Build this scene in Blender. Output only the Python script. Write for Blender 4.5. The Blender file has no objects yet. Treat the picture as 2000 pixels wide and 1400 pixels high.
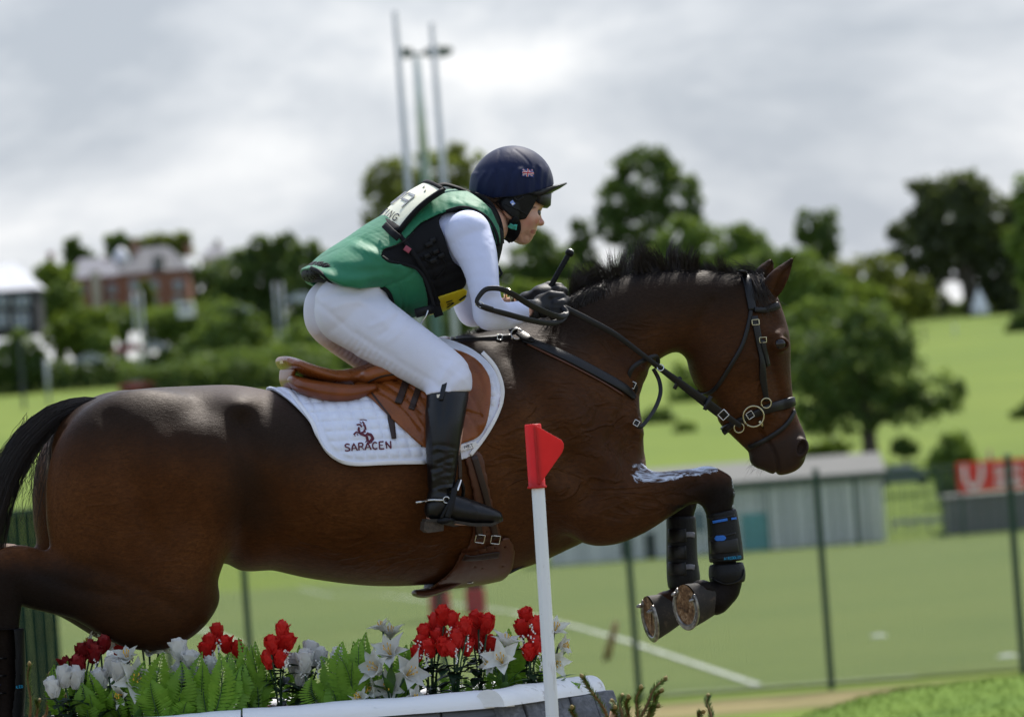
import bpy, bmesh, math, random
import numpy as np
from mathutils import Vector, Matrix
from mathutils.bvhtree import BVHTree

# ------------------------------------------------------------------ camera, sky, sun, exposure
SC = bpy.context.scene
ROLL = math.radians(4.3)
FPX = 200.0 / 36.0 * 2000.0          # focal length in photograph pixels
CAMZ = 2.0
cam_d = bpy.data.cameras.new('camera')
cam_d.lens = 200.0; cam_d.sensor_width = 36.0
cam_d.clip_start = 0.5; cam_d.clip_end = 20000.0
cam_d.dof.use_dof = True; cam_d.dof.focus_distance = 15.75; cam_d.dof.aperture_fstop = 5.9
cam = bpy.data.objects.new('camera', cam_d); SC.collection.objects.link(cam)
_c, _s = math.cos(ROLL), math.sin(ROLL)
cam.matrix_world = Matrix(((_c, _s, 0, 0), (0, 0, -1, 0), (-_s, _c, 0, CAMZ), (0, 0, 0, 1)))
SC.camera = cam

SUN_EL, SUN_AZ = math.radians(54), math.radians(24)     # azimuth from +Y (behind the horse) towards +X
sun_d = bpy.data.lights.new('sun', 'SUN'); sun_d.energy = 3.0; sun_d.angle = math.radians(4); sun_d.color = (1.0, 0.95, 0.87)
sun = bpy.data.objects.new('sun', sun_d); SC.collection.objects.link(sun)
_sd = Vector((math.sin(SUN_AZ) * math.cos(SUN_EL), math.cos(SUN_AZ) * math.cos(SUN_EL), math.sin(SUN_EL)))
sun.rotation_euler = _sd.to_track_quat('Z', 'Y').to_euler(); sun.location = _sd * 60

W = bpy.data.worlds.new('World'); SC.world = W; W.use_nodes = True
_n, _l = W.node_tree.nodes, W.node_tree.links
_n.clear()
w_out = _n.new('ShaderNodeOutputWorld'); w_bg = _n.new('ShaderNodeBackground')
w_sky = _n.new('ShaderNodeTexSky'); w_sky.sky_type = 'NISHITA'; w_sky.sun_disc = False
w_sky.sun_elevation = SUN_EL; w_sky.sun_rotation = SUN_AZ
w_tc = _n.new('ShaderNodeTexCoord')
def _wn(kind, **kw):
    nd = _n.new(kind)
    for k, v in kw.items(): setattr(nd, k, v)
    return nd
w_map = _wn('ShaderNodeMapping'); w_map.inputs['Scale'].default_value = (1.0, 1.0, 2.3); w_map.inputs['Location'].default_value = (3.1, 0.55, 1.13)
_l.new(w_tc.outputs['Generated'], w_map.inputs['Vector'])
w_n1 = _wn('ShaderNodeTexNoise'); w_n1.inputs['Scale'].default_value = 11.0; w_n1.inputs['Detail'].default_value = 9.0; w_n1.inputs['Roughness'].default_value = 0.56; w_n1.inputs['Distortion'].default_value = 0.25
_l.new(w_map.outputs[0], w_n1.inputs['Vector'])
w_cr = _wn('ShaderNodeValToRGB')
w_cr.color_ramp.elements[0].position = 0.42; w_cr.color_ramp.elements[0].color = (0.240, 0.264, 0.302, 1)
w_cr.color_ramp.elements[1].position = 0.63; w_cr.color_ramp.elements[1].color = (0.485, 0.49, 0.50, 1)
_e = w_cr.color_ramp.elements.new(0.53); _e.color = (0.345, 0.363, 0.392, 1)
_l.new(w_n1.outputs['Fac'], w_cr.inputs['Fac'])
w_sc = _wn('ShaderNodeVectorMath', operation='SCALE'); w_sc.inputs['Scale'].default_value = 0.15
_l.new(w_sky.outputs[0], w_sc.inputs[0])
w_mix = _wn('ShaderNodeMix', data_type='RGBA'); w_mix.inputs['Factor'].default_value = 0.95
# broken cloud: blue gaps overhead, closing up into one grey layer low down as clouds do in perspective
w_xyz = _wn('ShaderNodeSeparateXYZ'); _l.new(w_tc.outputs['Generated'], w_xyz.inputs[0])
w_el = _wn('ShaderNodeMapRange', interpolation_type='SMOOTHSTEP'); w_el.inputs['From Min'].default_value = 0.10; w_el.inputs['From Max'].default_value = 0.45; _l.new(w_xyz.outputs['Z'], w_el.inputs['Value'])
w_n2 = _wn('ShaderNodeTexNoise'); w_n2.inputs['Scale'].default_value = 3.2; w_n2.inputs['Detail'].default_value = 6.0; _l.new(w_tc.outputs['Generated'], w_n2.inputs['Vector'])
w_gap = _wn('ShaderNodeMapRange', interpolation_type='SMOOTHSTEP'); w_gap.inputs['From Min'].default_value = 0.40; w_gap.inputs['From Max'].default_value = 0.56; _l.new(w_n2.outputs['Fac'], w_gap.inputs['Value'])
w_m = _wn('ShaderNodeMath', operation='MULTIPLY'); _l.new(w_el.outputs[0], w_m.inputs[0]); _l.new(w_gap.outputs[0], w_m.inputs[1])
w_f = _wn('ShaderNodeMath', operation='MULTIPLY_ADD'); _l.new(w_m.outputs[0], w_f.inputs[0]); w_f.inputs[1].default_value = -0.85; w_f.inputs[2].default_value = 0.97
_l.new(w_f.outputs[0], w_mix.inputs['Factor'])
_l.new(w_sc.outputs[0], w_mix.inputs['A']); _l.new(w_cr.outputs[0], w_mix.inputs['B'])
_l.new(w_mix.outputs['Result'], w_bg.inputs['Color']); w_bg.inputs['Strength'].default_value = 1.0
_l.new(w_bg.outputs[0], w_out.inputs['Surface'])

SC.view_settings.view_transform = 'Standard'; SC.view_settings.look = 'None'
SC.view_settings.exposure = 1.04; SC.view_settings.gamma = 1.0
SC.view_settings.use_curve_mapping = False
SC.cycles.use_denoising = True
SC.cycles.max_bounces = 8

COL = SC.collection
rng = np.random.default_rng(7)
random.seed(7)

# ------------------------------------------------------------------ frames
YAW = math.radians(12.0); CY, SY = math.cos(YAW), math.sin(YAW)
Y0 = 16.0
def uv(x, y):
    dx, dy = x - 1000.0, y - 700.0
    return dx * _c - dy * _s, dy * _c + dx * _s
def P(x, y, Y):
    """point of the place seen at photograph pixel x, y, at depth Y from the camera"""
    u, v = uv(x, y)
    return Vector((u * Y / FPX, Y, CAMZ - v * Y / FPX))
def H(x, y, l=0.0):
    """same, in the horse's own frame: along, lateral (far side positive), up"""
    u, v = uv(x, y); k = u / FPX
    a = (k * (Y0 + l * CY) + l * SY) / (CY - k * SY)
    Yd = Y0 + a * SY + l * CY
    return (a, l, CAMZ - v * Yd / FPX)
def hw(a, l, z):
    return Vector((a * CY - l * SY, Y0 + a * SY + l * CY, z))
def HW(x, y, l=0.0):
    return hw(*H(x, y, l))
PXM = Y0 / FPX                          # metres per photograph pixel at the horse
def px_of(p):
    u = p[0] / p[1] * FPX; v = (CAMZ - p[2]) / p[1] * FPX
    return 1000 + u * _c + v * _s, 700 + v * _c - u * _s

# ------------------------------------------------------------------ objects
INV = {}
def tag(o, label=None, cat=None, group=None, kind=None):
    if label: o['label'] = label
    if cat: o['category'] = cat
    if group: o['group'] = group
    if kind: o['kind'] = kind
    return o
def empty(name, loc, rz=0.0, label=None, cat=None, group=None):
    o = bpy.data.objects.new(name, None); COL.objects.link(o)
    o.location = loc; o.rotation_euler = (0, 0, rz); o.empty_display_size = 0.1
    INV[o.name] = (Matrix.Translation(Vector(loc)) @ Matrix.Rotation(rz, 4, 'Z')).inverted()
    return tag(o, label, cat, group)
def inv_of(parent):
    return INV.get(parent.name, Matrix.Identity(4))
def mesh_np(name, V, F):
    """V (n,3) array; F (m,3|4) array or list of lists"""
    me = bpy.data.meshes.new(name)
    if isinstance(F, np.ndarray):
        k = F.shape[1]; m = len(F)
        me.vertices.add(len(V)); me.vertices.foreach_set('co', np.ascontiguousarray(V, np.float32).ravel())
        me.loops.add(m * k); me.loops.foreach_set('vertex_index', np.ascontiguousarray(F, np.int32).ravel())
        me.polygons.add(m); me.polygons.foreach_set('loop_start', np.arange(0, m * k, k, dtype=np.int32))
        me.polygons.foreach_set('loop_total', np.full(m, k, np.int32))
        me.update(calc_edges=True); me.validate()
    else:
        me.from_pydata([tuple(v) for v in V], [], F); me.update()
    return me
def obj(name, V, F, mat, parent=None, smooth=True, kind=None, label=None):
    """mesh object from world-space vertices; stored in its parent's space"""
    V = np.asarray(V, np.float64).reshape(-1, 3)
    if parent is not None:
        M = np.array(inv_of(parent)); V = V @ M[:3, :3].T + M[:3, 3]
    me = mesh_np(name, V, F)
    o = bpy.data.objects.new(name, me); COL.objects.link(o)
    if parent is not None:
        o.parent = parent; INV[o.name] = inv_of(parent)
    for mm in (mat if isinstance(mat, (list, tuple)) else [mat]):
        if mm is not None: me.materials.append(mm)
    if smooth: me.polygons.foreach_set('use_smooth', np.ones(len(me.polygons), bool))
    if kind: o['kind'] = kind
    if label: o['label'] = label
    return o
class MB:
    """collects pieces of ONE part"""
    def __init__(s): s.V = []; s.F = []; s.n = 0
    def add(s, V, F):
        V = [tuple(v) for v in V]; b = s.n
        s.V += V; s.F += [[i + b for i in f] for f in F]; s.n += len(V); return s
    def box(s, c, d, R=None):
        x, y, z = d[0] / 2, d[1] / 2, d[2] / 2; c = Vector(c)
        vs = [Vector((sx * x, sy * y, sz * z)) for sz in (-1, 1) for sy in (-1, 1) for sx in (-1, 1)]
        if R is not None: vs = [R @ v for v in vs]
        return s.add([v + c for v in vs], [[0, 2, 3, 1], [4, 5, 7, 6], [0, 1, 5, 4], [2, 6, 7, 3], [0, 4, 6, 2], [1, 3, 7, 5]])
    def tube(s, pts, radii, n=8, up=None, flat=1.0, cap=True):
        pts = [Vector(p) for p in pts]; m = len(pts)
        if not hasattr(radii, '__len__'): radii = [radii] * m
        rings = []; ref = Vector(up) if up is not None else None
        for i, p in enumerate(pts):
            t = (pts[min(i + 1, m - 1)] - pts[max(i - 1, 0)])
            if t.length < 1e-9: t = Vector((0, 0, 1))
            t.normalize()
            if ref is None:
                ref = Vector((0, 0, 1)) if abs(t.z) < 0.9 else Vector((1, 0, 0))
            a = ref - t * ref.dot(t)
            if a.length < 1e-6: a = t.orthogonal()
            a.normalize(); b = t.cross(a); ref = a if up is None else Vector(up)
            r = radii[i]
            rings.append([p + a * (math.cos(2 * math.pi * k / n) * r) + b * (math.sin(2 * math.pi * k / n) * r * flat) for k in range(n)])
        V = [v for r in rings for v in r]; F = []
        for i in range(m - 1):
            for k in range(n):
                F.append([i * n + k, i * n + (k + 1) % n, (i + 1) * n + (k + 1) % n, (i + 1) * n + k])
        if cap: F.append(list(range(n - 1, -1, -1))); F.append([(m - 1) * n + k for k in range(n)])
        return s.add(V, F)
    def ribbon(s, pts, nrm, width, thick):
        """flat strap through pts; nrm = outward normal at each point"""
        pts = [Vector(p) for p in pts]; m = len(pts)
        if not hasattr(width, '__len__'): width = [width] * m
        rings = []
        for i, p in enumerate(pts):
            t = (pts[min(i + 1, m - 1)] - pts[max(i - 1, 0)]).normalized()
            nn = Vector(nrm[i]); nn = (nn - t * nn.dot(t)).normalized(); b = t.cross(nn)
            w = width[i] / 2; h = thick / 2
            rings.append([p + b * w - nn * h, p + b * w + nn * h * .5, p + b * w * .8 + nn * h, p - b * w * .8 + nn * h, p - b * w + nn * h * .5, p - b * w - nn * h])
        n = 6; V = [v for r in rings for v in r]; F = []
        for i in range(m - 1):
            for k in range(n):
                F.append([i * n + k, (i + 1) * n + k, (i + 1) * n + (k + 1) % n, i * n + (k + 1) % n])
        F.append(list(range(n))); F.append([(m - 1) * n + k for k in range(n - 1, -1, -1)])
        return s.add(V, F)
    def lathe(s, prof, c=(0, 0, 0), n=16, R=None):
        """prof: (radius, height) list about local z"""
        c = Vector(c); V = []; F = []
        for r, h in prof:
            for k in range(n):
                v = Vector((math.cos(2 * math.pi * k / n) * r, math.sin(2 * math.pi * k / n) * r, h))
                V.append((R @ v if R is not None else v) + c)
        for i in range(len(prof) - 1):
            for k in range(n):
                F.append([i * n + k, i * n + (k + 1) % n, (i + 1) * n + (k + 1) % n, (i + 1) * n + k])
        F.append(list(range(n - 1, -1, -1))); F.append([(len(prof) - 1) * n + k for k in range(n)])
        return s.add(V, F)
    def prism(s, poly, d0, d1, to):
        """poly of 2-D points, extruded between d0 and d1; to(x, y, d) gives the 3-D point"""
        n = len(poly)
        V = [to(x, y, d0) for x, y in poly] + [to(x, y, d1) for x, y in poly]
        F = [list(range(n)), list(range(2 * n - 1, n - 1, -1))]
        for k in range(n): F.append([k, k + n, (k + 1) % n + n, (k + 1) % n])
        return s.add(V, F)
    def build(s, name, mat, parent=None, smooth=False, **kw):
        return obj(name, s.V, s.F, mat, parent, smooth, **kw)
def bevel(o, w=0.003, seg=2):
    m = o.modifiers.new('bevel', 'BEVEL'); m.width = w; m.segments = seg; m.limit_method = 'ANGLE'; return o
def crs(pts, n):
    """Catmull-Rom through tuples of any length, n samples per span"""
    A = np.asarray(pts, float); m = len(A); out = []
    for i in range(m - 1):
        p0, p1, p2, p3 = A[max(i - 1, 0)], A[i], A[i + 1], A[min(i + 2, m - 1)]
        for k in range(n):
            t = k / n
            out.append(0.5 * ((2 * p1) + (p2 - p0) * t + (2 * p0 - 5 * p1 + 4 * p2 - p3) * t * t + (3 * p1 - p0 - 3 * p2 + p3) * t ** 3))
    out.append(A[-1]); return np.array(out)

# ------------------------------------------------------------------ materials
MATS = {}
class NT:
    def __init__(s, name):
        s.m = bpy.data.materials.new(name); s.m.use_nodes = True
        s.n, s.l = s.m.node_tree.nodes, s.m.node_tree.links
        s.b = s.n['Principled BSDF']; s.out = s.n['Material Output']
        s.tc = s.n.new('ShaderNodeTexCoord')
    def node(s, kind, ins=None, **kw):
        nd = s.n.new(kind)
        for k, v in kw.items(): setattr(nd, k, v)
        for k, v in (ins or {}).items():
            if hasattr(v, 'links') or isinstance(v, bpy.types.NodeSocket): s.l.new(v, nd.inputs[k])
            else: nd.inputs[k].default_value = v
        return nd
    def set(s, **kw):
        for k, v in kw.items():
            i = s.b.inputs[k.replace('_', ' ')]
            if isinstance(v, bpy.types.NodeSocket): s.l.new(v, i)
            else: i.default_value = v
        return s
    def noise(s, scale, detail=4, rough=0.55, vec=None, stretch=None, dist=0.0):
        v = vec or s.tc.outputs['Object']
        if stretch: v = s.node('ShaderNodeMapping', {'Vector': v, 'Scale': stretch}).outputs[0]
        return s.node('ShaderNodeTexNoise', {'Vector': v, 'Scale': scale, 'Detail': detail, 'Roughness': rough, 'Distortion': dist}).outputs['Fac']
    def ramp(s, fac, stops):
        r = s.node('ShaderNodeValToRGB', {'Fac': fac}); e = r.color_ramp.elements
        while len(e) < len(stops): e.new(0.5)
        for el, (p, c) in zip(e, stops): el.position = p; el.color = (*c, 1) if len(c) == 3 else c
        return r.outputs[0]
    def mix(s, f, a, b, blend='MIX'):
        nd = s.node('ShaderNodeMix', data_type='RGBA', blend_type=blend)
        for k, v in (('Factor', f), ('A', a), ('B', b)):
            sock = [i for i in nd.inputs if i.name == k and (i.type == 'RGBA' or (k == 'Factor' and i.type == 'VALUE'))][0]
            if isinstance(v, bpy.types.NodeSocket): s.l.new(v, sock)
            else: sock.default_value = (*v, 1) if hasattr(v, '__len__') and len(v) == 3 else v
        return [o for o in nd.outputs if o.type == 'RGBA'][0]
    def math(s, op, a, b=0.0, clamp=False):
        nd = s.node('ShaderNodeMath', operation=op, use_clamp=clamp)
        for i, v in enumerate((a, b)):
            if isinstance(v, bpy.types.NodeSocket): s.l.new(v, nd.inputs[i])
            else: nd.inputs[i].default_value = v
        return nd.outputs[0]
    def bump(s, h, strength=0.3, dist=0.01, normal=None):
        ins = {'Height': h, 'Strength': strength, 'Distance': dist}
        if normal is not None: ins['Normal'] = normal
        nd = s.node('ShaderNodeBump', ins); s.l.new(nd.outputs[0], s.b.inputs['Normal']); return nd.outputs[0]
    def attr(s, name):
        return s.node('ShaderNodeAttribute', attribute_name=name).outputs['Fac']
def mat(name, col, rough=0.6, var=0.12, scale=30.0, bump=0.15, bscale=None, bdist=0.004, metal=0.0, **kw):
    """plain procedural surface: colour with mottling and fine relief"""
    if name in MATS: return MATS[name]
    t = NT(name); f = t.noise(scale)
    lo = tuple(max(0, c * (1 - var)) for c in col); hi = tuple(min(1, c * (1 + var)) for c in col)
    t.set(Base_Color=t.ramp(f, [(0.3, lo), (0.7, hi)]), Roughness=rough, Metallic=metal)
    if bump: t.bump(t.noise(bscale or scale * 4, 3), bump, bdist)
    for k, v in kw.items(): t.set(**{k: v})
    MATS[name] = t.m; return t.m

# ------------------------------------------------------------------ implicit surfaces
f32 = np.float32
class Grid:
    def __init__(s, lo, hi, res):
        s.lo = np.array(lo, float); s.res = res
        s.n = [int(math.ceil((hi[i] - lo[i]) / res)) + 1 for i in range(3)]
        ax = [(lo[i] + res * np.arange(s.n[i])).astype(f32) for i in range(3)]
        s.A = ax[0][:, None, None]; s.L = ax[1][None, :, None]; s.Z = ax[2][None, None, :]
        s.A2 = ax[0][:, None]; s.Z2 = ax[2][None, :]
def gbox(points, pad, res):
    Q = np.array(points, float); return Grid(Q.min(0) - pad, Q.max(0) + pad, res)
def smin(a, b, k):
    h = np.clip(0.5 + 0.5 * (b - a) / k, 0, 1); return b * (1 - h) + a * h - k * h * (1 - h)
def smax(a, b, k): return -smin(-a, -b, k)
def chain(g, nodes, sub=6, egg=0.0, lcut=None):
    """generalised cylinder; nodes (a, l, z, half-height in the a-z plane, half-width across)"""
    N = crs(nodes, sub).astype(f32)
    q = np.full((g.A2.shape[0], g.Z2.shape[1]), 1e9, f32); S = np.zeros_like(q); hh = np.ones_like(q); ww = np.ones_like(q); ll = np.zeros_like(q)
    for i in range(len(N) - 1):
        a0, l0, z0, h0, w0 = N[i]; a1, l1, z1, h1, w1 = N[i + 1]
        da, dz = a1 - a0, z1 - z0; L2 = da * da + dz * dz + 1e-12
        t = np.clip(((g.A2 - a0) * da + (g.Z2 - z0) * dz) / L2, 0, 1)
        pa = g.A2 - (a0 + t * da); pz = g.Z2 - (z0 + t * dz)
        d = np.sqrt(pa * pa + pz * pz); h = h0 + t * (h1 - h0)
        r = d / h; m = r < q
        q = np.where(m, r, q); hh = np.where(m, h, hh); ww = np.where(m, w0 + t * (w1 - w0), ww); ll = np.where(m, l0 + t * (l1 - l0), ll)
        if egg: S = np.where(m, np.sign(da * pz - dz * pa) * r, S)
    if egg: ww = ww * (1 - egg * np.clip(S, -1, 1))
    q3 = q[:, None, :]; w3 = ww[:, None, :]; h3 = hh[:, None, :]
    y = (g.L - ll[:, None, :]) / w3
    k0 = np.sqrt(q3 * q3 + y * y + 1e-9)
    k1 = np.sqrt((q3 / h3) ** 2 + (y / w3) ** 2 + 1e-9)
    return (k0 * (k0 - 1) / k1).astype(f32)
def ell(g, c, r, ang=0.0):
    ca, sa = math.cos(ang), math.sin(ang)
    da = g.A - c[0]; dz = g.Z - c[2]; dl = g.L - c[1]
    x = (da * ca + dz * sa) / r[0]; z = (-da * sa + dz * ca) / r[2]; y = dl / r[1]
    k0 = np.sqrt(x * x + y * y + z * z + 1e-9)
    k1 = np.sqrt((x / r[0]) ** 2 + (y / r[1]) ** 2 + (z / r[2]) ** 2 + 1e-9)
    return (k0 * (k0 - 1) / k1).astype(f32)
def cap3(g, p, q, r0, r1):
    """tapered capsule in 3-D"""
    p = np.array(p, f32); q = np.array(q, f32); d = q - p; L2 = float(d @ d) + 1e-12
    t = np.clip(((g.A - p[0]) * d[0] + (g.L - p[1]) * d[1] + (g.Z - p[2]) * d[2]) / L2, 0, 1)
    return (np.sqrt((g.A - p[0] - t * d[0]) ** 2 + (g.L - p[1] - t * d[1]) ** 2 + (g.Z - p[2] - t * d[2]) ** 2) - (r0 + t * (r1 - r0))).astype(f32)
def poly2(g, pts):
    """signed distance to a polygon in the a-z plane, broadcast across"""
    Q = np.array(pts, f32); n = len(Q)
    d = np.full((g.A2.shape[0], g.Z2.shape[1]), 1e9, f32); ins = np.zeros(d.shape, bool)
    for i in range(n):
        ax, az = Q[i]; bx, bz = Q[(i + 1) % n]; ex, ez = bx - ax, bz - az
        t = np.clip(((g.A2 - ax) * ex + (g.Z2 - az) * ez) / (ex * ex + ez * ez + 1e-12), 0, 1)
        d = np.minimum(d, (g.A2 - ax - t * ex) ** 2 + (g.Z2 - az - t * ez) ** 2)
        if abs(ez) > 1e-9:
            c = ((az > g.Z2) != (bz > g.Z2)) & (g.A2 < ex * (g.Z2 - az) / ez + ax)
            ins ^= c
    d = np.sqrt(d); return np.where(ins, -d, d)[:, None, :].astype(f32)
def line2(g, pts, sub=5):
    """distance to a smooth polyline in the a-z plane"""
    Q = crs(pts, sub).astype(f32); d = np.full((g.A2.shape[0], g.Z2.shape[1]), 1e9, f32)
    for i in range(len(Q) - 1):
        ax, az = Q[i]; ex, ez = Q[i + 1] - Q[i]
        t = np.clip(((g.A2 - ax) * ex + (g.Z2 - az) * ez) / (ex * ex + ez * ez + 1e-12), 0, 1)
        d = np.minimum(d, (g.A2 - ax - t * ex) ** 2 + (g.Z2 - az - t * ez) ** 2)
    return np.sqrt(d)[:, None, :]
def nets(g, f, smooth=1):
    """naive surface nets; returns vertices in the grid's frame and quads"""
    f = np.ascontiguousarray(f, f32); s = f < 0
    nx, ny, nz = f.shape
    cnt = np.zeros((nx - 1, ny - 1, nz - 1), np.int8)
    for i in (0, 1):
        for j in (0, 1):
            for k in (0, 1): cnt += s[i:nx - 1 + i, j:ny - 1 + j, k:nz - 1 + k]
    act = (cnt > 0) & (cnt < 8); C = np.argwhere(act)
    idx = np.full(act.shape, -1, np.int64); idx[act] = np.arange(len(C))
    acc = np.zeros((len(C), 3)); num = np.zeros(len(C))
    cor = [(i, j, k) for i in (0, 1) for j in (0, 1) for k in (0, 1)]
    val = {c: f[C[:, 0] + c[0], C[:, 1] + c[1], C[:, 2] + c[2]].astype(float) for c in cor}
    for c in cor:
        for ax in range(3):
            if c[ax] == 0:
                d = list(c); d[ax] = 1; d = tuple(d)
                v0, v1 = val[c], val[d]; m = (v0 < 0) != (v1 < 0)
                t = np.where(m, v0 / np.where(m, v0 - v1, 1), 0)
                p = np.tile(np.array(c, float), (len(C), 1)); p[:, ax] = t
                acc += p * m[:, None]; num += m
    V = C + acc / num[:, None]
    quads = []
    for ax in range(3):
        o1, o2 = [(1, 2), (2, 0), (0, 1)][ax]
        sl0 = [slice(None)] * 3; sl1 = [slice(None)] * 3
        sl0[ax] = slice(0, -1); sl1[ax] = slice(1, None)
        a, b = s[tuple(sl0)], s[tuple(sl1)]
        E = np.argwhere(a != b); inn = a[tuple(E.T)]
        ok = (E[:, o1] > 0) & (E[:, o2] > 0) & (E[:, o1] < f.shape[o1] - 1) & (E[:, o2] < f.shape[o2] - 1)
        E = E[ok]; inn = inn[ok]
        def cell(d1, d2):
            q = E.copy(); q[:, o1] -= d1; q[:, o2] -= d2; return idx[tuple(q.T)]
        q = np.stack([cell(1, 1), cell(0, 1), cell(0, 0), cell(1, 0)], 1)
        q[~inn] = q[~inn][:, ::-1]; quads.append(q)
    Fq = np.concatenate(quads); Fq = Fq[(Fq >= 0).all(1)]
    for _ in range(smooth):
        S = np.zeros_like(V); n = np.zeros(len(V))
        for i in range(4):
            a, b = Fq[:, i], Fq[:, (i + 1) % 4]
            np.add.at(S, a, V[b]); np.add.at(n, a, 1)
        V = V * 0.5 + 0.5 * S / np.maximum(n, 1)[:, None]
    return g.lo + V * g.res, Fq
def h2w(V):
    V = np.asarray(V); return np.stack([V[:, 0] * CY - V[:, 1] * SY, Y0 + V[:, 0] * SY + V[:, 1] * CY, V[:, 2]], 1)
def pxs(V):
    u = V[:, 0] / V[:, 1] * FPX; v = (CAMZ - V[:, 2]) / V[:, 1] * FPX
    return 1000 + u * _c + v * _s, 700 + v * _c - u * _s
def bvh(V, F):
    return BVHTree.FromPolygons([tuple(v) for v in V], [tuple(int(i) for i in q) for q in F])
CAMP = Vector((0, 0, CAMZ))
def cast(b, x, y):
    d = P(x, y, 16.0) - CAMP; d.normalize()
    r = b.ray_cast(CAMP, d)
    return (r[0], r[1]) if r[0] is not None else (None, None)
def poly_h(pts, l):
    """pixel polygon to (a, z) at lateral l; a smooth closed outline when given as corners"""
    return [(H(x, y, l)[0], H(x, y, l)[2]) for x, y in pts]
def smooth_loop(pts, n=5):
    A = np.asarray(pts, float); m = len(A); out = []
    for i in range(m):
        p0, p1, p2, p3 = A[(i - 1) % m], A[i], A[(i + 1) % m], A[(i + 2) % m]
        for k in range(n):
            t = k / n
            out.append(0.5 * ((2 * p1) + (p2 - p0) * t + (2 * p0 - 5 * p1 + 4 * p2 - p3) * t * t + (3 * p1 - p0 - 3 * p2 + p3) * t ** 3))
    return [tuple(p) for p in out]
# ------------------------------------------------------------------ the horse
def sec(p, q, l, w):
    A, B = H(*p, l), H(*q, l)
    return ((A[0] + B[0]) / 2, l, (A[2] + B[2]) / 2, math.hypot(A[0] - B[0], A[2] - B[2]) / 2, w)
def nod(x, y, r, l, w=None):
    """node at a pixel, radius r in photograph pixels"""
    A = H(x, y, l); h = r * PXM
    return (A[0], l, A[2], h, h if w is None else w)
def L2(*pts, l=-0.2):
    return [(H(x, y, l)[0], H(x, y, l)[2]) for x, y in pts]
def mirror(nodes): return [(a, -l, z, h, w) for a, l, z, h, w in nodes]

TRUNK = [sec((205, 778), (205, 1000), 0, .20), sec((260, 763), (260, 1080), 0, .262), sec((340, 755), (345, 1110), 0, .285), sec((440, 753), (455, 1118), 0, .285),
         sec((545, 767), (545, 1114), 0, .275), sec((650, 762), (640, 1133), 0, .29), sec((750, 738), (735, 1144), 0, .297), sec((850, 700), (830, 1140), 0, .285),
         sec((925, 655), (925, 1128), 0, .262), sec((1000, 650), (1010, 1100), 0, .242), sec((1075, 690), (1085, 1062), 0, .225), sec((1135, 730), (1140, 1005), 0, .205), sec((1165, 770), (1168, 955), 0, .17)]
QUART = [nod(280, 948, 184, -.14, .14), sec((90, 965), (465, 985), -.145, .137), sec((94, 1005), (463, 1035), -.145, .132),
         sec((112, 1045), (452, 1095), -.145, .125), sec((146, 1092), (436, 1150), -.145, .115), nod(322, 1150, 86, -.15, .095)]
GASK = [nod(320, 1135, 88, -.15, .10), sec((235, 1100), (235, 1231), -.15, .082), sec((150, 1088), (150, 1208), -.15, .066), sec((85, 1078), (85, 1192), -.15, .056),
        nod(28, 1118, 52, -.15, .05), nod(2, 1160, 45, -.15, .045), nod(0, 1215, 38, -.15, .036), nod(4, 1300, 30, -.15, .03), nod(6, 1375, 32, -.15, .033), nod(2, 1425, 40, -.15, .04), nod(-22, 1470, 34, -.15, .036), nod(-45, 1495, 38, -.15, .04)]
HOOFH = [nod(-45, 1495, 40, -.15, .045), nod(-75, 1530, 52, -.15, .058)]
FARM = [nod(1130, 955, 90, -.15, .075), sec((1175, 893), (1165, 1066), -.15, .085), sec((1228, 911), (1220, 1050), -.14, .078), sec((1288, 919), (1287, 1014), -.14, .062), sec((1340, 913), (1342, 985), -.14, .05),
        nod(1389, 949, 37, -.14, .049), nod(1403, 985, 30, -.14, .045), nod(1407, 1020, 24, -.14, .033), nod(1412, 1085, 21, -.14, .028), nod(1420, 1124, 27, -.14, .036), nod(1418, 1150, 25, -.14, .033)]
FPAS = [nod(1420, 1126, 30, -.14, .038), nod(1417, 1152, 27, -.145, .035), nod(1398, 1172, 29, -.155, .038)]
FFAR = [nod(1120, 955, 95, .13, .075), sec((1175, 915), (1160, 1060), .13, .08), nod(1250, 980, 46, .12, .06), nod(1310, 958, 35, .12, .05), nod(1333, 972, 30, .12, .045), nod(1331, 1010, 24, .12, .032), nod(1330, 1080, 21, .12, .028), nod(1335, 1125, 27, .12, .036), nod(1335, 1158, 25, .12, .032), nod(1318, 1186, 28, .115, .036)]
NECK = [sec((985, 655), (1165, 930), 0, .17), sec((1050, 620), (1222, 850), 0, .15), sec((1105, 585), (1243, 768), 0, .118), sec((1170, 553), (1270, 733), 0, .10), sec((1255, 532), (1305, 706), 0, .09), sec((1350, 526), (1345, 700), 0, .083), sec((1430, 533), (1395, 700), 0, .08), nod(1440, 600, 62, 0, .075)]
HEAD = [nod(1462, 588, 56, 0, .07), sec((1521, 590), (1395, 655), 0, .088), sec((1537, 640), (1352, 700), 0, .094), sec((1540, 690), (1345, 738), 0, .09), sec((1543, 735), (1374, 775), 0, .077), sec((1549, 785), (1415, 822), 0, .061),
        sec((1562, 828), (1449, 857), 0, .052), sec((1574, 858), (1466, 880), 0, .053), nod(1532, 882, 43, 0, .05)]

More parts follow.
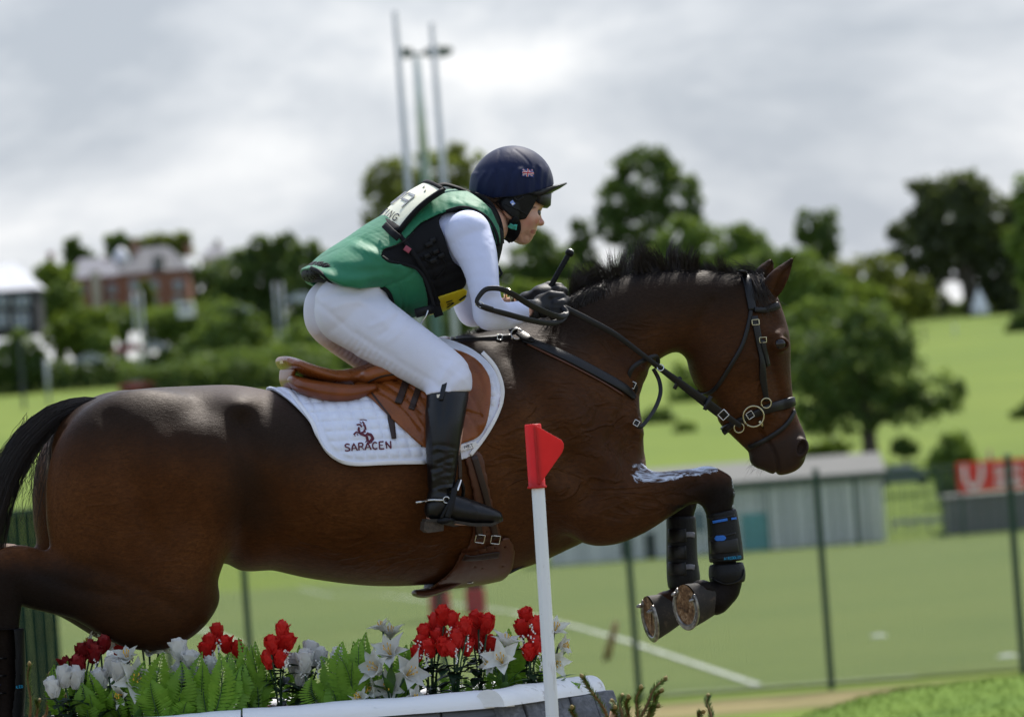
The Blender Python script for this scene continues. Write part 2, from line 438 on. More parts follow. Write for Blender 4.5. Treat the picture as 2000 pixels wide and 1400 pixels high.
def horse_field(g):
    f = chain(g, TRUNK, egg=-0.10)
    q = smin(chain(g, QUART), chain(g, GASK), .035)
    q2 = smin(chain(g, mirror(QUART)), chain(g, mirror(GASK)), .035)
    f = smin(smin(f, q, .03), q2, .03)
    # the cleft between the two buttocks
    c = H(150, 990, 0)
    f = smax(f, -ell(g, (c[0] - .115, 0, c[2] - .02), (.15, .016, .26)), .03)
    f = smin(f, chain(g, FARM), .05)
    f = smin(f, chain(g, FFAR), .05)
    f = smin(f, chain(g, FPAS), .012)
    f = smin(f, ell(g, H(1374, 1147, -.165), (.034, .034, .022), -.3), .02); f = smin(f, ell(g, H(1303, 1169, .11), (.034, .034, .022), -.3), .02)
    nk = chain(g, NECK, 12); f = smin(f, nk, .07)
    hd = chain(g, HEAD, 16, egg=0.0)
    f = smin(f, hd, .022)
    # underside of the neck, breast and throat follow the photographed outline
    cut = poly_h([(1262, 905), (1250, 880), (1246, 840), (1239, 800), (1240, 776), (1254, 751), (1280, 724), (1302, 709), (1320, 703), (1336, 706), (1343, 726), (1356, 757), (1398, 803), (1330, 900)], 0)
    f = smax(f, -poly2(g, cut), .045)
    def bump(cx, cy, rx, ry, amp, l=-.2):
        nonlocal f
        a, _, z = H(cx, cy, l)
        amp = amp * (1.5 if l < -.12 else 1.15)
        f = f - (amp * np.exp(-(((g.A2 - a) / (rx * PXM)) ** 2 + ((g.Z2 - z) / (ry * PXM)) ** 2)))[:, None, :].astype(f32)
    def groove(pts, width, amp, l=-.2):
        nonlocal f
        amp = amp * (1.6 if l < -.12 else 1.2)
        d = line2(g, L2(*pts, l=l)); f = f + (amp * np.exp(-(d / (width * PXM)) ** 2)).astype(f32)
    # quarters, flank, shoulder
    groove([(470, 840), (482, 900), (488, 980), (472, 1070), (440, 1130)], 30, .017)
    bump(520, 1000, 45, 70, -.012); bump(640, 980, 120, 90, .006)
    groove([(215, 820), (232, 900), (262, 980), (300, 1060)], 20, .0065)
    groove([(330, 830), (345, 940), (350, 1020)], 28, .005)
    bump(470, 785, 36, 22, .012); bump(392, 800, 40, 26, -.006); bump(300, 905, 60, 80, .009); bump(400, 1010, 50, 80, .008); bump(180, 930, 50, 70, .006)
    groove([(160, 1100), (235, 1128), (330, 1180)], 12, .003)
    groove([(1000, 700), (1060, 800), (1110, 900), (1150, 960)], 26, .010)
    groove([(1170, 800), (1130, 880), (1090, 930)], 16, .005); groove([(1190, 860), (1170, 930), (1130, 990)], 12, .005); groove([(640, 1050), (760, 1075), (880, 1080)], 22, .003); groove([(560, 930), (600, 1000), (700, 1040)], 30, .003)
    groove([(985, 900), (1040, 960), (1090, 1010), (1120, 1040)], 26, .007)
    bump(1110, 830, 50, 55, .012); bump(1080, 960, 45, 40, .012); bump(1190, 900, 30, 45, .009)
    groove([(1222, 905), (1205, 940), (1195, 990)], 10, .004)
    groove([(1175, 1010), (1240, 985), (1300, 962), (1350, 945)], 9, .004, l=-.15)
    groove([(1245, 1015), (1300, 985), (1345, 962)], 7, .003, l=-.15)
    bump(1262, 948, 50, 20, .004, l=-.15)
    groove([(1365, 925), (1385, 960), (1383, 985)], 7, .003, l=-.14)
    # knees and fetlocks: carpal bones, tendon grooves
    for (x, y, l, r) in ((1416, 938, -.14, (.020, .036, .018)), (1422, 966, -.14, (.015, .034, .020)), (1376, 972, -.14, (.014, .018, .020)), (1345, 950, .12, (.02, .036, .018))):
        c = H(x, y, l); f = smin(f, ell(g, c, r, -.5), .014)
    groove([(1372, 935), (1350, 948), (1310, 965)], 5, .0035, l=-.15); groove([(1395, 930), (1400, 960), (1392, 985)], 5, .003, l=-.15)
    groove([(30, 1090), (80, 1120), (150, 1150), (230, 1160)], 10, .004, l=-.15)
    # neck: jugular groove, muscle line, throat latch
    groove([(1325, 690), (1270, 725), (1225, 775), (1195, 820)], 14, .008, l=-.1)
    groove([(1300, 600), (1230, 660), (1160, 720), (1110, 760)], 26, .004, l=-.1)
    bump(1250, 620, 70, 30, .005, l=-.1)
    groove([(1392, 590), (1362, 640), (1338, 690)], 12, .007, l=-.08)
    # head: cheek plate, facial crest, eye socket, nose dip, lips, nostril
    bump(1408, 700, 46, 46, .010, l=-.08)
    groove([(1452, 745), (1425, 775), (1400, 790)], 12, .004, l=-.08)
    groove([(1478, 700), (1498, 760), (1510, 810)], 8, -.006, l=-.08)
    groove([(1500, 690), (1520, 750), (1535, 800)], 10, .007, l=-.07)
    bump(1505, 620, 18, 22, -.008, l=-.08); bump(1522, 652, 17, 9, .011, l=-.09); bump(1520, 688, 14, 6, .004, l=-.09)
    bump(1490, 840, 26, 22, -.004, l=-.06)
    groove([(1487, 843), (1508, 872), (1521, 905), (1524, 925)], 3.5, .006, l=-.05)
    for sgn in (-1, 1):
        a, _, z = H(1563, 876, -.045)
        f = smin(f, ell(g, (a, sgn * .043, z), (.024, .019, .032), -.45), .014)
        f = smax(f, -ell(g, (a + .002, sgn * .057, z + .003), (.0125, .018, .0215), -.45), .005)
        e = H(1525, 671, -.088)
        f = smin(f, ell(g, (e[0], sgn * .080, e[2]), (.027, .018, .022), -.3), .014)
        f = smax(f, -ell(g, (e[0] + .002, sgn * .094, e[2]), (.0185, .016, .0115), -.25), .004)
    a, _, z = H(1489, 893, 0); f = smin(f, ell(g, (a, 0, z), (.036, .033, .029), .3), .014)
    a, _, z = H(1545, 896, 0); f = smin(f, ell(g, (a, 0, z), (.034, .042, .030), .3), .012)
    # ears
    for (x0, y0, x1, y1, x2, y2, l0, l1) in ((1496, 578, 1522, 541, 1552, 501, -.052, -.07), (1478, 566, 1494, 534, 1511, 502, .052, .06)):
        ear = chain(g, [nod(x0, y0, 19, l0, .02), nod((x0 + x1) / 2, (y0 + y1) / 2, 21, (l0 + l1) / 2, .022), nod(x1, y1, 18, l1, .019), nod((x1 + x2) / 2, (y1 + y2) / 2, 10, l1, .011), nod(x2, y2, 1.6, l1, .002)])
        hol = chain(g, [nod(x0 + 15, y0 + 2, 9, l0 - .012, .013), nod(x1 + 9, y1 + 2, 10, l1 - .014, .014), nod((x1 + x2) / 2 + 4, (y1 + y2) / 2 + 4, 5, l1 - .008, .008), nod(x2 - 2, y2 + 6, 1.2, l1 - .004, .003)])
        f = smin(f, smax(ear, -hol, .004), .012)
    return f.astype(f32)
# ------------------------------------------------------------------ the rider's body
THIGH = [nod(682, 607, 63, -.085, .09), nod(706, 626, 63, -.115, .085), nod(760, 661, 57, -.165, .08), nod(820, 699, 51, -.22, .072), nod(868, 731, 46, -.265, .064), nod(879, 743, 39, -.28, .057)]
BUTT = [nod(672, 616, 50, -.075, .085), nod(666, 594, 46, -.07, .085)]
CALF = [nod(876, 760, 40, -.29, .055), nod(871, 800, 40, -.315, .056), nod(868, 850, 37, -.33, .054), nod(864, 910, 31, -.335, .045), nod(862, 955, 26, -.335, .037), nod(862, 985, 28, -.335, .037)]
FOOT = [nod(852, 1003, 24, -.335, .033), nod(885, 1000, 27, -.337, .036), nod(925, 1005, 24, -.342, .041), nod(958, 1010, 18, -.346, .036)]
TORSO = [nod(684, 578, 54, 0, .150), nod(710, 558, 57, 0, .152), nod(765, 530, 74, 0, .138), nod(826, 504, 92, 0, .142), nod(874, 480, 90, 0, .160), nod(915, 452, 62, 0, .165), nod(948, 442, 46, 0, .11)]
UARM = [nod(914, 456, 43, -.162, .056), nod(928, 488, 39, -.19, .052), nod(938, 520, 33, -.215, .047), nod(945, 560, 28, -.24, .043), nod(951, 592, 27, -.25, .040), nod(957, 612, 29, -.25, .039)]
FARMR = [nod(958, 612, 29, -.25, .038), nod(985, 617, 25, -.225, .037), nod(1015, 610, 20, -.185, .031), nod(1038, 605, 16, -.15, .025), nod(1050, 602, 14, -.135, .022)]
def fpx(d):
    """a chain given as (x, y, radius px, l, w)"""
    return [nod(x, y, r, l, w) for x, y, r, l, w in d]
# head in its own axes: the face looks along +a, tilted a little down
HC = H(1003, 392, 0)
def hd(x, y, l=0.0):
    return H(x, y, l)
def head_field(g):
    f = ell(g, hd(1003, 372), (.100, .073, .092), 0.15)                       # skull
    f = smin(f, chain(g, fpx([(1000, 400, 42, 0, .066), (1012, 425, 38, 0, .060), (1018, 448, 28, 0, .050), (1022, 461, 15, 0, .030)])), .02)   # face and jaw
    f = smin(f, ell(g, hd(1024, 466), (.015, .020, .014), 0.3), .012)         # chin
    f = smin(f, ell(g, hd(1041, 405), (.016, .050, .014), 0), .014)           # brow
    f = smin(f, cap3(g, hd(1047, 411), hd(1054, 433), .0085, .0095), .008)   # nose bridge
    f = smin(f, ell(g, hd(1055.5, 435), (.0115, .0115, .0095), -.2), .005)     # nose tip
    for s in (-1, 1):
        p = hd(1048, 436); f = smin(f, ell(g, (p[0], s * .0125, p[2]), (.0095, .0075, .0075), 0), .005)     # nostril wing
        p = hd(1034, 428); f = smin(f, ell(g, (p[0], s * .038, p[2]), (.020, .020, .018), 0), .02)        # cheek bone
        p = hd(1046, 416.5); f = smax(f, -ell(g, (p[0] + .004, s * .031, p[2]), (.013, .015, .009), 0), .008)   # eye socket
        p = hd(1039, 416.5); f = smin(f, ell(g, (p[0], s * .031, p[2]), (.0125, .0125, .0110), 0), .003)    # eyelids over the ball
    f = smin(f, ell(g, hd(1042, 449.5), (.0090, .021, .0045), .1), .005)       # upper lip
    f = smin(f, ell(g, hd(1040, 456.5), (.0085, .018, .0048), .1), .005)       # lower lip
    f = smax(f, -ell(g, hd(1051, 453.2), (.011, .024, .0014), .05), .002)      # mouth line
    f = smax(f, -ell(g, hd(1047, 462), (.010, .022, .004), .2), .006)         # fold under the lip
    for s in (-1, 1):
        p = hd(985, 412); f = smin(f, ell(g, (p[0], s * .070, p[2]), (.018, .010, .028), .2), .006)       # ear
    return f
def hand_parts(g, s, dx, dy, l):
    """closed fist round the rein: palm, four curled fingers, thumb on top"""
    f = ell(g, H(1066 + dx, 597 + dy, l), (.040, .022, .028), .05)
    tip = []
    for k in range(4):
        b = H(1090 + dx - k * 1.5, 585 + dy + k * 8.5, l - s * .010)
        m = H(1105 + dx - k * 2.6, 587 + dy + k * 9.0, l + s * .008)
        e = H(1098 + dx - k * 2.2, 592 + dy + k * 9.0, l + s * .028)
        t = H(1084 + dx - k * 1.5, 592 + dy + k * 9.0, l + s * .030)
        r = (.0098, .0100, .0095, .0082)[k]
        fi = smin(cap3(g, b, m, r + .001, r), smin(cap3(g, m, e, r, r * .95), cap3(g, e, t, r * .95, r * .8), .003), .003)
        f = smin(f, fi, .004)
    f = smin(f, smin(cap3(g, H(1056 + dx, 586 + dy, l + s * .012), H(1076 + dx, 577 + dy, l + s * .020), .0125, .0105), cap3(g, H(1076 + dx, 577 + dy, l + s * .020), H(1097 + dx, 578 + dy, l + s * .014), .0105, .0085), .004), .008)
    return f
def torso_f(g): return chain(g, TORSO)
def legs_f(g):
    f = None
    for M in (lambda n: n, mirror):
        t = smin(chain(g, M(THIGH)), chain(g, M(BUTT)), .03); t = smin(t, chain(g, M(CALF)), .02)
        f = t if f is None else smin(f, t, .012)
    return f
def arms_f(g):
    n = smin(chain(g, UARM), chain(g, FARMR), .014)
    far = [(a, .19 if i == 0 else .22, z, h, w) for i, (a, l, z, h, w) in enumerate(fpx([(905, 470, 44, .165, .058), (915, 520, 38, .2, .05), (918, 580, 34, .21, .045), (925, 606, 29, .21, .04)]))]
    fr = fpx([(925, 606, 29, .21, .04), (970, 605, 26, .18, .036), (1010, 595, 20, .14, .03), (1036, 588, 16, .11, .025), (1046, 585, 14, .10, .022)])
    return smin(n, smin(chain(g, far), chain(g, fr), .014), .01)
def body_field(g):
    f = torso_f(g)
    f = smin(f, legs_f(g), .022)
    c = H(612, 640, 0); f = smax(f, -ell(g, (c[0] - .01, 0, c[2]), (.10, .010, .10)), .022)
    f = smin(f, arms_f(g), .03)
    f = smin(f, chain(g, fpx([(950, 440, 34, 0, .055), (972, 428, 30, 0, .052), (990, 415, 32, 0, .052)])), .03)
    f = smin(f, head_field(g), .012)
    for M in (lambda n: n, mirror): f = smin(f, chain(g, M(FOOT)), .012)
    f = smin(f, hand_parts(g, -1, 0, 0, -.105), .01)
    f = smin(f, hand_parts(g, 1, -4, -18, .085), .01)
    return f
# ------------------------------------------------------------------ ground
PROF = np.array([(-80, 0), (20, 0), (28, -.05), (36, -.75), (48, -1.9), (62, -2.45), (73, -2.53), (100, -3.0), (125, -3.62), (200, -6.0), (270, -8.6), (350, -11.0), (372, -10.6), (400, -9.3), (430, -7.95), (520, -4.9), (600, -2.0), (700, .6), (850, 3.2), (1100, 5.2), (1600, 8), (6000, 12)])
def zg(X, Y):
    z = np.interp(Y, PROF[:, 0], PROF[:, 1])
    # grassy bank beyond the fence on the right
    s = np.clip((X - .2) / 2.2, 0, 1); s = s * s * (3 - 2 * s)
    e = np.exp(-((np.asarray(Y, float) - 36) / 6.0) ** 2)
    return z + e * s * (.46 + .035 * np.clip(X - 2.4, 0, 6))
def G(x, y, lo=40.0, hi=1500.0):
    """point of the ground seen at a pixel"""
    for Y in np.geomspace(lo, hi, 3000):
        p = P(x, y, Y)
        if p.z <= zg(p.x, Y): return p
    return P(x, y, hi)
def at_y(x, y, Y):
    return P(x, y, Y)
def sheet(name, xs, ys, m, dz=0.0, kind='structure', noise=None):
    X, Yg = np.meshgrid(xs, ys); Z = zg(X, Yg) + dz
    V = np.stack([X, Yg, Z], -1).reshape(-1, 3); n = len(xs); k = len(ys)
    i, j = np.meshgrid(np.arange(k - 1), np.arange(n - 1), indexing='ij'); a = (i * n + j).ravel()
    F = np.stack([a, a + 1, a + n + 1, a + n], 1)
    return obj(name, V, F, m, kind=kind)
def grass_mat(name, a, b, c, s1, s2, bump=.6, bd=.05, stripes=None):
    t = NT(name); n1 = t.noise(s1, 5, .6); n2 = t.noise(s2, 4, .65)
    col = t.mix(t.math('MULTIPLY', n2, .6), t.ramp(n1, [(.32, a), (.5, b), (.68, c)]), tuple(q * .7 for q in a))
    big = t.noise(s1 * .16, 4, .6); col = t.mix(t.ramp(big, [(.35, (0, 0, 0)), (.65, (.5, .5, .5))]), col, tuple(q * f for q, f in zip(c, (1.12, 1.02, 1.05))))
    if stripes:
        sx = t.node('ShaderNodeSeparateXYZ', {'Vector': t.tc.outputs['Object']})
        w = t.math('SINE', t.math('MULTIPLY', t.math('ADD', sx.outputs[1], t.math('MULTIPLY', sx.outputs[0], .05)), stripes))
        col = t.mix(t.math('MULTIPLY', t.math('ADD', w, 1), .018), col, tuple(q * 1.5 for q in b))
    t.set(Base_Color=col, Roughness=.9); t.b.inputs['Specular IOR Level'].default_value = .15
    t.bump(t.noise(s2 * 2, 4, .7), bump, bd); return t.m
M_GROUND = grass_mat('meadow_grass', (.078, .128, .010), (.106, .163, .013), (.138, .190, .018), .035, .6, .5, .2)
M_BANK = grass_mat('bank_grass', (.070, .140, .009), (.100, .180, .012), (.125, .205, .016), .9, 9, .8, .05)
M_FIELD = grass_mat('sports_turf', (.082, .120, .020), (.092, .132, .022), (.104, .142, .027), .5, 8, .15, .01)
M_DRY = grass_mat('dry_grass', (.15, .135, .050), (.19, .165, .065), (.23, .195, .08), .8, 8, .5, .03)
xs = np.concatenate([-np.geomspace(1500, 12, 26), np.linspace(-10, 10, 61), np.geomspace(12, 1500, 26)])
ys = np.concatenate([np.linspace(-80, 18, 6), np.linspace(21, 75, 46), np.linspace(80, 350, 28), np.linspace(360, 1100, 40), np.geomspace(1200, 3000, 8)])
sheet('ground', xs, ys, M_GROUND)
sheet('sports_field', np.linspace(-70, 70, 71), np.linspace(74, 349, 60), M_FIELD, .03)
sheet('bank', np.linspace(-9, 9, 50), np.linspace(18, 52, 45), M_BANK, .012)
M_BOUNCE_TURF = grass_mat('dull_bounce_turf', (.095, .090, .048), (.125, .112, .060), (.150, .135, .078), .7, 9, .6, .03)
sheet('added_bounce_turf', np.linspace(-14, 14, 15), np.linspace(-60, 19.5, 20), M_BOUNCE_TURF, .010)  # out of view; dull brown ground added to cut green bounce light
def zone(name, pxpoly, m, dz):
    V = []
    for x, y in pxpoly: p = G(x, y); V.append((p.x, p.y, p.z + dz))
    return obj(name, V, [list(range(len(V)))], m, None, False, kind='structure')
sheet('dry_verge', np.linspace(-8, 8, 40), np.linspace(69, 72.2, 5), M_DRY, .008)
# grass blades along the crest of the bank
R = np.random.default_rng(31); n = 9000
X = R.uniform(.4, 5.2, n); Yb = R.uniform(28, 40, n); Zb = zg(X, Yb) + .01; hgt = R.uniform(.012, .032, n)
base = np.stack([X, Yb, Zb], 1); lean = R.normal(0, .03, (n, 2)); tip = base + np.stack([lean[:, 0], lean[:, 1], hgt], 1); wv = np.stack([np.full(n, .004), R.normal(0, .002, n), np.zeros(n)], 1)
Vb = np.stack([base - wv, base + wv, tip], 1).reshape(-1, 3)
tag(obj('bank_grass_blades', Vb, np.arange(3 * n).reshape(-1, 3), M_BANK), 'short green grass growing on the bank at the right', 'grass', kind='stuff')
# painted lines on the field
M_LINE = mat('white_line_paint', (.40, .43, .36), .9, .15, 3, .3)
def line(pa, pb, w):
    a, b = G(*pa), G(*pb); d = (b - a); d.z = 0; d.normalize(); s = Vector((-d.y, d.x, 0)) * (w / 2); V = []; F = []; n = 24
    for i in range(n + 1):
        p = a.lerp(b, i / n)
        for q in (-1, 1): v = p + s * q; V.append((v.x, v.y, zg(v.x, v.y) + .05))
    for i in range(n): F.append([2 * i, 2 * i + 1, 2 * i + 3, 2 * i + 2])
    return obj('pitch_line', V, F, M_LINE, None, False, kind='structure')
line((585, 1150), (1482, 1344), .12); line((330, 1216), (470, 1262), .12); line((1300, 1362), (1790, 1326), .10)

# ------------------------------------------------------------------ fences, posts, screen
M_FGREEN = mat('dark_green_paint', (.010, .040, .026), .5, .15, 8, .1)
M_WIRE = mat('green_wire', (.018, .060, .036), .5, .1, 8, 0)
FY = 73.0; fz = float(np.interp(FY, PROF[:, 0], PROF[:, 1])); FX0 = G(1625, 1350).x; FX0 = P(1625, 1350, FY).x; DX = 2.47
FN = empty('mesh_fence', (FX0, FY, fz), 0, 'tall dark green welded mesh fence in front of the sports field', 'fence')
for k in range(-7, 4):
    x = FX0 + DX * k
    b = MB().box((x, FY, fz + 1.36), (.075, .075, 2.88)); b.box((x, FY, fz + 2.82), (.09, .09, .03)); bevel(b.build('post', M_FGREEN, FN), .006)
    if k < 3:
        w = MB()
        for i in range(1, 49): w.box((x + DX * i / 49, FY - .045, fz + 1.40), (.009, .006, 2.66))
        for j in range(27): w.box((x + DX / 2, FY - .045, fz + .08 + j * .102), (DX, .009, .0055))
        w.build('wire_panel', M_WIRE, FN, kind='stuff')
# far fence in front of the long cabin
F2Y = 344.0; f2z = float(np.interp(F2Y, PROF[:, 0], PROF[:, 1])); F2 = empty('far_fence', (12, F2Y, f2z), 0, 'green mesh fence with a top rail in front of the grey cabin', 'fence')
for px_ in (1330, 1503, 1676, 1845, 2015):
    x = P(px_, 1060, F2Y).x; MB().box((x, F2Y, f2z + 2.15), (.16, .12, 4.3)).build('post', M_FGREEN, F2)
x0, x1 = P(1330, 1060, F2Y).x, P(2015, 1060, F2Y).x
MB().box(((x0 + x1) / 2, F2Y, f2z + 4.28), (x1 - x0 + .1, .14, .16)).build('top_rail', M_FGREEN, F2)
w = MB()
for i in range(150): w.box((x0 + (x1 - x0) * i / 149, F2Y + .07, f2z + 2.1), (.012, .012, 4.2))
for j in range(20): w.box(((x0 + x1) / 2, F2Y + .07, f2z + .2 + j * .21), (x1 - x0, .012, .012))
w.build('wire_panel', M_WIRE, F2, kind='stuff')
# dark green screen by the horse's tail
sx0, sx1 = P(-60, 1200, 70).x, P(114, 1200, 70).x; zt = P(40, 1003, 70).z
SCN = empty('windbreak_screen', (sx0, 70, -2.5), 0, 'solid dark green windbreak screen standing behind the horse\'s tail', 'screen')
nb = 9
for i in range(nb):
    w = (sx1 - sx0) / nb; bevel(MB().box((sx0 + w * (i + .5), 70 - .01 * (i % 2), (zt - 2.5) / 2), (w - .012, .05, zt + 2.5)).build('panel', mat('screen_green', (.002, .017, .016), .8, .2, 4, .2, Specular_IOR_Level=.08), SCN), .004)
MB().box(((sx0 + sx1) / 2, 70, zt + .03), (sx1 - sx0 + .04, .09, .06)).build('top_rail', M_FGREEN, SCN)
p = P(327, 1225, 71); o = MB().box((p.x, 71, (p.z + .9 - 2.5) / 2), (.085, .085, p.z + .9 + 2.5)).build('green_post', M_FGREEN); tag(bevel(o, .006), 'lone dark green post seen between the flowers and the horse\'s stifle', 'post')
# ------------------------------------------------------------------ rugby goals and flood light
M_WPOST = mat('white_metal_paint', (.40, .42, .43), .45, .06, 4, .05)
M_PADR = mat('red_pad_vinyl', (.42, .035, .05), .5, .1, 3, .1); M_PADB = mat('black_pad_vinyl', (.02, .015, .02), .5, .1, 3, .1)
def rugby(pa, pb, Y, top_px, bar_h, label, pads=True, r=.085, lean=0):
    a, b = P(*pa, Y), P(*pb, Y + 5.4 if pads else Y)
    a.z = zg(a.x, a.y); b.z = zg(b.x, b.y); zt = P(*top_px, Y).z
    o = empty('goal_posts', a, 0, label, 'goal posts')
    for q in (a, b):
        MB().tube([q, Vector((q.x, q.y, zt))], [r, r * .8], 12).build('upright', M_WPOST, o, True)
        if pads:
            for k, m in ((0, M_PADR), (1, M_PADB), (2, M_PADR)): bevel(MB().box((q.x, q.y, q.z + .33 + k * .62), (.46, .46, .60)).build('post_pad', m, o), .05, 3)
    MB().tube([a + Vector((0, 0, bar_h)), b + Vector((0, 0, bar_h))], r * .8, 12).build('crossbar', M_WPOST, o, True)
    return o
rugby((862, 1218), (931, 1206), 124, (771, 22), 3.0, 'tall white rugby posts with red and black pads behind the rider')
rugby((552, 770), (566, 768), 780, (538, 552), 4.5, 'white posts standing behind the saddle cantle on the far left field', False, .17)
rugby((277, 790), (290, 780), 760, (260, 570), 4.5, 'white posts standing in front of the red brick house', False, .17)
p = P(97, 800, 700); o = MB().tube([Vector((p.x, 700, zg(p.x, 700))), Vector((p.x, 700, P(92, 700, 700).z))], .22, 10).build('white_post', M_WPOST, None, True); tag(o, 'short white post at the far left edge of the field', 'post')
p = P(50, 830, 690); o = MB().tube([Vector((p.x, 690, zg(p.x, 690))), Vector((p.x, 690, P(46, 660, 690).z))], .2, 10).build('dark_pole', mat('dark_pole_paint', (.03, .04, .045), .6)); tag(o, 'dark pole standing before the hedge above the horse\'s tail', 'pole')
LY = 250.0; lb = P(886, 1080, LY); lb.z = float(zg(lb.x, LY)); ltop = P(813, 108, LY)
LM = empty('floodlight_mast', (ltop.x, LY, lb.z), 0, 'tall floodlight mast with two green lamp heads above the rider', 'floodlight')
zmid = P(828, 300, LY).z
MB().tube([Vector((ltop.x, LY, lb.z)), Vector((ltop.x, LY, zmid))], [.25, .22], 14).build('lower_column', mat('mid_green_paint', (.05, .12, .08), .5, .1, 4, .05), LM, True)
MB().tube([Vector((ltop.x, LY, zmid)), Vector((ltop.x, LY, ltop.z))], [.21, .14], 14).build('upper_column', mat('galvanised_steel', (.46, .52, .52), .5, .08, 4, .05), LM, True)
MB().tube([P(783, 108, LY), P(868, 103, LY)], .07, 8).build('cross_arm', M_FGREEN, LM, True)
for (xa, ya, xb, yb) in ((775, 104, 806, 102), (828, 104, 884, 98)):
    a, b = P(xa, ya, LY), P(xb, yb, LY); m_ = a.lerp(b, .5)
    hb = MB(); hb.tube([a, a.lerp(b, .15), a.lerp(b, .5), a.lerp(b, .85), b], [.10, .24, .30, .26, .08], 12, up=(0, 1, 0), flat=.9); ho_ = hb.build('lamp_head', M_FGREEN, LM, True)
    MB().box(m_ - Vector((0, .18, .16)), ((b - a).length * .7, .3, .05)).build('lens', mat('lamp_glass', (.35, .42, .42), .1, .05, 4, 0), ho_)
a, b = P(1182, 1285, 88), P(1204, 1213, 88); a.z = float(zg(a.x, 88)); o = MB().tube([a, a.lerp(b, .55), b], [.06, .055, .04], 10).build('marker_pole', mat('orange_plastic', (.24, .12, .035), .5), None, True); tag(o, 'leaning orange marker pole standing on the pitch line', 'pole')
for px_, py_, w_, lab in ((1716, 1247, .09, 'small white marker lying on the turf right of the fence post'), (1968, 1287, .10, 'small white marker on the turf at the right edge')):
    p = G(px_, py_); o = MB().lathe([(w_ * 1.6, 0), (w_ * 1.5, .015), (w_ * .8, .035), (w_ * .5, .04)], (p.x, p.y, zg(p.x, p.y) + .03), 16).build('disc_marker', M_LINE, None, True); tag(o, lab, 'marker')
# writing with a small stroke alphabet (unit square, y up)
FONT = {'S': [[(.85, .86), (.62, .98), (.36, .98), (.17, .84), (.18, .66), (.42, .54), (.68, .44), (.86, .30), (.84, .13), (.62, .02), (.34, .02), (.10, .14)]], 'A': [[(.0, 0), (.48, 1), (1.0, 0)], [(.2, .34), (.78, .34)]],
        'R': [[(.12, 0), (.12, 1), (.55, 1), (.80, .90), (.82, .68), (.60, .52), (.12, .50)], [(.48, .50), (.98, 0)]], 'C': [[(.90, .84), (.66, .98), (.38, .96), (.15, .75), (.10, .48), (.18, .22), (.42, .03), (.70, .03), (.92, .16)]],
        'E': [[(.82, 1), (.14, 1), (.14, 0), (.86, 0)], [(.14, .52), (.68, .52)]], 'N': [[(.10, 0), (.10, 1), (.88, 0), (.88, 1)]], 'T': [[(.02, 1), (.98, 1)], [(.5, 1), (.5, 0)]], 'I': [[(.5, 0), (.5, 1)]],
        'G': [[(.88, .84), (.64, .98), (.36, .96), (.14, .74), (.10, .46), (.20, .20), (.44, .03), (.70, .04), (.88, .16), (.88, .46), (.58, .46)]], 'V': [[(.0, 1), (.48, 0), (.98, 1)]], 'B': [[(.12, 0), (.12, 1), (.58, 1), (.78, .86), (.76, .66), (.55, .54), (.12, .54)], [(.55, .54), (.84, .42), (.86, .16), (.60, 0), (.12, 0)]],
        'O': [[(.5, 0), (.18, .12), (.06, .5), (.18, .88), (.5, 1), (.82, .88), (.94, .5), (.82, .12), (.5, 0)]], 'L': [[(.14, 1), (.14, 0), (.84, 0)]], 'D': [[(.12, 0), (.12, 1), (.55, 1), (.84, .82), (.92, .5), (.84, .18), (.55, 0), (.12, 0)]], 'P': [[(.14, 0), (.14, 1), (.62, 1), (.84, .86), (.84, .62), (.62, .48), (.14, .48)]],
        'W': [[(0, 1), (.25, 0), (.5, .8), (.75, 0), (1, 1)]], 'U': [[(.1, 1), (.1, .25), (.3, .02), (.68, .02), (.88, .25), (.88, 1)]]}
def word(txt, x0, y0, x1, y1, h, gap=.22):
    """strokes of a word whose baseline runs from x0,y0 to x1,y1 with cap height h (pixels); one list per letter"""
    n = len(txt); L = math.hypot(x1 - x0, y1 - y0); ux, uy = (x1 - x0) / L, (y1 - y0) / L; vx, vy = uy, -ux
    cw = L / (n + (n - 1) * gap); res = []
    for i, ch in enumerate(txt):
        res.append([[(x0 + ux * (i * cw * (1 + gap) + px * cw) + vx * py * h, y0 + uy * (i * cw * (1 + gap) + px * cw) + vy * py * h) for px, py in st] for st in FONT[ch]])
    return res
def bmesh_fix(o):
    bm = bmesh.new(); bm.from_mesh(o.data); bmesh.ops.recalc_face_normals(bm, faces=bm.faces); bm.to_mesh(o.data); bm.free(); o.data.update()
# ------------------------------------------------------------------ trees and hedges
def leaf_mat(name, a, b, c):
    t = NT(name); n1 = t.noise(.35, 4, .6); n2 = t.noise(2.5, 3, .6)
    col = t.mix(t.math('MULTIPLY', n2, .5), t.ramp(n1, [(.3, a), (.5, b), (.7, c)]), b)
    t.set(Base_Color=col, Roughness=.6); t.b.inputs['Specular IOR Level'].default_value = .3
    tr = t.node('ShaderNodeBsdfTranslucent', {'Color': t.mix(.5, col, (.20, .26, .03))}); mx = t.node('ShaderNodeMixShader', {0: .42})
    t.l.new(t.b.outputs[0], mx.inputs[1]); t.l.new(tr.outputs[0], mx.inputs[2]); t.l.new(mx.outputs[0], t.out.inputs['Surface']); return t.m
LM_DARK = leaf_mat('dark_foliage', (0.052, 0.094, 0.026), (0.078, 0.130, 0.035), (0.112, 0.169, 0.049))
LM_GREY = leaf_mat('grey_green_foliage', (0.044, 0.060, 0.031), (0.070, 0.086, 0.044), (0.107, 0.120, 0.065))
LM_MID = leaf_mat('mid_green_foliage', (0.086, 0.146, 0.029), (0.127, 0.198, 0.039), (0.169, 0.247, 0.055))
LM_OLIVE = leaf_mat('olive_foliage', (0.120, 0.146, 0.029), (0.169, 0.190, 0.039), (0.215, 0.229, 0.055))
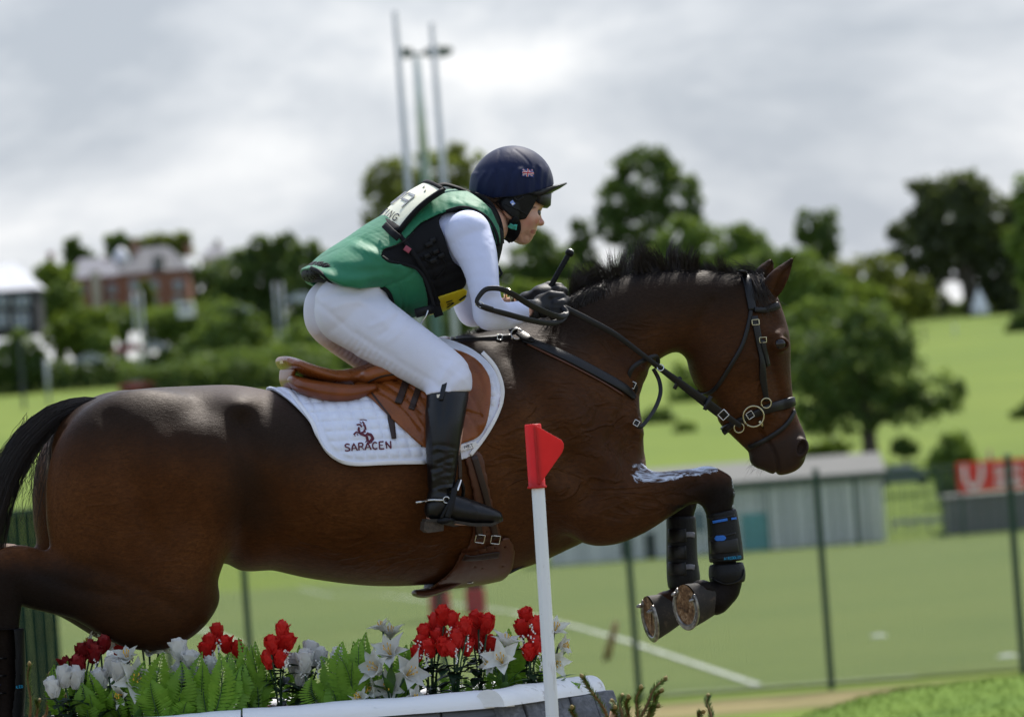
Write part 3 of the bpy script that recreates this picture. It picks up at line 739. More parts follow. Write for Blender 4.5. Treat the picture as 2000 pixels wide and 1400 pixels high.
LM_LIGHT = leaf_mat('light_green_foliage', (.100, .158, .018), (.140, .205, .024), (.175, .240, .036))
M_BARK = mat('bark', (.050, .040, .030), .9, .3, 2, .6, bdist=.05)
def leaves(lobes, Y, n, size, R, depth=.9, hollow=.45):
    """leaf clumps through the volume of ellipsoid lobes given in pixels (x, y, rx, ry)"""
    lobes = list(lobes) + [(x + math.cos(q) * rx * .88, y + math.sin(q) * ry * .88, rx * w, ry * w) for x, y, rx, ry in lobes for q, w in zip(R.uniform(0, 6.28, 5), R.uniform(.22, .42, 5))]
    k = Y / FPX; C = []; tot = sum(l[2] * l[3] for l in lobes)
    for x, y, rx, ry in lobes:
        m = int(n * rx * ry / tot); d = R.normal(size=(m, 3)); d /= np.linalg.norm(d, axis=1)[:, None]
        rad = R.uniform(hollow, 1.0, m) ** .6 * (1 + .16 * np.sin(d[:, 0] * 5 + x) * np.cos(d[:, 2] * 6 + y))
        c = P(x, y, Y); C.append(np.array(c) + d * rad[:, None] * np.array([rx, min(rx, ry) * depth, ry]) * k)
    C = np.concatenate(C); n = len(C)
    # clump: gather leaves around random sub-centres so that gaps open up
    sub = C[R.integers(0, n, max(8, n // 26))]; near = sub[R.integers(0, len(sub), n)]
    sel = R.random(n) < .55; sp = np.mean([l[2] for l in lobes]) * k * .20
    C[sel] = near[sel] + R.normal(0, sp, (sel.sum(), 3))
    u = R.normal(size=(n, 3)); u /= np.linalg.norm(u, axis=1)[:, None]; v = np.cross(u, R.normal(size=(n, 3))); v /= np.linalg.norm(v, axis=1)[:, None] + 1e-9
    s = (size * R.uniform(.6, 1.35, n))[:, None]
    V = np.stack([C - u * s, C + v * s * .55, C + u * s, C - v * s * .55], 1).reshape(-1, 3)
    return V, np.arange(4 * n).reshape(-1, 4)
def tree(label, base, Y, lobes, m, n=2600, name='broadleaf_tree', leaf=7.0, seed=0, trunk=9, group=None, cat='tree', hollow=.45):
    R = np.random.default_rng(100 + seed); k = Y / FPX; b = P(*base, Y)
    b.z = min(b.z, float(zg(b.x, Y)))
    o = empty(name, b, 0, label, cat, group)
    V, F = leaves(lobes, Y, int(n * 1.7), leaf * 1.15 * k, R, hollow=hollow); obj('crown', V, F, m, o, False)
    mb = MB(); top = P(lobes[0][0], lobes[0][1], Y); r = trunk * k
    fork = b.lerp(top, .42); mb.tube([b, b.lerp(fork, .5), fork, fork.lerp(top, .6)], [r * 1.25, r, r * .85, r * .3], 8)
    for x, y, rx, ry in lobes[:9]:
        e = P(x, y, Y) + Vector((0, R.uniform(-.3, .3) * rx * k, 0)); s_ = b.lerp(fork, R.uniform(.7, 1.0)); mid = s_.lerp(e, .5) + Vector((0, 0, .1 * (e - s_).length)); mb.tube([s_, mid, e], [r * .5, r * .3, r * .1], 6)
    mb.build('trunk', M_BARK, o, True); return o
GT = 'trees on the far hillside'
tree('golden green tree directly behind the rider\'s back', (830, 700), 820, [(800, 400, 86, 70), (758, 356, 46, 42), (845, 340, 70, 52), (886, 332, 42, 38), (748, 425, 38, 46), (905, 380, 36, 36), (820, 470, 90, 70), (840, 560, 80, 60)], LM_OLIVE, 3600, seed=1, group=GT)
tree('tall loose crowned tree rising behind the horse\'s crest', (1262, 640), 840, [(1262, 355, 62, 62), (1210, 390, 42, 44), (1320, 380, 42, 46), (1262, 310, 38, 28), (1190, 440, 32, 36), (1260, 440, 80, 46), (1350, 420, 26, 22), (1255, 520, 70, 50)], LM_DARK, 3400, seed=2, group=GT)
tree('wide mid green tree behind the horse\'s poll', (1400, 660), 800, [(1400, 480, 82, 44), (1330, 465, 46, 38), (1460, 490, 50, 40), (1390, 540, 110, 50)], LM_MID, 2600, seed=3, group=GT)
tree('small airy tree against the sky right of the horse\'s ears', (1600, 620), 860, [(1575, 445, 26, 30), (1615, 440, 26, 28), (1600, 480, 36, 30), (1590, 530, 46, 40)], LM_DARK, 1100, seed=4, group=GT, hollow=.2)
tree('rounded green tree just right of the horse\'s ears', (1560, 700), 720, [(1570, 560, 70, 66), (1530, 600, 52, 50), (1610, 600, 52, 54), (1560, 520, 46, 34)], LM_MID, 2400, seed=5, group=GT)
tree('pale green tree below the airy tree on the hillside', (1690, 660), 760, [(1680, 540, 50, 42), (1720, 520, 34, 28), (1650, 570, 44, 38), (1700, 590, 60, 36)], LM_OLIVE, 1800, seed=6, group=GT)
tree('bushy tree at the left foot of the huge dark chestnut', (1760, 640), 780, [(1745, 570, 40, 36), (1790, 580, 34, 36), (1720, 560, 30, 32)], LM_OLIVE, 1300, seed=7, group=GT)
tree('huge dark domed tree on the skyline at the right', (1905, 612), 850, [(1860, 410, 92, 66), (1800, 470, 60, 62), (1935, 450, 66, 74), (1870, 370, 62, 34), (1960, 530, 50, 70), (1800, 540, 44, 36), (1860, 480, 60, 50), (1985, 470, 40, 80), (1775, 575, 30, 36), (1965, 575, 40, 40), (2010, 560, 40, 60), (1830, 590, 30, 20)], LM_GREY, 7000, seed=8, trunk=16, group=GT, leaf=8)
tree('tall tree cut by the right edge of the picture', (2030, 640), 800, [(2030, 400, 50, 66), (2020, 480, 50, 80), (2040, 560, 52, 60)], LM_MID, 2000, seed=9, group=GT)
tree('spreading dark oak standing on the slope right of the horse\'s face', (1703, 912), 430, [(1680, 690, 92, 76), (1620, 740, 66, 72), (1740, 730, 62, 60), (1690, 640, 62, 40), (1600, 800, 56, 46), (1690, 800, 96, 44), (1830, 770, 52, 42), (1790, 790, 40, 34), (1860, 780, 24, 26)], LM_DARK, 6200, 'oak_tree', seed=10, trunk=15, leaf=6)
tree('dark round shrub at the right edge below the skyline trees', (1992, 668), 700, [(1995, 640, 26, 28), (2015, 630, 30, 34)], LM_DARK, 500, 'round_shrub', seed=11, cat='shrub')
tree('dark shrub at the right edge above the red banner', (1995, 865), 480, [(1992, 830, 22, 34), (2015, 820, 30, 40)], LM_DARK, 600, 'round_shrub', seed=12, cat='shrub')
tree('upright green bush left of the red banner', (1865, 975), 385, [(1865, 880, 38, 40), (1845, 920, 30, 40), (1880, 930, 26, 36)], LM_MID, 1500, 'upright_bush', seed=13, cat='bush')
tree('low dark bush right of the oak\'s trunk', (1768, 895), 425, [(1768, 874, 26, 15)], LM_DARK, 400, 'low_bush', seed=14, cat='bush', trunk=3)
tree('dark green bush in the gap between the horse\'s chest and chin', (1290, 868), 520, [(1288, 832, 34, 32), (1305, 845, 20, 20)], LM_DARK, 900, 'round_shrub', seed=15, cat='shrub', trunk=4)
tree('feathery small tree under the horse\'s jaw', (1345, 905), 500, [(1345, 870, 26, 34), (1335, 845, 18, 24)], LM_MID, 800, 'small_tree', seed=16, trunk=4)
tree('light green bush behind the horse\'s bridle', (1420, 890), 560, [(1400, 780, 60, 50), (1460, 830, 40, 44), (1340, 760, 40, 40)], LM_MID, 1500, 'leafy_bush', seed=17, cat='bush')
tree('olive shrubs\' thicket beneath the oak, left of its trunk', (1640, 905), 440, [(1620, 880, 40, 20), (1590, 890, 30, 18)], LM_LIGHT, 500, 'low_bush', seed=18, cat='bush', trunk=3)
tree('dark tree seen between the rider\'s chin and the whip', (1060, 700), 780, [(1050, 510, 60, 50), (1010, 560, 50, 44), (1090, 540, 46, 44), (1130, 560, 44, 40)], LM_DARK, 2200, seed=19, group=GT)
tree('slim conifer on the skyline right of the rider\'s face', (1135, 640), 840, [(1135, 455, 18, 26), (1138, 490, 24, 30), (1140, 530, 30, 34)], LM_DARK, 900, 'conifer_tree', seed=20, group=GT)
tree('light green tree under the rider\'s hands', (1100, 700), 700, [(1060, 590, 60, 36), (1000, 600, 50, 36), (1120, 590, 40, 30)], LM_LIGHT, 1200, seed=21, group=GT)
tree('mid green tree filling the slope above the oak', (1640, 760), 600, [(1640, 640, 70, 56), (1580, 660, 60, 60), (1700, 640, 50, 46), (1530, 690, 50, 56)], LM_MID, 3000, seed=50, group=GT)
tree('dark green tree just right of the horse\'s eye', (1570, 830), 560, [(1580, 740, 56, 60), (1560, 690, 60, 50), (1620, 710, 50, 50)], LM_DARK, 2600, seed=51, group=GT)
tree('pale leafy tree right of the ears, under the airy tree', (1640, 660), 740, [(1630, 590, 56, 44), (1590, 610, 46, 40), (1680, 600, 50, 38)], LM_LIGHT, 1800, seed=52, group=GT)
tree('broad tree showing above the mane behind the poll', (1480, 680), 770, [(1470, 540, 60, 50), (1420, 560, 60, 44), (1510, 580, 44, 50)], LM_DARK, 2200, seed=53, group=GT)
tree('light olive tree between the chestnut and the pale tree', (1735, 640), 800, [(1725, 585, 44, 34), (1770, 600, 36, 28)], LM_OLIVE, 1100, seed=54, group=GT)
tree('green tree seen below the rider\'s elbow over the withers', (900, 720), 760, [(880, 600, 60, 60), (950, 610, 60, 50)], LM_MID, 1600, seed=55, group=GT)
GL = 'trees around the houses on the left'
tree('mid green tree in front of the brick house\'s right half', (350, 720), 815, [(345, 630, 40, 40), (385, 640, 44, 50), (305, 640, 30, 30), (230, 630, 34, 36)], LM_MID, 2300, seed=56, group=GL)
tree('dense tree low above the saddle cantle', (600, 790), 770, [(590, 690, 60, 56), (640, 700, 50, 50), (540, 720, 50, 44)], LM_MID, 2400, seed=57, group=GL)
tree('dark bushy tree above the middle of the croup', (330, 790), 775, [(330, 725, 50, 34), (390, 725, 46, 34), (280, 735, 36, 26)], LM_DARK, 1800, seed=58, group=GL)
tree('tall dark tree just left of the green vest\'s tail', (510, 770), 830, [(500, 545, 56, 62), (545, 520, 36, 50), (460, 540, 40, 50), (555, 480, 20, 24), (505, 490, 30, 26), (480, 620, 80, 60), (560, 600, 60, 60)], LM_DARK, 4200, seed=30, group=GL)
tree('dark tree partly hidden behind the rider\'s breeches', (610, 770), 820, [(610, 540, 50, 52), (640, 590, 50, 60), (600, 500, 28, 26), (620, 660, 60, 60)], LM_DARK, 2600, seed=31, group=GL)
tree('broad dark green tree above the horse\'s loins', (450, 790), 800, [(440, 660, 66, 60), (500, 690, 70, 60), (400, 700, 50, 50), (570, 700, 70, 54), (630, 720, 50, 40), (340, 720, 44, 36)], LM_MID, 4200, seed=32, group=GL)
tree('dark tree behind the red brick house\'s right corner', (405, 700), 860, [(400, 560, 30, 46), (425, 590, 34, 44), (390, 620, 34, 40)], LM_DARK, 1500, seed=33, group=GL)
tree('pointed dark tree left of the church like white dome', (232, 600), 900, [(232, 475, 20, 22), (232, 500, 26, 26)], LM_DARK, 700, seed=34, group=GL)
tree('flat topped tree behind the brick house roof', (310, 600), 900, [(300, 475, 42, 20), (340, 478, 34, 22), (310, 500, 52, 26)], LM_OLIVE, 1000, seed=35, group=GL)
tree('loose dark tree on the skyline left of the brick house', (150, 600), 900, [(140, 485, 18, 24), (165, 505, 26, 20), (138, 510, 16, 20)], LM_DARK, 500, seed=36, group=GL, hollow=.2)
tree('yellow green tree between the black barn and the brick house', (110, 690), 840, [(110, 560, 42, 44), (85, 590, 34, 44), (130, 600, 34, 40), (95, 530, 28, 20)], LM_LIGHT, 1900, seed=37, group=GL)
tree('dark shrub in the shade below the yellow green tree', (105, 650), 832, [(108, 580, 24, 24)], LM_DARK, 300, 'round_shrub', seed=38, cat='shrub', trunk=3)
tree('bright round bush in front of the brick house', (165, 740), 800, [(150, 650, 44, 42), (190, 660, 34, 40), (120, 660, 34, 30), (170, 625, 40, 26)], LM_LIGHT, 2000, 'round_bush', seed=39, cat='bush', trunk=4)
tree('dark round bush right of the bright bush', (195, 730), 795, [(195, 672, 26, 26)], LM_MID, 500, 'round_bush', seed=40, cat='bush', trunk=4)
tree('dark tree at the left edge below the black barn', (45, 770), 790, [(40, 690, 36, 40), (10, 710, 40, 40), (60, 720, 36, 32)], LM_DARK, 1400, seed=41, group=GL)
tree('low conifer before the brick house\'s front wall', (285, 640), 838, [(285, 575, 13, 26), (285, 600, 17, 18)], LM_OLIVE, 400, 'conifer_tree', seed=42, trunk=3)
def hedge(label, x0, x1, ya, yb, Y, m, n, seed, name='hedge'):
    R = np.random.default_rng(seed); k = Y / FPX; xs_ = R.uniform(x0, x1, n); t_ = (xs_ - x0) / (x1 - x0)
    top = ya[0] + (ya[1] - ya[0]) * t_ + 5 * np.sin(xs_ * .05 + seed) + R.normal(0, 2, n); bot = yb[0] + (yb[1] - yb[0]) * t_; yy = bot + (top - bot) * R.random(n) ** .8
    C = np.array([tuple(P(x, y, Y + d)) for x, y, d in zip(xs_, yy, R.uniform(-1, 3, n))]); u = R.normal(size=(n, 3)); u /= np.linalg.norm(u, axis=1)[:, None]; v = np.cross(u, R.normal(size=(n, 3))); v /= np.linalg.norm(v, axis=1)[:, None]
    s = (7 * k * R.uniform(.6, 1.3, n))[:, None]; V = np.stack([C - u * s, C + v * s * .6, C + u * s, C - v * s * .6], 1).reshape(-1, 3)
    return tag(obj(name, V, np.arange(4 * n).reshape(-1, 4), m, None, False), label, 'hedge')
hedge('long dark clipped hedge along the top of the left field', -60, 640, (706, 690), (782, 762), 790, LM_DARK, 6200, 1)
hedge('dark shrubbery standing just above the line of the horse\'s back', 235, 650, (716, 700), (792, 772), 690, LM_DARK, 4200, 6)
hedge('mid green shrubs at the foot of the dark trees above the loins', 380, 660, (690, 676), (745, 730), 720, LM_MID, 2200, 7)
hedge('pale green hedge below the red brick house', 215, 420, (612, 598), (650, 640), 826, LM_LIGHT, 1500, 2)
hedge('dark hedge at the foot of the skyline trees on the right', 1500, 2060, (600, 580), (640, 612), 862, LM_DARK, 3000, 3)
hedge('dense dark hedge on the skyline behind the rider and horse neck', 640, 1520, (560, 540), (690, 640), 880, LM_DARK, 6500, 4)
hedge('green hedge across the slope behind the horse\'s nose', 1480, 1760, (640, 620), (720, 700), 700, LM_MID, 2600, 5)
# ------------------------------------------------------------------ buildings
def to_plane(Y): return lambda x, y, d: P(x, y, Y) + Vector((0, d, 0))
M_BRICK = None
t = NT('red_brick'); bn = t.node('ShaderNodeTexBrick', {'Vector': t.node('ShaderNodeMapping', {'Vector': t.tc.outputs['Object'], 'Rotation': (math.pi / 2, 0, 0)}).outputs[0], 'Scale': 4.0, 'Color1': (.25, .075, .045, 1), 'Color2': (.19, .055, .035, 1), 'Mortar': (.30, .22, .17, 1)}); t.set(Base_Color=bn.outputs['Color'], Roughness=.85); M_BRICK = t.m
M_SLATE = mat('pale_slate', (.10, .098, .10), .35, .12, .6, .2); M_DKWALL = mat('black_timber', (.014, .014, .020), .7, .25, .8, .3); M_GLASSB = mat('window_glass', (.16, .20, .26), .06, .1, .5, 0)
M_FRAME = mat('pale_frame', (.6, .6, .58), .5, .05, 2, 0); M_CREAM = mat('cream_render', (.46, .40, .34), .8, .1, .5, .1)
def bbox(name, x0, x1, yt, yb, Y, dep, m, parent, **kw):
    """upright block whose front face covers pixels x0..x1, yt..yb (measured at x0) at depth Y"""
    a, b, c = P(x0, yb, Y), P(x1, yb - (x1 - x0) * math.tan(ROLL), Y), P(x0 - (yb - yt) * math.tan(ROLL), yt, Y)
    return MB().box(((a.x + b.x) / 2, Y + dep / 2, (a.z + c.z) / 2), (b.x - a.x, dep, c.z - a.z)).build(name, m, parent, **kw), a, b, c.z
def hip_roof(name, xa, xb, z0, z1, Y0_, Y1_, inset, m, parent, over=.5):
    V = [(xa - over, Y0_ - over, z0), (xb + over, Y0_ - over, z0), (xb + over, Y1_ + over, z0), (xa - over, Y1_ + over, z0), (xa + inset, (Y0_ + Y1_) / 2, z1), (xb - inset, (Y0_ + Y1_) / 2, z1)]
    return obj(name, V, [[0, 1, 5, 4], [1, 2, 5], [2, 3, 4, 5], [3, 0, 4], [3, 2, 1, 0]], m, parent, False)
def window(px0, px1, yt, yb, Y, parent, name='window'):
    o, a, b, z = bbox(name, px0, px1, yt, yb, Y - .12, .10, M_FRAME, parent)
    cx, cz = (a.x + b.x) / 2, (a.z + z) / 2; w, h = (b.x - a.x), (z - a.z)
    for sx in (-1, 1):
        for sz in (-1, 1): MB().box((cx + sx * w * .235, Y - .16, cz + sz * h * .235), (w * .40, .06, h * .40)).build('pane', M_GLASSB, o)
# black barn at the left edge
Yb_ = 800.0; BARN = empty('black_barn', P(20, 665, Yb_), 0, 'black timber building with a bright pale roof at the left edge', 'building')
o, a, b, z = bbox('wall', -80, 76, 575, 665, Yb_, 12, M_DKWALL, BARN); hip_roof('roof', a.x, b.x, z, z + 3.9, Yb_, Yb_ + 12, 3.2, mat('bright_metal_roof', (.60, .60, .62), .4, .08, .4, .1), BARN)
for yt, yb in ((580, 600), (612, 640)):
    for x0 in (28, -14): window(x0, x0 + 30, yt, yb, Yb_, BARN)
# red brick house
Yh = 845.0; HSE = empty('brick_house', P(290, 615, Yh), 0, 'red brick house with a pale hipped slate roof and chimneys', 'house')
o, a, b, z = bbox('wall', 240, 372, 535, 615, Yh, 10, M_BRICK, HSE); rf = hip_roof('roof', a.x, b.x, z, z + 3.7, Yh, Yh + 10, 3, M_SLATE, HSE)
for x0, x1, yt in ((300, 322, 500), ): bbox('dormer', x0, x1, yt, 530, Yh - .3, 2, M_SLATE, rf)
for x0 in (254, 292, 340): window(x0, x0 + 18, 548, 568, Yh, HSE); window(x0, x0 + 18, 580, 600, Yh, HSE)
for x0, yt in ((258, 470), (362, 475)): bbox('chimney', x0, x0 + 12, yt, 500, Yh + 4, 1.2, M_BRICK, rf)
HS2 = empty('gabled_house', P(190, 620, Yh + 12), 0, 'red brick gabled wing left of the pale roofed house', 'house')
o, a, b, z = bbox('wall', 135, 240, 545, 620, Yh + 12, 10, M_BRICK, HS2); hip_roof('roof', a.x, b.x, z, z + 3.0, Yh + 12, Yh + 22, 2.0, mat('dark_slate', (.11, .11, .13), .4, .15, .5, .2), HS2)
bbox('stone_bay', 182, 200, 530, 610, Yh + 11, 1.5, M_CREAM, HS2)
for x0 in (150, 212): window(x0, x0 + 16, 556, 576, Yh + 12, HS2); window(x0, x0 + 16, 586, 604, Yh + 12, HS2)
bbox('chimney', 95, 106, 492, 530, Yh + 16, 1.2, M_BRICK, HS2); bbox('chimney', 205, 215, 505, 545, Yh + 16, 1.2, M_BRICK, HS2)
DOM = empty('white_cupola', P(238, 545, Yh + 20), 0, 'white domed cupola between the two brick houses', 'cupola')
c = P(238, 520, Yh + 20); MB().lathe([(1.2, -1.6), (1.2, .2), (1.35, .3), (1.25, 1.3), (.9, 2.2), (.4, 2.7), (.05, 2.9)], c, 16).build('dome', mat('white_lead', (.66, .66, .68), .4, .05, .6, .05), DOM, True)
MB().lathe([(1.5, -3.2), (1.5, -1.6)], c, 8).build('drum', M_CREAM, DOM)
HS3 = empty('pale_house', P(425, 530, 890), 0, 'small pale house with a tall chimney among dark trees', 'house')
o, a, b, z = bbox('wall', 396, 450, 505, 545, 890, 8, M_CREAM, HS3); hip_roof('roof', a.x, b.x, z, z + 2.0, 890, 898, 1.4, M_SLATE, HS3); bbox('chimney', 421, 431, 468, 500, 894, 1.0, M_CREAM, HS3); window(408, 420, 515, 532, 890, HS3)
# long grey cabin across the field
Yc = 352.0; CAB = empty('long_cabin', P(1400, 1092, Yc), 0, 'long low grey ribbed cabin beyond the far fence', 'cabin')
M_RIB = mat('grey_cladding', (.56, .57, .56), .5, .08, .4, .1); M_RIB2 = mat('light_cladding', (.66, .67, .65), .5, .06, .4, .1)
za = P(1400, 1090, Yc).z; zb = P(1400, 958, Yc).z; zt = P(1400, 910, Yc).z; xa, xb = P(1075, 1100, Yc).x, P(1733, 1062, Yc).x
npan = 26
for i in range(npan):
    w = (xb - xa) / npan; MB().box((xa + w * (i + .5), Yc + .5 + .02 * (i % 2), (za + zb) / 2), (w - .03, 1.0, zb - za)).build('wall_panel', M_RIB2 if i % 2 else M_RIB, CAB)
MB().box(((xa + xb) / 2, Yc + 3.4, (za + zb) / 2), (xb - xa - .1, 4.6, zb - za - .05)).build('core', M_RIB, CAB)
MB().box(((xa + xb) / 2, Yc - .05, zb + .12), (xb - xa + .4, .25, .34)).build('fascia', mat('grey_fascia', (.20, .22, .24), .5, .05, .4, 0), CAB)
obj('roof', [(xa - .3, Yc - .4, zb + .3), (xb + .3, Yc - .4, zb + .3), (xb + .3, Yc + 6, zt), (xa - .3, Yc + 6, zt), (xa - .3, Yc - .4, zb + .15), (xb + .3, Yc - .4, zb + .15), (xb + .3, Yc + 6, zt - .2), (xa - .3, Yc + 6, zt - .2)], [[0, 1, 2, 3], [7, 6, 5, 4], [0, 4, 5, 1], [2, 6, 7, 3], [1, 5, 6, 2], [0, 3, 7, 4]], mat('pale_sheet_roof', (.11, .11, .10), .85, .06, .4, .1), CAB, False)
o, a, b, z = bbox('door', 1452, 1502, 1004, 1078, Yc - .08, .1, mat('turquoise_paint', (.13, .36, .38), .4, .06, 1, 0), CAB)
for x0, x1 in ((1214, 1236), (1262, 1282)): bbox('dark_doorway', x0, x1, 1040, 1090, Yc - .08, .1, M_DKWALL, CAB)
bbox('window', 1330, 1380, 1000, 1040, Yc - .08, .1, M_GLASSB, CAB)
# grey shed, red banner, rail
SHD = empty('grey_shed', P(1930, 1060, 353), 0, 'grey corrugated shed below the red banner', 'shed')
z0, z1 = P(1930, 1058, 353).z, P(1930, 972, 353).z; xa, xb = P(1852, 1060, 353).x, P(2110, 1040, 353).x
for i in range(18):
    w = (xb - xa) / 18; MB().box((xa + w * (i + .5), 353.5 + .03 * (i % 2), (z0 + z1) / 2), (w - .02, 1.0, z1 - z0)).build('wall_panel', mat('mauve_grey_cladding', (.15, .145, .165), .6, .1, .6, .1), SHD)
MB().box(((xa + xb) / 2, 355.5, z1 + .15), (xb - xa + .3, 5, .22)).build('roof', mat('pale_sheet_roof', (.42, .42, .40), .6), SHD)
BAN = empty('red_banner', P(1940, 965, 341), 0, 'red banner with a white shield emblem and lettering at the right edge', 'banner')
M_RED = mat('banner_red', (.80, .030, .024), .6, .08, .5, .05); M_BWH = mat('banner_white', (.88, .84, .84), .6, .05, .5, 0)
YB_ = 341.0; a = P(1872, 962, YB_); b = P(2090, 946, YB_); zt = P(1868, 904, YB_).z; zb_ = a.z
MB().box(((a.x + b.x) / 2, YB_, (zt + zb_) / 2), (b.x - a.x, .06, zt - zb_)).build('board', M_RED, BAN)
for q in (.02, .5, .98):
    x = a.x + (b.x - a.x) * q; MB().box((x, YB_ + .1, (zt - 11.2) / 2), (.12, .1, zt + 11.2)).build('leg', M_FGREEN, BAN)
def ban_ribbon(pts, w, name):
    pp = [P(x, y, YB_) + Vector((0, -.05, 0)) for x, y in pts]; MB().ribbon(pp, [Vector((0, -1, 0))] * len(pp), w * YB_ / FPX, .02).build(name, M_BWH, BAN)
ban_ribbon(crs([(1883, 908), (1884, 928), (1890, 944), (1901, 953), (1912, 943), (1917, 926), (1916, 906)], 4), 8, 'shield_emblem')
for txt, x0, y0, x1, y1, h in (('SU', 1944, 927, 1960, 926, 13), ('SO', 1946, 949, 1962, 948, 13), ('WC', 1976, 923, 1996, 922, 13), ('BU', 1976, 945, 1996, 944, 13)):
    for st in word(txt, x0, y0, x1, y1, h):
        for s_ in st: ban_ribbon(s_, 4, 'letter')
RL = empty('post_and_rail', G(1790, 1040), 0, 'pale low rail fence between the cabin and the grey shed', 'fence')
a, b = P(1740, 1020, 362), P(1850, 1012, 362); zr = a.z
MB().box(((a.x + b.x) / 2, 362, zr), (b.x - a.x, .08, .35)).build('rail', mat('weathered_rail', (.40, .40, .38), .8, .1, 1, .2), RL)
for q in (.02, .35, .68, .98): MB().box((a.x + (b.x - a.x) * q, 362.1, zr - .9), (.16, .12, 2.0)).build('post', mat('weathered_rail', (.4, .4, .38), .8), RL)
# ------------------------------------------------------------------ cars
M_TYRE = mat('tyre_rubber', (.012, .012, .013), .8, .1, 4, 0); M_CGLASS = mat('car_glass', (.16, .18, .20), .04, .05, 1, 0); M_LAMP = mat('headlamp', (.7, .7, .66), .1, .05, 1, 0)  # car glass colour lifted to hold a sky reflection
def car(px_, py_, Y, col, label, face=1, name='parked_car', rz=0):
    b = P(px_, py_, Y); b.z = max(b.z, float(zg(b.x, Y)))
    o = empty(name, b, 0, label, 'car'); m = mat('car_paint_%d' % int(1000 * sum(col)), col, .22, .03, 1, 0); L_, H_, W_ = 4.3, 1.45, 1.75
    prof = [(-.5, .18), (-.5, .42), (-.47, .60), (-.30, .66), (-.17, .97), (.14, 1.0), (.30, .70), (.46, .60), (.5, .45), (.5, .18)]
    mb = MB(); mb.prism([(x * L_ * face, z * H_) for x, z in prof], -W_ / 2, W_ / 2, lambda x, z, d: b + Vector((x, d, z))); bd = mb.build('body', m, o, False); bmesh_fix(bd); bevel(bd, .08, 3)
    for s in (-1, 1):
        mb = MB(); mb.prism([(x * L_ * face, z * H_) for x, z in ((-.27, .68), (-.16, .93), (.12, .95), (.25, .70))], s * (W_ / 2 + .004), s * (W_ / 2 + .016), lambda x, z, d: b + Vector((x, d, z))); q = mb.build('side_window', M_CGLASS, o); bmesh_fix(q)
    mb = MB(); mb.prism([(.145 * L_ * face, .99 * H_), (.295 * L_ * face, .715 * H_), (.305 * L_ * face, .73 * H_), (.155 * L_ * face, 1.005 * H_)], -W_ * .42, W_ * .42, lambda x, z, d: b + Vector((x, d, z))); q = mb.build('windscreen', M_CGLASS, o); bmesh_fix(q)
    for x in (-.31, .32):
        for s in (-1, 1): w = MB().lathe([(.10, -.09), (.30, -.10), (.33, -.05), (.33, .05), (.30, .10), (.10, .09)], b + Vector((x * L_ * face, s * (W_ / 2 - .06), .33)), 18, Matrix.Rotation(math.pi / 2, 3, 'X')).build('wheel', M_TYRE, o, True)
    for s in (-1, 1): MB().box(b + Vector((.49 * L_ * face, s * .6, .52 * H_)), (.1, .34, .16)).build('headlight', M_LAMP, o)
    return o
car(1764, 950, 396, (.09, .11, .13), 'dark grey car parked behind the cabin\'s right end', -1)
car(252, 690, 770, (.22, .015, .02), 'dark red car among the bushes below the brick house')
car(300, 688, 775, (.22, .24, .28), 'pale car right of the dark red car below the house', -1)
car(268, 764, 690, (.30, .025, .04), 'red car just above the horse\'s croup')
car(320, 766, 692, (.36, .22, .22), 'pinkish white car next to the red car above the croup', -1)
car(175, 712, 765, (.24, .25, .25), 'silver car in front of the bright round bush')
car(460, 615, 800, (.30, .33, .38), 'grey blue car under the dark trees left of the rider', -1)
car(590, 592, 800, (.40, .44, .52), 'pale blue car half hidden behind the breeches', -1)
VAN = empty('white_van', P(365, 624, 810), 0, 'bright white van parked by the hedge right of the brick house', 'van'); b0 = P(365, 624, 810)
bevel(MB().box(b0 + Vector((0, 0, 1.3)), (2.3, 3.8, 2.0)).build('body', mat('white_van_paint', (.8, .8, .8), .25, .03, 1, 0), VAN), .15, 3)
MB().box(b0 + Vector((0, -1.93, 1.7)), (1.9, .05, .7)).build('windscreen', M_CGLASS, VAN)
for s in (-1, 1): MB().box(b0 + Vector((s * .85, -1.4, .33)), (.25, .66, .66)).build('wheel', M_TYRE, VAN)
# ------------------------------------------------------------------ far people and tent
def far_person(px_, py_, Y, top, legs, label, h=1.75):
    b = G(px_, py_) if Y > 500 else P(px_, py_, Y)
    o = empty('person', b, 0, label, 'person')
    g = Grid((-.45, -.3, -.05), (.45, .3, 1.95), .035); s = h / 1.75
    nd = lambda *q: [(a * s, l * s, z * s, r * s, w * s) for a, l, z, r, w in q]
    f = chain(g, nd((0, 0, .95, .13, .17), (0, 0, 1.15, .11, .15), (.01, 0, 1.35, .13, .19), (.01, 0, 1.46, .08, .12)))
    for sg in (-1, 1):
        f = smin(f, chain(g, nd((0, sg * .09, .92, .09, .09), (.03 * sg, sg * .10, .5, .065, .065), (.06 * sg, sg * .10, .08, .05, .05), (.06 * sg + .1, sg * .10, .04, .04, .045))), .05)
        f = smin(f, chain(g, nd((0, sg * .2, 1.40, .06, .06), (-.03 * sg, sg * .25, 1.1, .045, .045), (.08, sg * .24, .88, .035, .035), (.11, sg * .23, .80, .04, .03))), .04)
    f = smin(f, ell(g, (.03 * s, 0, 1.62 * s), (.10 * s, .08 * s, .125 * s)), .04)
    V, F = nets(g, f, 1); Vw = V + np.array(b); ob = obj('body', Vw, F, [mat('far_skin', (.42, .25, .18), .6), mat('far_top_%d' % int(1000 * sum(top)), top, .8), mat('far_legs_%d' % int(1000 * sum(legs)), legs, .8)], o)
    zc = V[F].mean(1)[:, 2] / s; ob.data.polygons.foreach_set('material_index', np.where(zc > 1.5, 0, np.where(zc > .92, 1, 2)).astype(np.int32)); return o
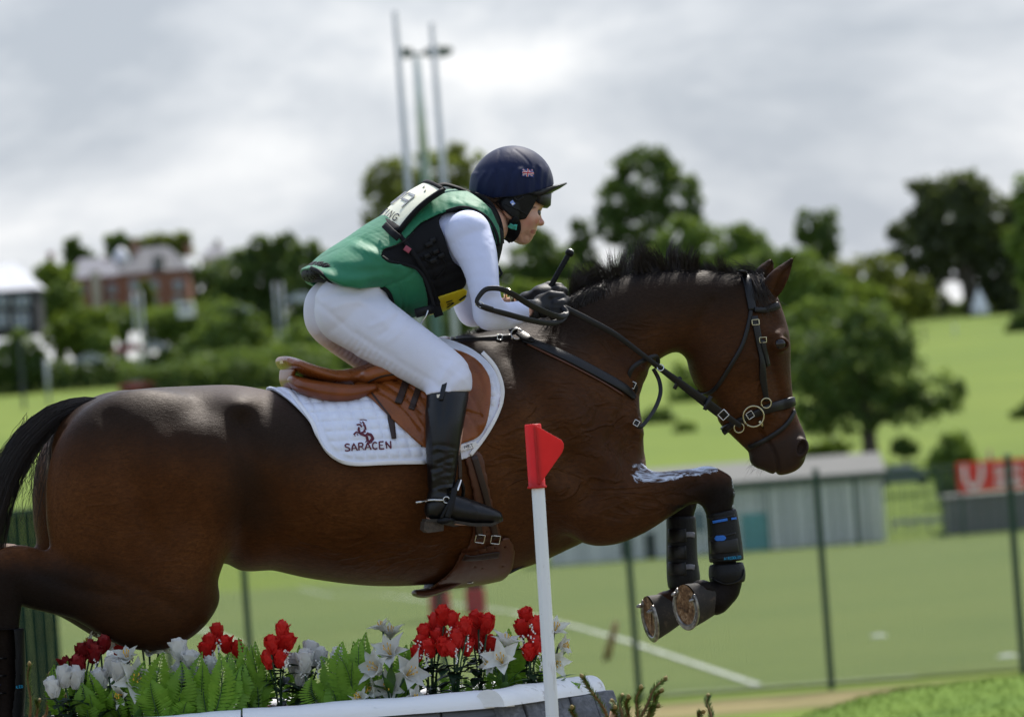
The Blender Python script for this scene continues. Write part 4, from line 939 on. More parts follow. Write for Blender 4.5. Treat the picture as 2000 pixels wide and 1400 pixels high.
far_person(1806, 668, 780, (.03, .03, .035), (.02, .02, .025), 'person in dark clothes walking on the far green slope')
far_person(1866, 658, 790, (.66, .68, .72), (.45, .48, .52), 'person in white standing on the far slope below the tent')
far_person(1936, 935, 346, (.36, .20, .20), (.03, .03, .04), 'person in a pinkish top standing behind the red banner', 1.8)
TN = empty('bell_tent', P(1915, 614, 846), 0, 'small bright white tent under the huge dark tree', 'tent'); tb = P(1915, 616, 846)
MB().lathe([(1.35, 0), (1.3, 1.1), (.75, 2.6), (.12, 3.9), (.01, 4.0)], tb, 14).build('canvas', mat('white_canvas', (.80, .81, .83), .8, .03, .6, .1), TN, True)
MB().lathe([(.05, 0), (.05, .5)], tb + Vector((0, 0, 3.9)), 6).build('pole', M_WPOST, TN)
# ------------------------------------------------------------------ the jump: flower box
JY = 15.40
def JX(x, y, Y): return P(x, y, Y)
ZT = P(700, 1372, JY).z                      # top of the box
M_RAIL = None
t = NT('white_painted_log'); f1 = t.noise(3, 5, .6, stretch=(.3, 3, 3)); f2 = t.noise(26, 5, .7, stretch=(.15, 1, 1)); f3 = t.noise(90, 4, .6, stretch=(.2, 1, 1))
c = t.ramp(f1, [(.3, (.76, .78, .80)), (.6, (.86, .87, .88))]); c = t.mix(t.ramp(f2, [(.60, (0, 0, 0)), (.74, (1, 1, 1))]), c, (.34, .31, .27)); t.set(Base_Color=c, Roughness=.55); t.bump(t.math('ADD', f2, t.math('MULTIPLY', f3, .6)), .5, .004); M_RAIL = t.m
t = NT('weathered_grey_plank'); f1 = t.noise(9, 6, .65, stretch=(.25, 6, 6), dist=1.2); f2 = t.noise(60, 4, .6, stretch=(.12, 1, 1))
wv = t.node('ShaderNodeTexWave', {'Vector': t.tc.outputs['Object'], 'Scale': 5.0, 'Distortion': 9.0, 'Detail': 3.0, 'Detail Scale': 1.3}, bands_direction='Z').outputs['Fac']
c = t.ramp(f1, [(.3, (.050, .054, .064)), (.52, (.115, .122, .140)), (.72, (.20, .21, .235))]); c = t.mix(t.math('MULTIPLY', wv, .5), c, (.07, .075, .088)); t.set(Base_Color=c, Roughness=.7); t.bump(t.math('ADD', wv, f2), .6, .004); M_PLANK = t.m
t = NT('bark_mulch'); f1 = t.noise(55, 5, .7); t.set(Base_Color=t.ramp(f1, [(.3, (.020, .009, .005)), (.6, (.085, .040, .020)), (.8, (.17, .095, .05))]), Roughness=.95); t.bump(f1, .9, .01); M_MULCH = t.m
xl = P(60, 1392, JY).x; xr = P(985, 1360, JY).x; cx_ = P(1154, 1344, 15.70).x
BOX = empty('flower_box_jump', ((xl + xr) / 2, JY + .5, 0), 0, 'grey plank jump edged with white half round rails, filled with flowers', 'jump')
def half_log(a, b, r, name='rail', droop=.0, seed=0):
    """half-round log from a to b, flat side down"""
    a, b = Vector(a), Vector(b); d = (b - a).normalized(); s = Vector((-d.y, d.x, 0)).normalized(); V = []; F = []; n = 30; k = 12; R = np.random.default_rng(seed)
    for i in range(n + 1):
        p = a.lerp(b, i / n); rr = r * (1 + .035 * math.sin(i * .5 + seed) + R.normal(0, .008))
        for j in range(k + 1): th = math.pi * j / k; V.append(p + s * math.cos(th) * rr * 1.12 + Vector((0, 0, math.sin(th) * rr * 1.0)))
    m = k + 1
    for i in range(n):
        for j in range(k): F.append([i * m + j, (i + 1) * m + j, (i + 1) * m + j + 1, i * m + j + 1])
        F.append([i * m + k, (i + 1) * m + k, (i + 1) * m, i * m])
    F.append(list(range(m))); F.append([n * m + j for j in range(k, -1, -1)])
    o = MB().add(V, F).build(name, M_RAIL, BOX, True); bmesh_fix2(o); return o
def bmesh_fix2(o):
    bm = bmesh.new(); bm.from_mesh(o.data); bmesh.ops.recalc_face_normals(bm, faces=bm.faces)
    for e in bm.edges:
        if len(e.link_faces) == 2 and e.calc_face_angle(0) > .7: e.smooth = False
    bm.to_mesh(o.data); bm.free(); o.data.update()
zr = P(700, 1384, JY).z
half_log((xl - .02, JY, zr - .022), (P(470, 1382, JY).x, JY, zr - .022), .044, seed=1)
half_log((P(474, 1382, JY).x, JY, zr - .022), (P(1003, 1352, JY).x, JY + .01, zr - .022), .046, seed=2)
pB, pC = Vector((P(955, 1374, JY - .05).x, JY - .055, zr - .018)), Vector((cx_, 15.70, zr - .018))
half_log(pB, pC, .047, seed=3)
YBk = 16.05
half_log((cx_ - .05, 15.76, zr - .03), (cx_ - .22, YBk, zr - .03), .040, seed=4); half_log((xl, YBk, zr - .03), (cx_ - .26, YBk + .01, zr - .03), .040, seed=5)
def plank(a, b, zt_, h, th=.03, out=None, name='plank'):
    a, b = Vector(a), Vector(b); d = (b - a); d.z = 0; L = d.length; d.normalize(); s = Vector((d.y, -d.x, 0)); o = Vector(out) if out is not None else Vector((0, 0, 0))
    V = []
    for q in (a, b):
        for zz, k in ((zt_, 0), (zt_ - h, 1)):
            for t_ in (0, th): V.append(Vector((q.x, q.y, zz)) + s * t_ + o * k)
    F = [[0, 1, 3, 2], [4, 6, 7, 5], [0, 4, 5, 1], [2, 3, 7, 6], [1, 5, 7, 3], [0, 2, 6, 4]]
    ob = MB().add(V, F).build(name, M_PLANK, BOX); bmesh_fix2(ob); bevel(ob, .004, 2); return ob
# front boards in three courses, sloping outwards a little; the lowest reach the grass
z = zr - .024
for r_, hh in enumerate((.15, .16, .17, .19, .20, .20)):
    cuts = [xl, P(862 if r_ % 2 == 0 else 600, 1396, JY).x, xr - .004]
    for i in range(2): plank((cuts[i] + .002, JY + .0 - .05 * r_, 0), (cuts[i + 1] - .002, JY - .05 * r_, 0), z, hh - .006, .03, (0, -.05, 0))
    z -= hh
# upright boards on the angled end
zc = [(P(960, 1370, JY).x, JY - .035), (cx_ + .045, 15.70)]
nb = 5
for i in range(nb):
    a = Vector((zc[0][0], zc[0][1], 0)).lerp(Vector((zc[1][0], zc[1][1], 0)), i / nb); b = Vector((zc[0][0], zc[0][1], 0)).lerp(Vector((zc[1][0], zc[1][1], 0)), (i + 1) / nb - .012)
    plank(a, b, zr - .016 - .004 * (i % 2), 1.02, .03 + .006 * (i % 2), (.26, -.16, 0), 'end_board')
plank((cx_ + .04, 15.72, 0), (cx_ - .18, YBk, 0), zr - .03, 1.02, .03); plank((cx_ - .2, YBk, 0), (xl, YBk, 0), zr - .03, 1.02, .03); plank((xl - .03, YBk, 0), (xl - .03, JY, 0), zr - .03, 1.02, .03)
ft_ = MB(); t0, t1, t2 = Vector((P(962, 1370, JY).x, JY + .01, zr - .03)), Vector((xr, JY - .30, zr - 1.06)), Vector((zc[0][0] + .262, zc[0][1] - .16, zr - 1.03)); bk = Vector((-.03, .04, 0))
ft_.add([t0, t1, t2, t0 + bk, t1 + bk, t2 + bk], [[0, 1, 2], [5, 4, 3], [0, 3, 4, 1], [1, 4, 5, 2], [2, 5, 3, 0]]); bmesh_fix2(ft_.build('corner_board', M_PLANK, BOX))
mv = [(xl, JY + .03), (xr, JY + .03), (cx_ - .03, 15.70), (cx_ - .22, YBk - .02), (xl, YBk - .02)]
zm = zr - .012
obj('mulch_bed', [(x, y, zm) for x, y in mv], [list(range(5))], M_MULCH, BOX, False, kind='stuff')
R = np.random.default_rng(9); ch = MB()
for _ in range(2600):
    x, y = R.uniform(xl, xr), R.uniform(JY + .03, JY + .5); Rm = Matrix.Rotation(R.uniform(0, 6.3), 3, 'Z') @ Matrix.Rotation(R.normal(0, .5), 3, 'X'); ch.box((x, y, zm + R.uniform(.002, .012)), (R.uniform(.008, .03), R.uniform(.004, .010), .003), Rm)
ch.build('mulch_chips', M_MULCH, BOX, kind='stuff')
# ------------------------------------------------------------------ artificial flowers
def petal_mat(name, a, b, rough=.55, trans=.25, vein=True):
    t = NT(name); f = t.noise(70, 4, .6); c = t.ramp(f, [(.3, a), (.7, b)]); rnd = t.node('ShaderNodeObjectInfo').outputs['Random']; c = t.mix(t.math('MULTIPLY', rnd, .45 if b[1] > b[0] else .22), c, tuple(q * .55 for q in a));  t.set(Base_Color=c, Roughness=rough); t.bump(t.noise(220, 3), .3, .001)
    tr = t.node('ShaderNodeBsdfTranslucent', {'Color': c}); mx = t.node('ShaderNodeMixShader', {0: trans}); t.l.new(t.b.outputs[0], mx.inputs[1]); t.l.new(tr.outputs[0], mx.inputs[2]); t.l.new(mx.outputs[0], t.out.inputs['Surface']); return t.m
M_ROSE = petal_mat('red_silk_petal', (.66, .014, .012), (.84, .030, .022)); M_ROSE_SHADE = petal_mat('shaded_red_silk_petal', (.22, .006, .010), (.32, .010, .014))  # second red carries the horse's thigh shade in its petal colour
M_WPET = petal_mat('white_silk_petal', (.86, .86, .84), (.90, .90, .88), trans=.45); M_LILY = petal_mat('white_lily_petal', (.85, .86, .80), (.90, .91, .86), trans=.45)
M_FERN = petal_mat('fern_green', (.18, .38, .026), (.27, .50, .045), .5, .45); M_LEAFD = petal_mat('dark_leaf_green', (.008, .028, .012), (.020, .050, .020), .5, .15); M_LEAFL = petal_mat('lily_leaf_green', (.06, .15, .02), (.10, .22, .03), .45, .3)
M_STEM = mat('green_stem', (.02, .06, .02), .6, .2, 60, .2); M_STAM = mat('yellow_stamen', (.65, .38, .02), .6, .1, 60, 0); M_BABY = mat('white_filler_bud', (.75, .75, .72), .7, .05, 60, 0)
def petal(L, Wd, cup, curl, n=5, m=4, tipw=.75, notch=0.0):
    """petal in local axes: grows along z from the origin, faces +y outwards"""
    V = []; F = []
    for i in range(n + 1):
        s = i / n; w = Wd * (math.sin(math.pi * min(1, (.18 + .82 * s) * tipw)) if tipw < 1 else math.sin(math.pi * (.08 + .92 * s) ** .75)); 
        y = cup * math.sin(s * math.pi * .62) + curl * s ** 3
        for j in range(m + 1):
            q = -1 + 2 * j / m; V.append(Vector((q * w, y - abs(q) ** 2 * w * .75 * (1 - .6 * s), L * s * (1 - notch * (abs(q) ** 2) * s))))
    for i in range(n):
        for j in range(m): a = i * (m + 1) + j; F.append([a, a + 1, a + m + 2, a + m + 1])
    return V, F
def rose_head(mb, c, sz, ax, R):
    """closed rosebud: three rings of overlapping petals"""
    ax = Vector(ax).normalized(); Rq = Vector((0, 0, 1)).rotation_difference(ax).to_matrix()
    for ring, (n, rad, L, Wd, cup, curl) in enumerate(((3, .10, 1.28, .36, .08, -.05), (4, .15, 1.22, .44, .20, .02), (5, .18, 1.10, .48, .28, .20))):
        for k in range(n):
            th = 2 * math.pi * (k + .5 * ring) / n + R.uniform(-.2, .2); M = Rq @ Matrix.Rotation(th, 3, 'Z'); V, F = petal(sz * L * R.uniform(.90, 1.10), sz * Wd * R.uniform(.9, 1.1), sz * cup, sz * curl * R.uniform(.4, 1.8), 6, 6); V = [v + Vector(R.normal(0, .022 * sz, 3)) + Vector((0, .05 * sz * math.sin(v.x / sz * 9 + k) * (v.z / sz) ** 2, 0)) for v in V]
            mb.add([Vector(c) + M @ (v + Vector((0, sz * rad * .4, 0))) for v in V], F)
def leaf(mb, p, d, L, Wd, bend=.3, up=(0, 0, 1)):
    d = Vector(d).normalized(); s = d.cross(Vector(up)); s = s.normalized() if s.length > .01 else Vector((1, 0, 0)); n = s.cross(d); V = []; F = []
    for i in range(6):
        q = i / 5; c = Vector(p) + d * L * q - n * bend * L * q * q; w = Wd * math.sin(math.pi * (.05 + .93 * q)); V += [c - s * w + n * w * .25, c, c + s * w + n * w * .25]
    for i in range(5): F += [[3 * i, 3 * i + 1, 3 * i + 4, 3 * i + 3], [3 * i + 1, 3 * i + 2, 3 * i + 5, 3 * i + 4]]
    mb.add(V, F)
FBZ = zm
def rose_bunch(heads, base, Y, label, m, sz=.039, group='artificial rose bunches in the flower box', name='rose_bunch', filler=True, sepal=True, seed=0, lf=True):
    R = np.random.default_rng(200 + seed); b = P(base, 1372, Y); b.z = FBZ; o = empty(name, b, 0, label, 'flowers', group)
    for i, hq in enumerate(heads):
        x, y = hq[:2]; y_ = Y + R.uniform(-.04, .04); c = P(x, y, y_); ax = (c - b).normalized() * .5 + Vector((R.normal(0, .16), R.normal(-.12, .12), .8)); s = sz * R.uniform(.92, 1.1); ax.normalize(); c0 = c - ax * s * .5
        mb = MB(); rose_head(mb, c0, s, ax, R); ro = mb.build('rose' if name == 'rose_bunch' else 'white_rose', m, o, True)
        if sepal:
            sb = MB()
            for k in range(5): th = k * 1.257; d = (Matrix.Rotation(th, 3, 'Z') @ Vector((1, 0, .65))); leaf(sb, c0 - ax * s * .05, d * .5 + ax * .55, s * .62, s * .16, -.25)
            sb.build('sepals', M_LEAFD, ro, True)
        MB().tube([b + Vector((R.normal(0, .006), R.normal(0, .006), 0)), b.lerp(c0, .5) + Vector((0, 0, .02)), c0], [.0022, .002, .0028], 6).build('stem', M_STEM, o, True)
    if lf:
        for k in range(24):
            mb = MB(); q = R.uniform(.10, .74); hq = heads[R.integers(len(heads))]; c = P(hq[0], hq[1], Y); p = b.lerp(c, q); th = R.uniform(0, 6.3); leaf(mb, p, Vector((math.cos(th), math.sin(th) * .8 - .25, R.uniform(.0, .6))), R.uniform(.038, .062), R.uniform(.013, .020), R.uniform(.1, .6)); mb.build('leaf', M_LEAFD, o, True)
    if filler:
        mb = MB()
        for k in range(3):
            hq = heads[R.integers(len(heads))]; p = P(hq[0] + R.uniform(-12, 12), min(hq[1] + 22, 1300) + 8, Y - .03)
            for j in range(14): q = p + Vector((R.normal(0, .004), R.normal(0, .004), j * .0036 - .02)); mb.box(q, (.004, .004, .004), Matrix.Rotation(R.uniform(0, 3), 3, 'Y'))
        mb.build('filler_buds', M_BABY, o, kind='stuff')
    return o
rose_bunch([(131, 1304), (154, 1301), (160, 1278), (183, 1280), (201, 1262), (176, 1272)], 150, 15.55, 'red rose bunch darkened by painted-in thigh shade, nearest the hind leg at the left', M_ROSE_SHADE, seed=1)
rose_bunch([(253, 1256), (232, 1272), (240, 1290)], 245, 15.75, 'pair of red roses among white lilies, second bunch from the left', M_ROSE, seed=2)
rose_bunch([(424, 1238), (411, 1258), (442, 1262), (402, 1274), (463, 1272)], 435, 15.62, 'five red roses standing alone below the horse\'s stifle', M_ROSE, seed=3)
rose_bunch([(551, 1233), (530, 1262), (553, 1260), (525, 1292), (548, 1290), (562, 1258)], 545, 15.52, 'compact red rose bunch between the ferns under the belly', M_ROSE, seed=4)
rose_bunch([(848, 1218), (866, 1206), (828, 1240), (815, 1280), (839, 1270), (862, 1240), (827, 1258), (852, 1248)], 845, 15.55, 'left part of the large red rose cluster beside the flag pole', M_ROSE, seed=5)
rose_bunch([(884, 1214), (903, 1238), (868, 1266), (884, 1268), (912, 1266), (893, 1250), (910, 1226)], 890, 15.50, 'middle part of the large red rose cluster with low hanging buds', M_ROSE, seed=6)
rose_bunch([(931, 1214), (951, 1222), (957, 1264), (936, 1260), (922, 1236), (940, 1242)], 940, 15.58, 'right part of the large red rose cluster before the big lily', M_ROSE, seed=7)
rose_bunch([(1029, 1208), (1020, 1230), (1041, 1246), (1050, 1226), (1033, 1276), (1048, 1264)], 1036, 15.55, 'tall red rose bunch directly behind the white flag pole', M_ROSE, seed=8)
WG = 'artificial white rose bunches in the flower box'
rose_bunch([(126, 1326), (104, 1346), (148, 1328)], 140, 15.48, 'white roses drooping at the left end of the box', M_WPET, .044, WG, 'white_rose_bunch', False, seed=11)
rose_bunch([(196, 1330), (216, 1304), (232, 1312)], 220, 15.50, 'white roses between the shade-darkened red bunch and the big low lily', M_WPET, .044, WG, 'white_rose_bunch', False, seed=12)
rose_bunch([(356, 1316), (382, 1326), (350, 1272), (412, 1308), (372, 1292)], 375, 15.52, 'white roses in front of the five lone red roses', M_WPET, .044, WG, 'white_rose_bunch', True, seed=13)
rose_bunch([(596, 1296), (622, 1288), (588, 1322), (604, 1276), (660, 1290), (575, 1300)], 600, 15.55, 'white roses and buds right of the compact red bunch', M_WPET, .046, WG, 'white_rose_bunch', True, seed=14)
def lily(c, ax, sz, R, o):
    ax = Vector(ax).normalized(); Rq = Vector((0, 0, 1)).rotation_difference(ax).to_matrix(); fl = MB()
    for k in range(6):
        M = Rq @ Matrix.Rotation(k * math.pi / 3 + R.uniform(-.12, .12), 3, 'Z') @ Matrix.Rotation(-R.uniform(.42, .85), 3, 'X'); V, F = petal(sz * R.uniform(.9, 1.1), sz * (.36 if k % 2 else .27), sz * .08, sz * R.uniform(.12, .5), 8, 6, 1.0); V = [v + Vector((0, .035 * sz * math.sin(v.z / sz * 14 + k) * abs(v.x) / (.2 * sz), 0)) + Vector(R.normal(0, .010 * sz, 3)) for v in V]; fl.add([Vector(c) + M @ v for v in V], F)
    f_ = fl.build('lily_flower', M_LILY, o, True); st = MB()
    for k in range(5):
        d = Rq @ Vector((math.cos(k * 1.25) * .25, math.sin(k * 1.25) * .25, 1)); st.tube([Vector(c), Vector(c) + d * sz * .62], [.0009, .0007], 5); st.box(Vector(c) + d * sz * .64, (.003, .003, .006))
    st.build('stamens', M_STAM, f_)
def lily_bunch(heads, base, Y, label, seed=0):
    R = np.random.default_rng(300 + seed); b = P(base, 1372, Y); b.z = FBZ; o = empty('lily_bunch', b, 0, label, 'flowers', 'artificial white lilies in the flower box')
    for x, y, sz, ax, ay, az in heads:
        c = P(x, y, Y + R.uniform(-.03, .03)); lily(c, (ax, ay, az), sz * .82, R, o); MB().tube([b, b.lerp(c, .5) + Vector((0, .01, .01)), c], [.0026, .0024, .003], 6).build('stem', M_STEM, o, True)
    for k in range(6): mb = MB(); th = R.uniform(0, 6.3); leaf(mb, b.lerp(P(heads[0][0], heads[0][1], Y), R.uniform(0, .45)), Vector((math.cos(th), math.sin(th) * .5 - .3, R.uniform(.2, 1))), R.uniform(.06, .09), .013, R.uniform(-.2, .35)); mb.build('leaf', M_LEAFL, o, True)
    return o
lily_bunch([(196, 1266, .060, .5, -.6, .6), (180, 1262, .05, -.6, -.3, .7)], 205, 15.78, 'white lilies behind the shade-darkened red rose bunch', 1)
lily_bunch([(262, 1330, .085, .25, -.9, .25), (250, 1290, .06, -.1, -.5, .9), (240, 1355, .05, -.5, -.7, -.1)], 262, 15.46, 'large white lily facing out low in front, left of the ferns', 2)
lily_bunch([(292, 1276, .066, .2, -.7, .7), (310, 1270, .055, .6, -.4, .7), (278, 1262, .05, -.2, -.3, .9)], 292, 15.66, 'white lilies with orange stamens behind the low large lily', 3)
lily_bunch([(762, 1246, .062, .1, -.3, 1), (748, 1232, .05, -.3, -.3, 1)], 765, 15.70, 'topmost white lilies standing clear above the ferns', 4)
lily_bunch([(765, 1282, .080, -.25, -.6, .7), (745, 1310, .085, -.6, -.6, .4), (792, 1320, .085, .5, -.7, .35), (760, 1340, .075, -.1, -.9, .1), (735, 1345, .06, -.7, -.4, .1)], 765, 15.46, 'big tiered white lily bunch in the middle of the box', 5)
lily_bunch([(982, 1296, .080, -.15, -.8, .55), (988, 1262, .062, .2, -.3, .9), (965, 1300, .05, -.6, -.4, .3)], 985, 15.48, 'big white lily between the rose cluster and the flag pole', 6)
lily_bunch([(1082, 1236, .060, .3, -.5, .8), (1090, 1262, .055, .9, -.3, .1), (1078, 1290, .065, .4, -.7, -.2)], 1075, 15.62, 'white lilies sticking out right of the flag pole', 7)
lily_bunch([(705, 1362, .05, -.4, -.8, .3), (805, 1362, .05, .4, -.8, .1)], 750, 15.44, 'small white blooms lying on the rail below the tiered lilies', 8)
def frond(mb, rib, b, tip, R, wid, bow, n=20):
    wid = wid * 1.35
    b, tip = Vector(b), Vector(tip); d = tip - b; side = Vector((d.z, 0, -d.x)).normalized(); pts = []
    for i in range(n + 1): s = i / n; pts.append(b + d * s + side * bow * math.sin(math.pi * s * .9) + Vector((0, -.025 * math.sin(s * 2.2) + .0, -.02 * s * s)))
    rib.tube(pts, [.0016 * (1 - .6 * i / n) for i in range(n + 1)], 5)
    tw = R.uniform(-.5, .5)
    for i in range(3, n + 1):
        s = i / n; w = wid * min(1, 2.2 * (1 - s) + .10) * min(1, .35 + 2 * s); t_ = (pts[min(i + 1, n)] - pts[i - 1]).normalized(); face = Vector((tw, -1, .15)); sd = t_.cross(face).normalized(); nn = sd.cross(t_)
        for q in (-1, 1):
            dd = (sd * q + t_ * .35 - nn * .12 * R.uniform(-.4, 1.5)).normalized(); L = w * R.uniform(.88, 1.06); hw_ = (d.length / n) * .47; p = pts[i]; e = dd.cross(nn).normalized()
            mb.add([p, p + dd * L * .45 + e * hw_ + nn * .002, p + dd * L, p + dd * L * .45 - e * hw_ + nn * .002, p + dd * L * .85 + e * hw_ * .8, p + dd * L * .85 - e * hw_ * .8], [[0, 1, 4, 2, 5, 3]])
def fern(frs, base, Y, label, seed=0):
    R = np.random.default_rng(400 + seed); b = P(base, 1376, Y); b.z = FBZ; o = empty('fern_plant', b, 0, label, 'fern', 'artificial ferns in the flower box')
    frs = list(frs) + [(x0 + R.uniform(-14, 14), x + R.uniform(-20, 20), y + R.uniform(6, 40), w * R.uniform(.85, 1.1), bow * R.uniform(-1, 1.4)) for x0, x, y, w, bow in frs]
    for x0, x, y, w, bow in frs:
        mb, rb = MB(), MB(); bb = P(x0, 1376, Y + R.uniform(-.03, .03)); bb.z = FBZ; frond(mb, rb, bb, P(x, y, Y + R.uniform(-.05, .05)), R, w, bow); fo_ = mb.build('frond', M_FERN, o, True); rb.build('midrib', M_STEM, fo_, True)
    return o
fern([(125, 108, 1285, .022, -.012), (140, 135, 1278, .022, -.015), (160, 150, 1282, .022, .01)], 140, 15.62, 'ferns curling up at the left end of the flower box', 1)
fern([(185, 170, 1298, .026, .012), (205, 190, 1310, .03, -.01), (175, 160, 1320, .03, .0), (225, 215, 1326, .026, .0)], 190, 15.50, 'bright ferns under the left white roses', 2)
fern([(280, 286, 1278, .030, -.02), (300, 320, 1262, .036, -.01), (310, 300, 1290, .04, .02), (330, 352, 1280, .036, .015), (345, 370, 1320, .028, .01)], 310, 15.46, 'tall wide fern right of the low large lily', 3)
fern([(395, 398, 1260, .026, -.02), (410, 425, 1262, .03, .02), (440, 452, 1262, .03, -.02), (430, 470, 1280, .03, .02)], 415, 15.46, 'arched ferns in front of the five lone red roses', 4)
fern([(480, 462, 1234, .026, .02), (490, 485, 1250, .028, -.015), (500, 510, 1268, .028, .02), (505, 498, 1240, .024, .0), (515, 470, 1300, .03, .0)], 495, 15.54, 'leaning ferns left of the compact red bunch', 5)
fern([(560, 582, 1246, .02, .01), (575, 592, 1280, .024, .02)], 570, 15.60, 'slim fern right of the compact red bunch', 6)
fern([(650, 622, 1270, .034, .025), (668, 640, 1290, .034, .02), (690, 672, 1240, .034, -.02), (700, 700, 1236, .036, .0), (685, 655, 1262, .03, .02)], 680, 15.48, 'tall bright ferns left of the tiered lilies', 7)
fern([(720, 716, 1222, .026, -.01), (730, 735, 1262, .03, .02), (715, 690, 1240, .03, .0)], 722, 15.62, 'fern tips rising behind the tiered lilies', 8)
fern([(800, 800, 1240, .026, .015), (815, 790, 1258, .026, -.01), (800, 820, 1310, .03, -.02)], 805, 15.60, 'ferns squeezed between the lilies and the rose cluster', 9)
fern([(960, 972, 1222, .026, .0), (975, 990, 1215, .028, .012), (1000, 1002, 1240, .03, .01), (1010, 1010, 1230, .03, -.01), (1005, 1005, 1300, .03, .0)], 985, 15.60, 'ferns between the big lily and the flag pole', 10)
fern([(1068, 1062, 1262, .028, .0), (1075, 1130, 1318, .020, .012), (1085, 1110, 1322, .018, .006)], 1075, 15.62, 'low fern lying over the rail right of the flag pole', 11)
fern([(255, 240, 1330, .030, .01), (265, 262, 1300, .03, -.01), (240, 228, 1340, .028, .0)], 250, 15.58, 'short ferns filling the gap behind the low large lily', 12)
fern([(360, 340, 1300, .034, .01), (375, 372, 1290, .034, -.01), (385, 400, 1330, .03, .0)], 372, 15.60, 'ferns behind the white roses left of the arched ferns', 13)
fern([(620, 606, 1322, .03, .01), (635, 650, 1310, .034, .0), (610, 590, 1338, .03, -.01)], 622, 15.62, 'ferns filling behind the white roses right of the compact red bunch', 14)
fern([(860, 850, 1312, .03, .01), (905, 900, 1306, .03, .0), (945, 955, 1316, .03, -.01), (880, 884, 1318, .03, 0)], 900, 15.68, 'low ferns in shade under the large red rose cluster', 15)
# ------------------------------------------------------------------ flags and spruce
t = NT('white_plastic_pole'); f1 = t.noise(14, 6, .7, stretch=(2, 2, .35)); f2 = t.noise(60, 5, .75, stretch=(1, 1, .5)); c = t.mix(t.ramp(f1, [(.58, (0, 0, 0)), (.75, (1, 1, 1))]), (.80, .83, .85), (.50, .48, .43)); c = t.mix(t.ramp(f2, [(.66, (0, 0, 0)), (.72, (1, 1, 1))]), c, (.28, .24, .19)); t.set(Base_Color=c, Roughness=.42); t.bump(f2, .2, .001); M_PVC = t.m

t = NT('red_plastic'); f1 = t.noise(25, 4); t.set(Base_Color=t.ramp(f1, [(.3, (.60, .020, .020)), (.7, (.68, .030, .028))]), Roughness=.42); t.bump(t.noise(40, 3), .08, .002)
tr = t.node('ShaderNodeBsdfTranslucent', {'Color': (.75, .03, .02, 1)}); mx = t.node('ShaderNodeMixShader', {0: .42}); t.l.new(t.b.outputs[0], mx.inputs[1]); t.l.new(tr.outputs[0], mx.inputs[2]); t.l.new(mx.outputs[0], t.out.inputs['Surface']); M_REDP = t.m
FLY = 15.10; fb = P(1082, 1400, FLY); ft = P(1049, 835, FLY); d = (ft - fb).normalized(); g0 = fb - d * (fb.z / d.z)
FLG = empty('flag_pole', g0, 0, 'white flag pole with a red triangular flag beside the flower box', 'flag')
def rod(a, b, r, n=8): return MB().tube([a, b], [r, r], n, up=(.38, -.92, 0))
bevel(rod(g0, P(1050, 940, FLY), .0188, 8).build('pole', M_PVC, FLG, False), .003)
a_, b_ = P(1049, 953, FLY), P(1040.5, 828, FLY); ax_ = (b_ - a_).normalized()
MB().tube([a_, a_ + ax_ * .004, a_ + ax_ * .008, b_ - ax_ * .004, b_], [.0255, .0262, .0225, .0222, .0205], 20).build('flag_sleeve', M_REDP, FLG, True)
fl = MB(); poly = [(1046, 830), (1097, 859), (1101, 866), (1101, 874), (1098, 883), (1054, 946)]
fl.prism(poly, -.0215, -.018, lambda x, y, dd: P(x, y, FLY) + Vector((0, dd - .004 - .00004 * (x - 1046), 0))); bevel(fl.build('flag_fin', M_REDP, FLG), .0010, 2)
fl = MB(); poly = [(1042, 832), (1046, 832), (1054, 944), (1050, 944)]; fl.prism(poly, -.026, -.018, lambda x, y, dd: P(x, y, FLY) + Vector((0, dd, 0))); fl.build('flag_seam', M_REDP, FLG)
p = P(208, 1232, 17.6); o = rod(Vector((p.x, 17.6, 0)), P(208, 1100, 17.6), .0195).build('far_flag_pole', M_PVC); tag(bevel(o, .003), 'white pole standing behind the left roses under the horse\'s thigh', 'pole')
t = NT('spruce_needle'); f1 = t.noise(60, 3); t.set(Base_Color=t.ramp(f1, [(.3, (.055, .105, .014)), (.7, (.135, .185, .024))]), Roughness=.5); M_NEED = t.m; M_TWIG = mat('spruce_twig', (.17, .085, .028), .8, .25, 60, .4)
M_BUD = mat('spruce_bud', (.24, .17, .05), .7, .2, 60, .3)
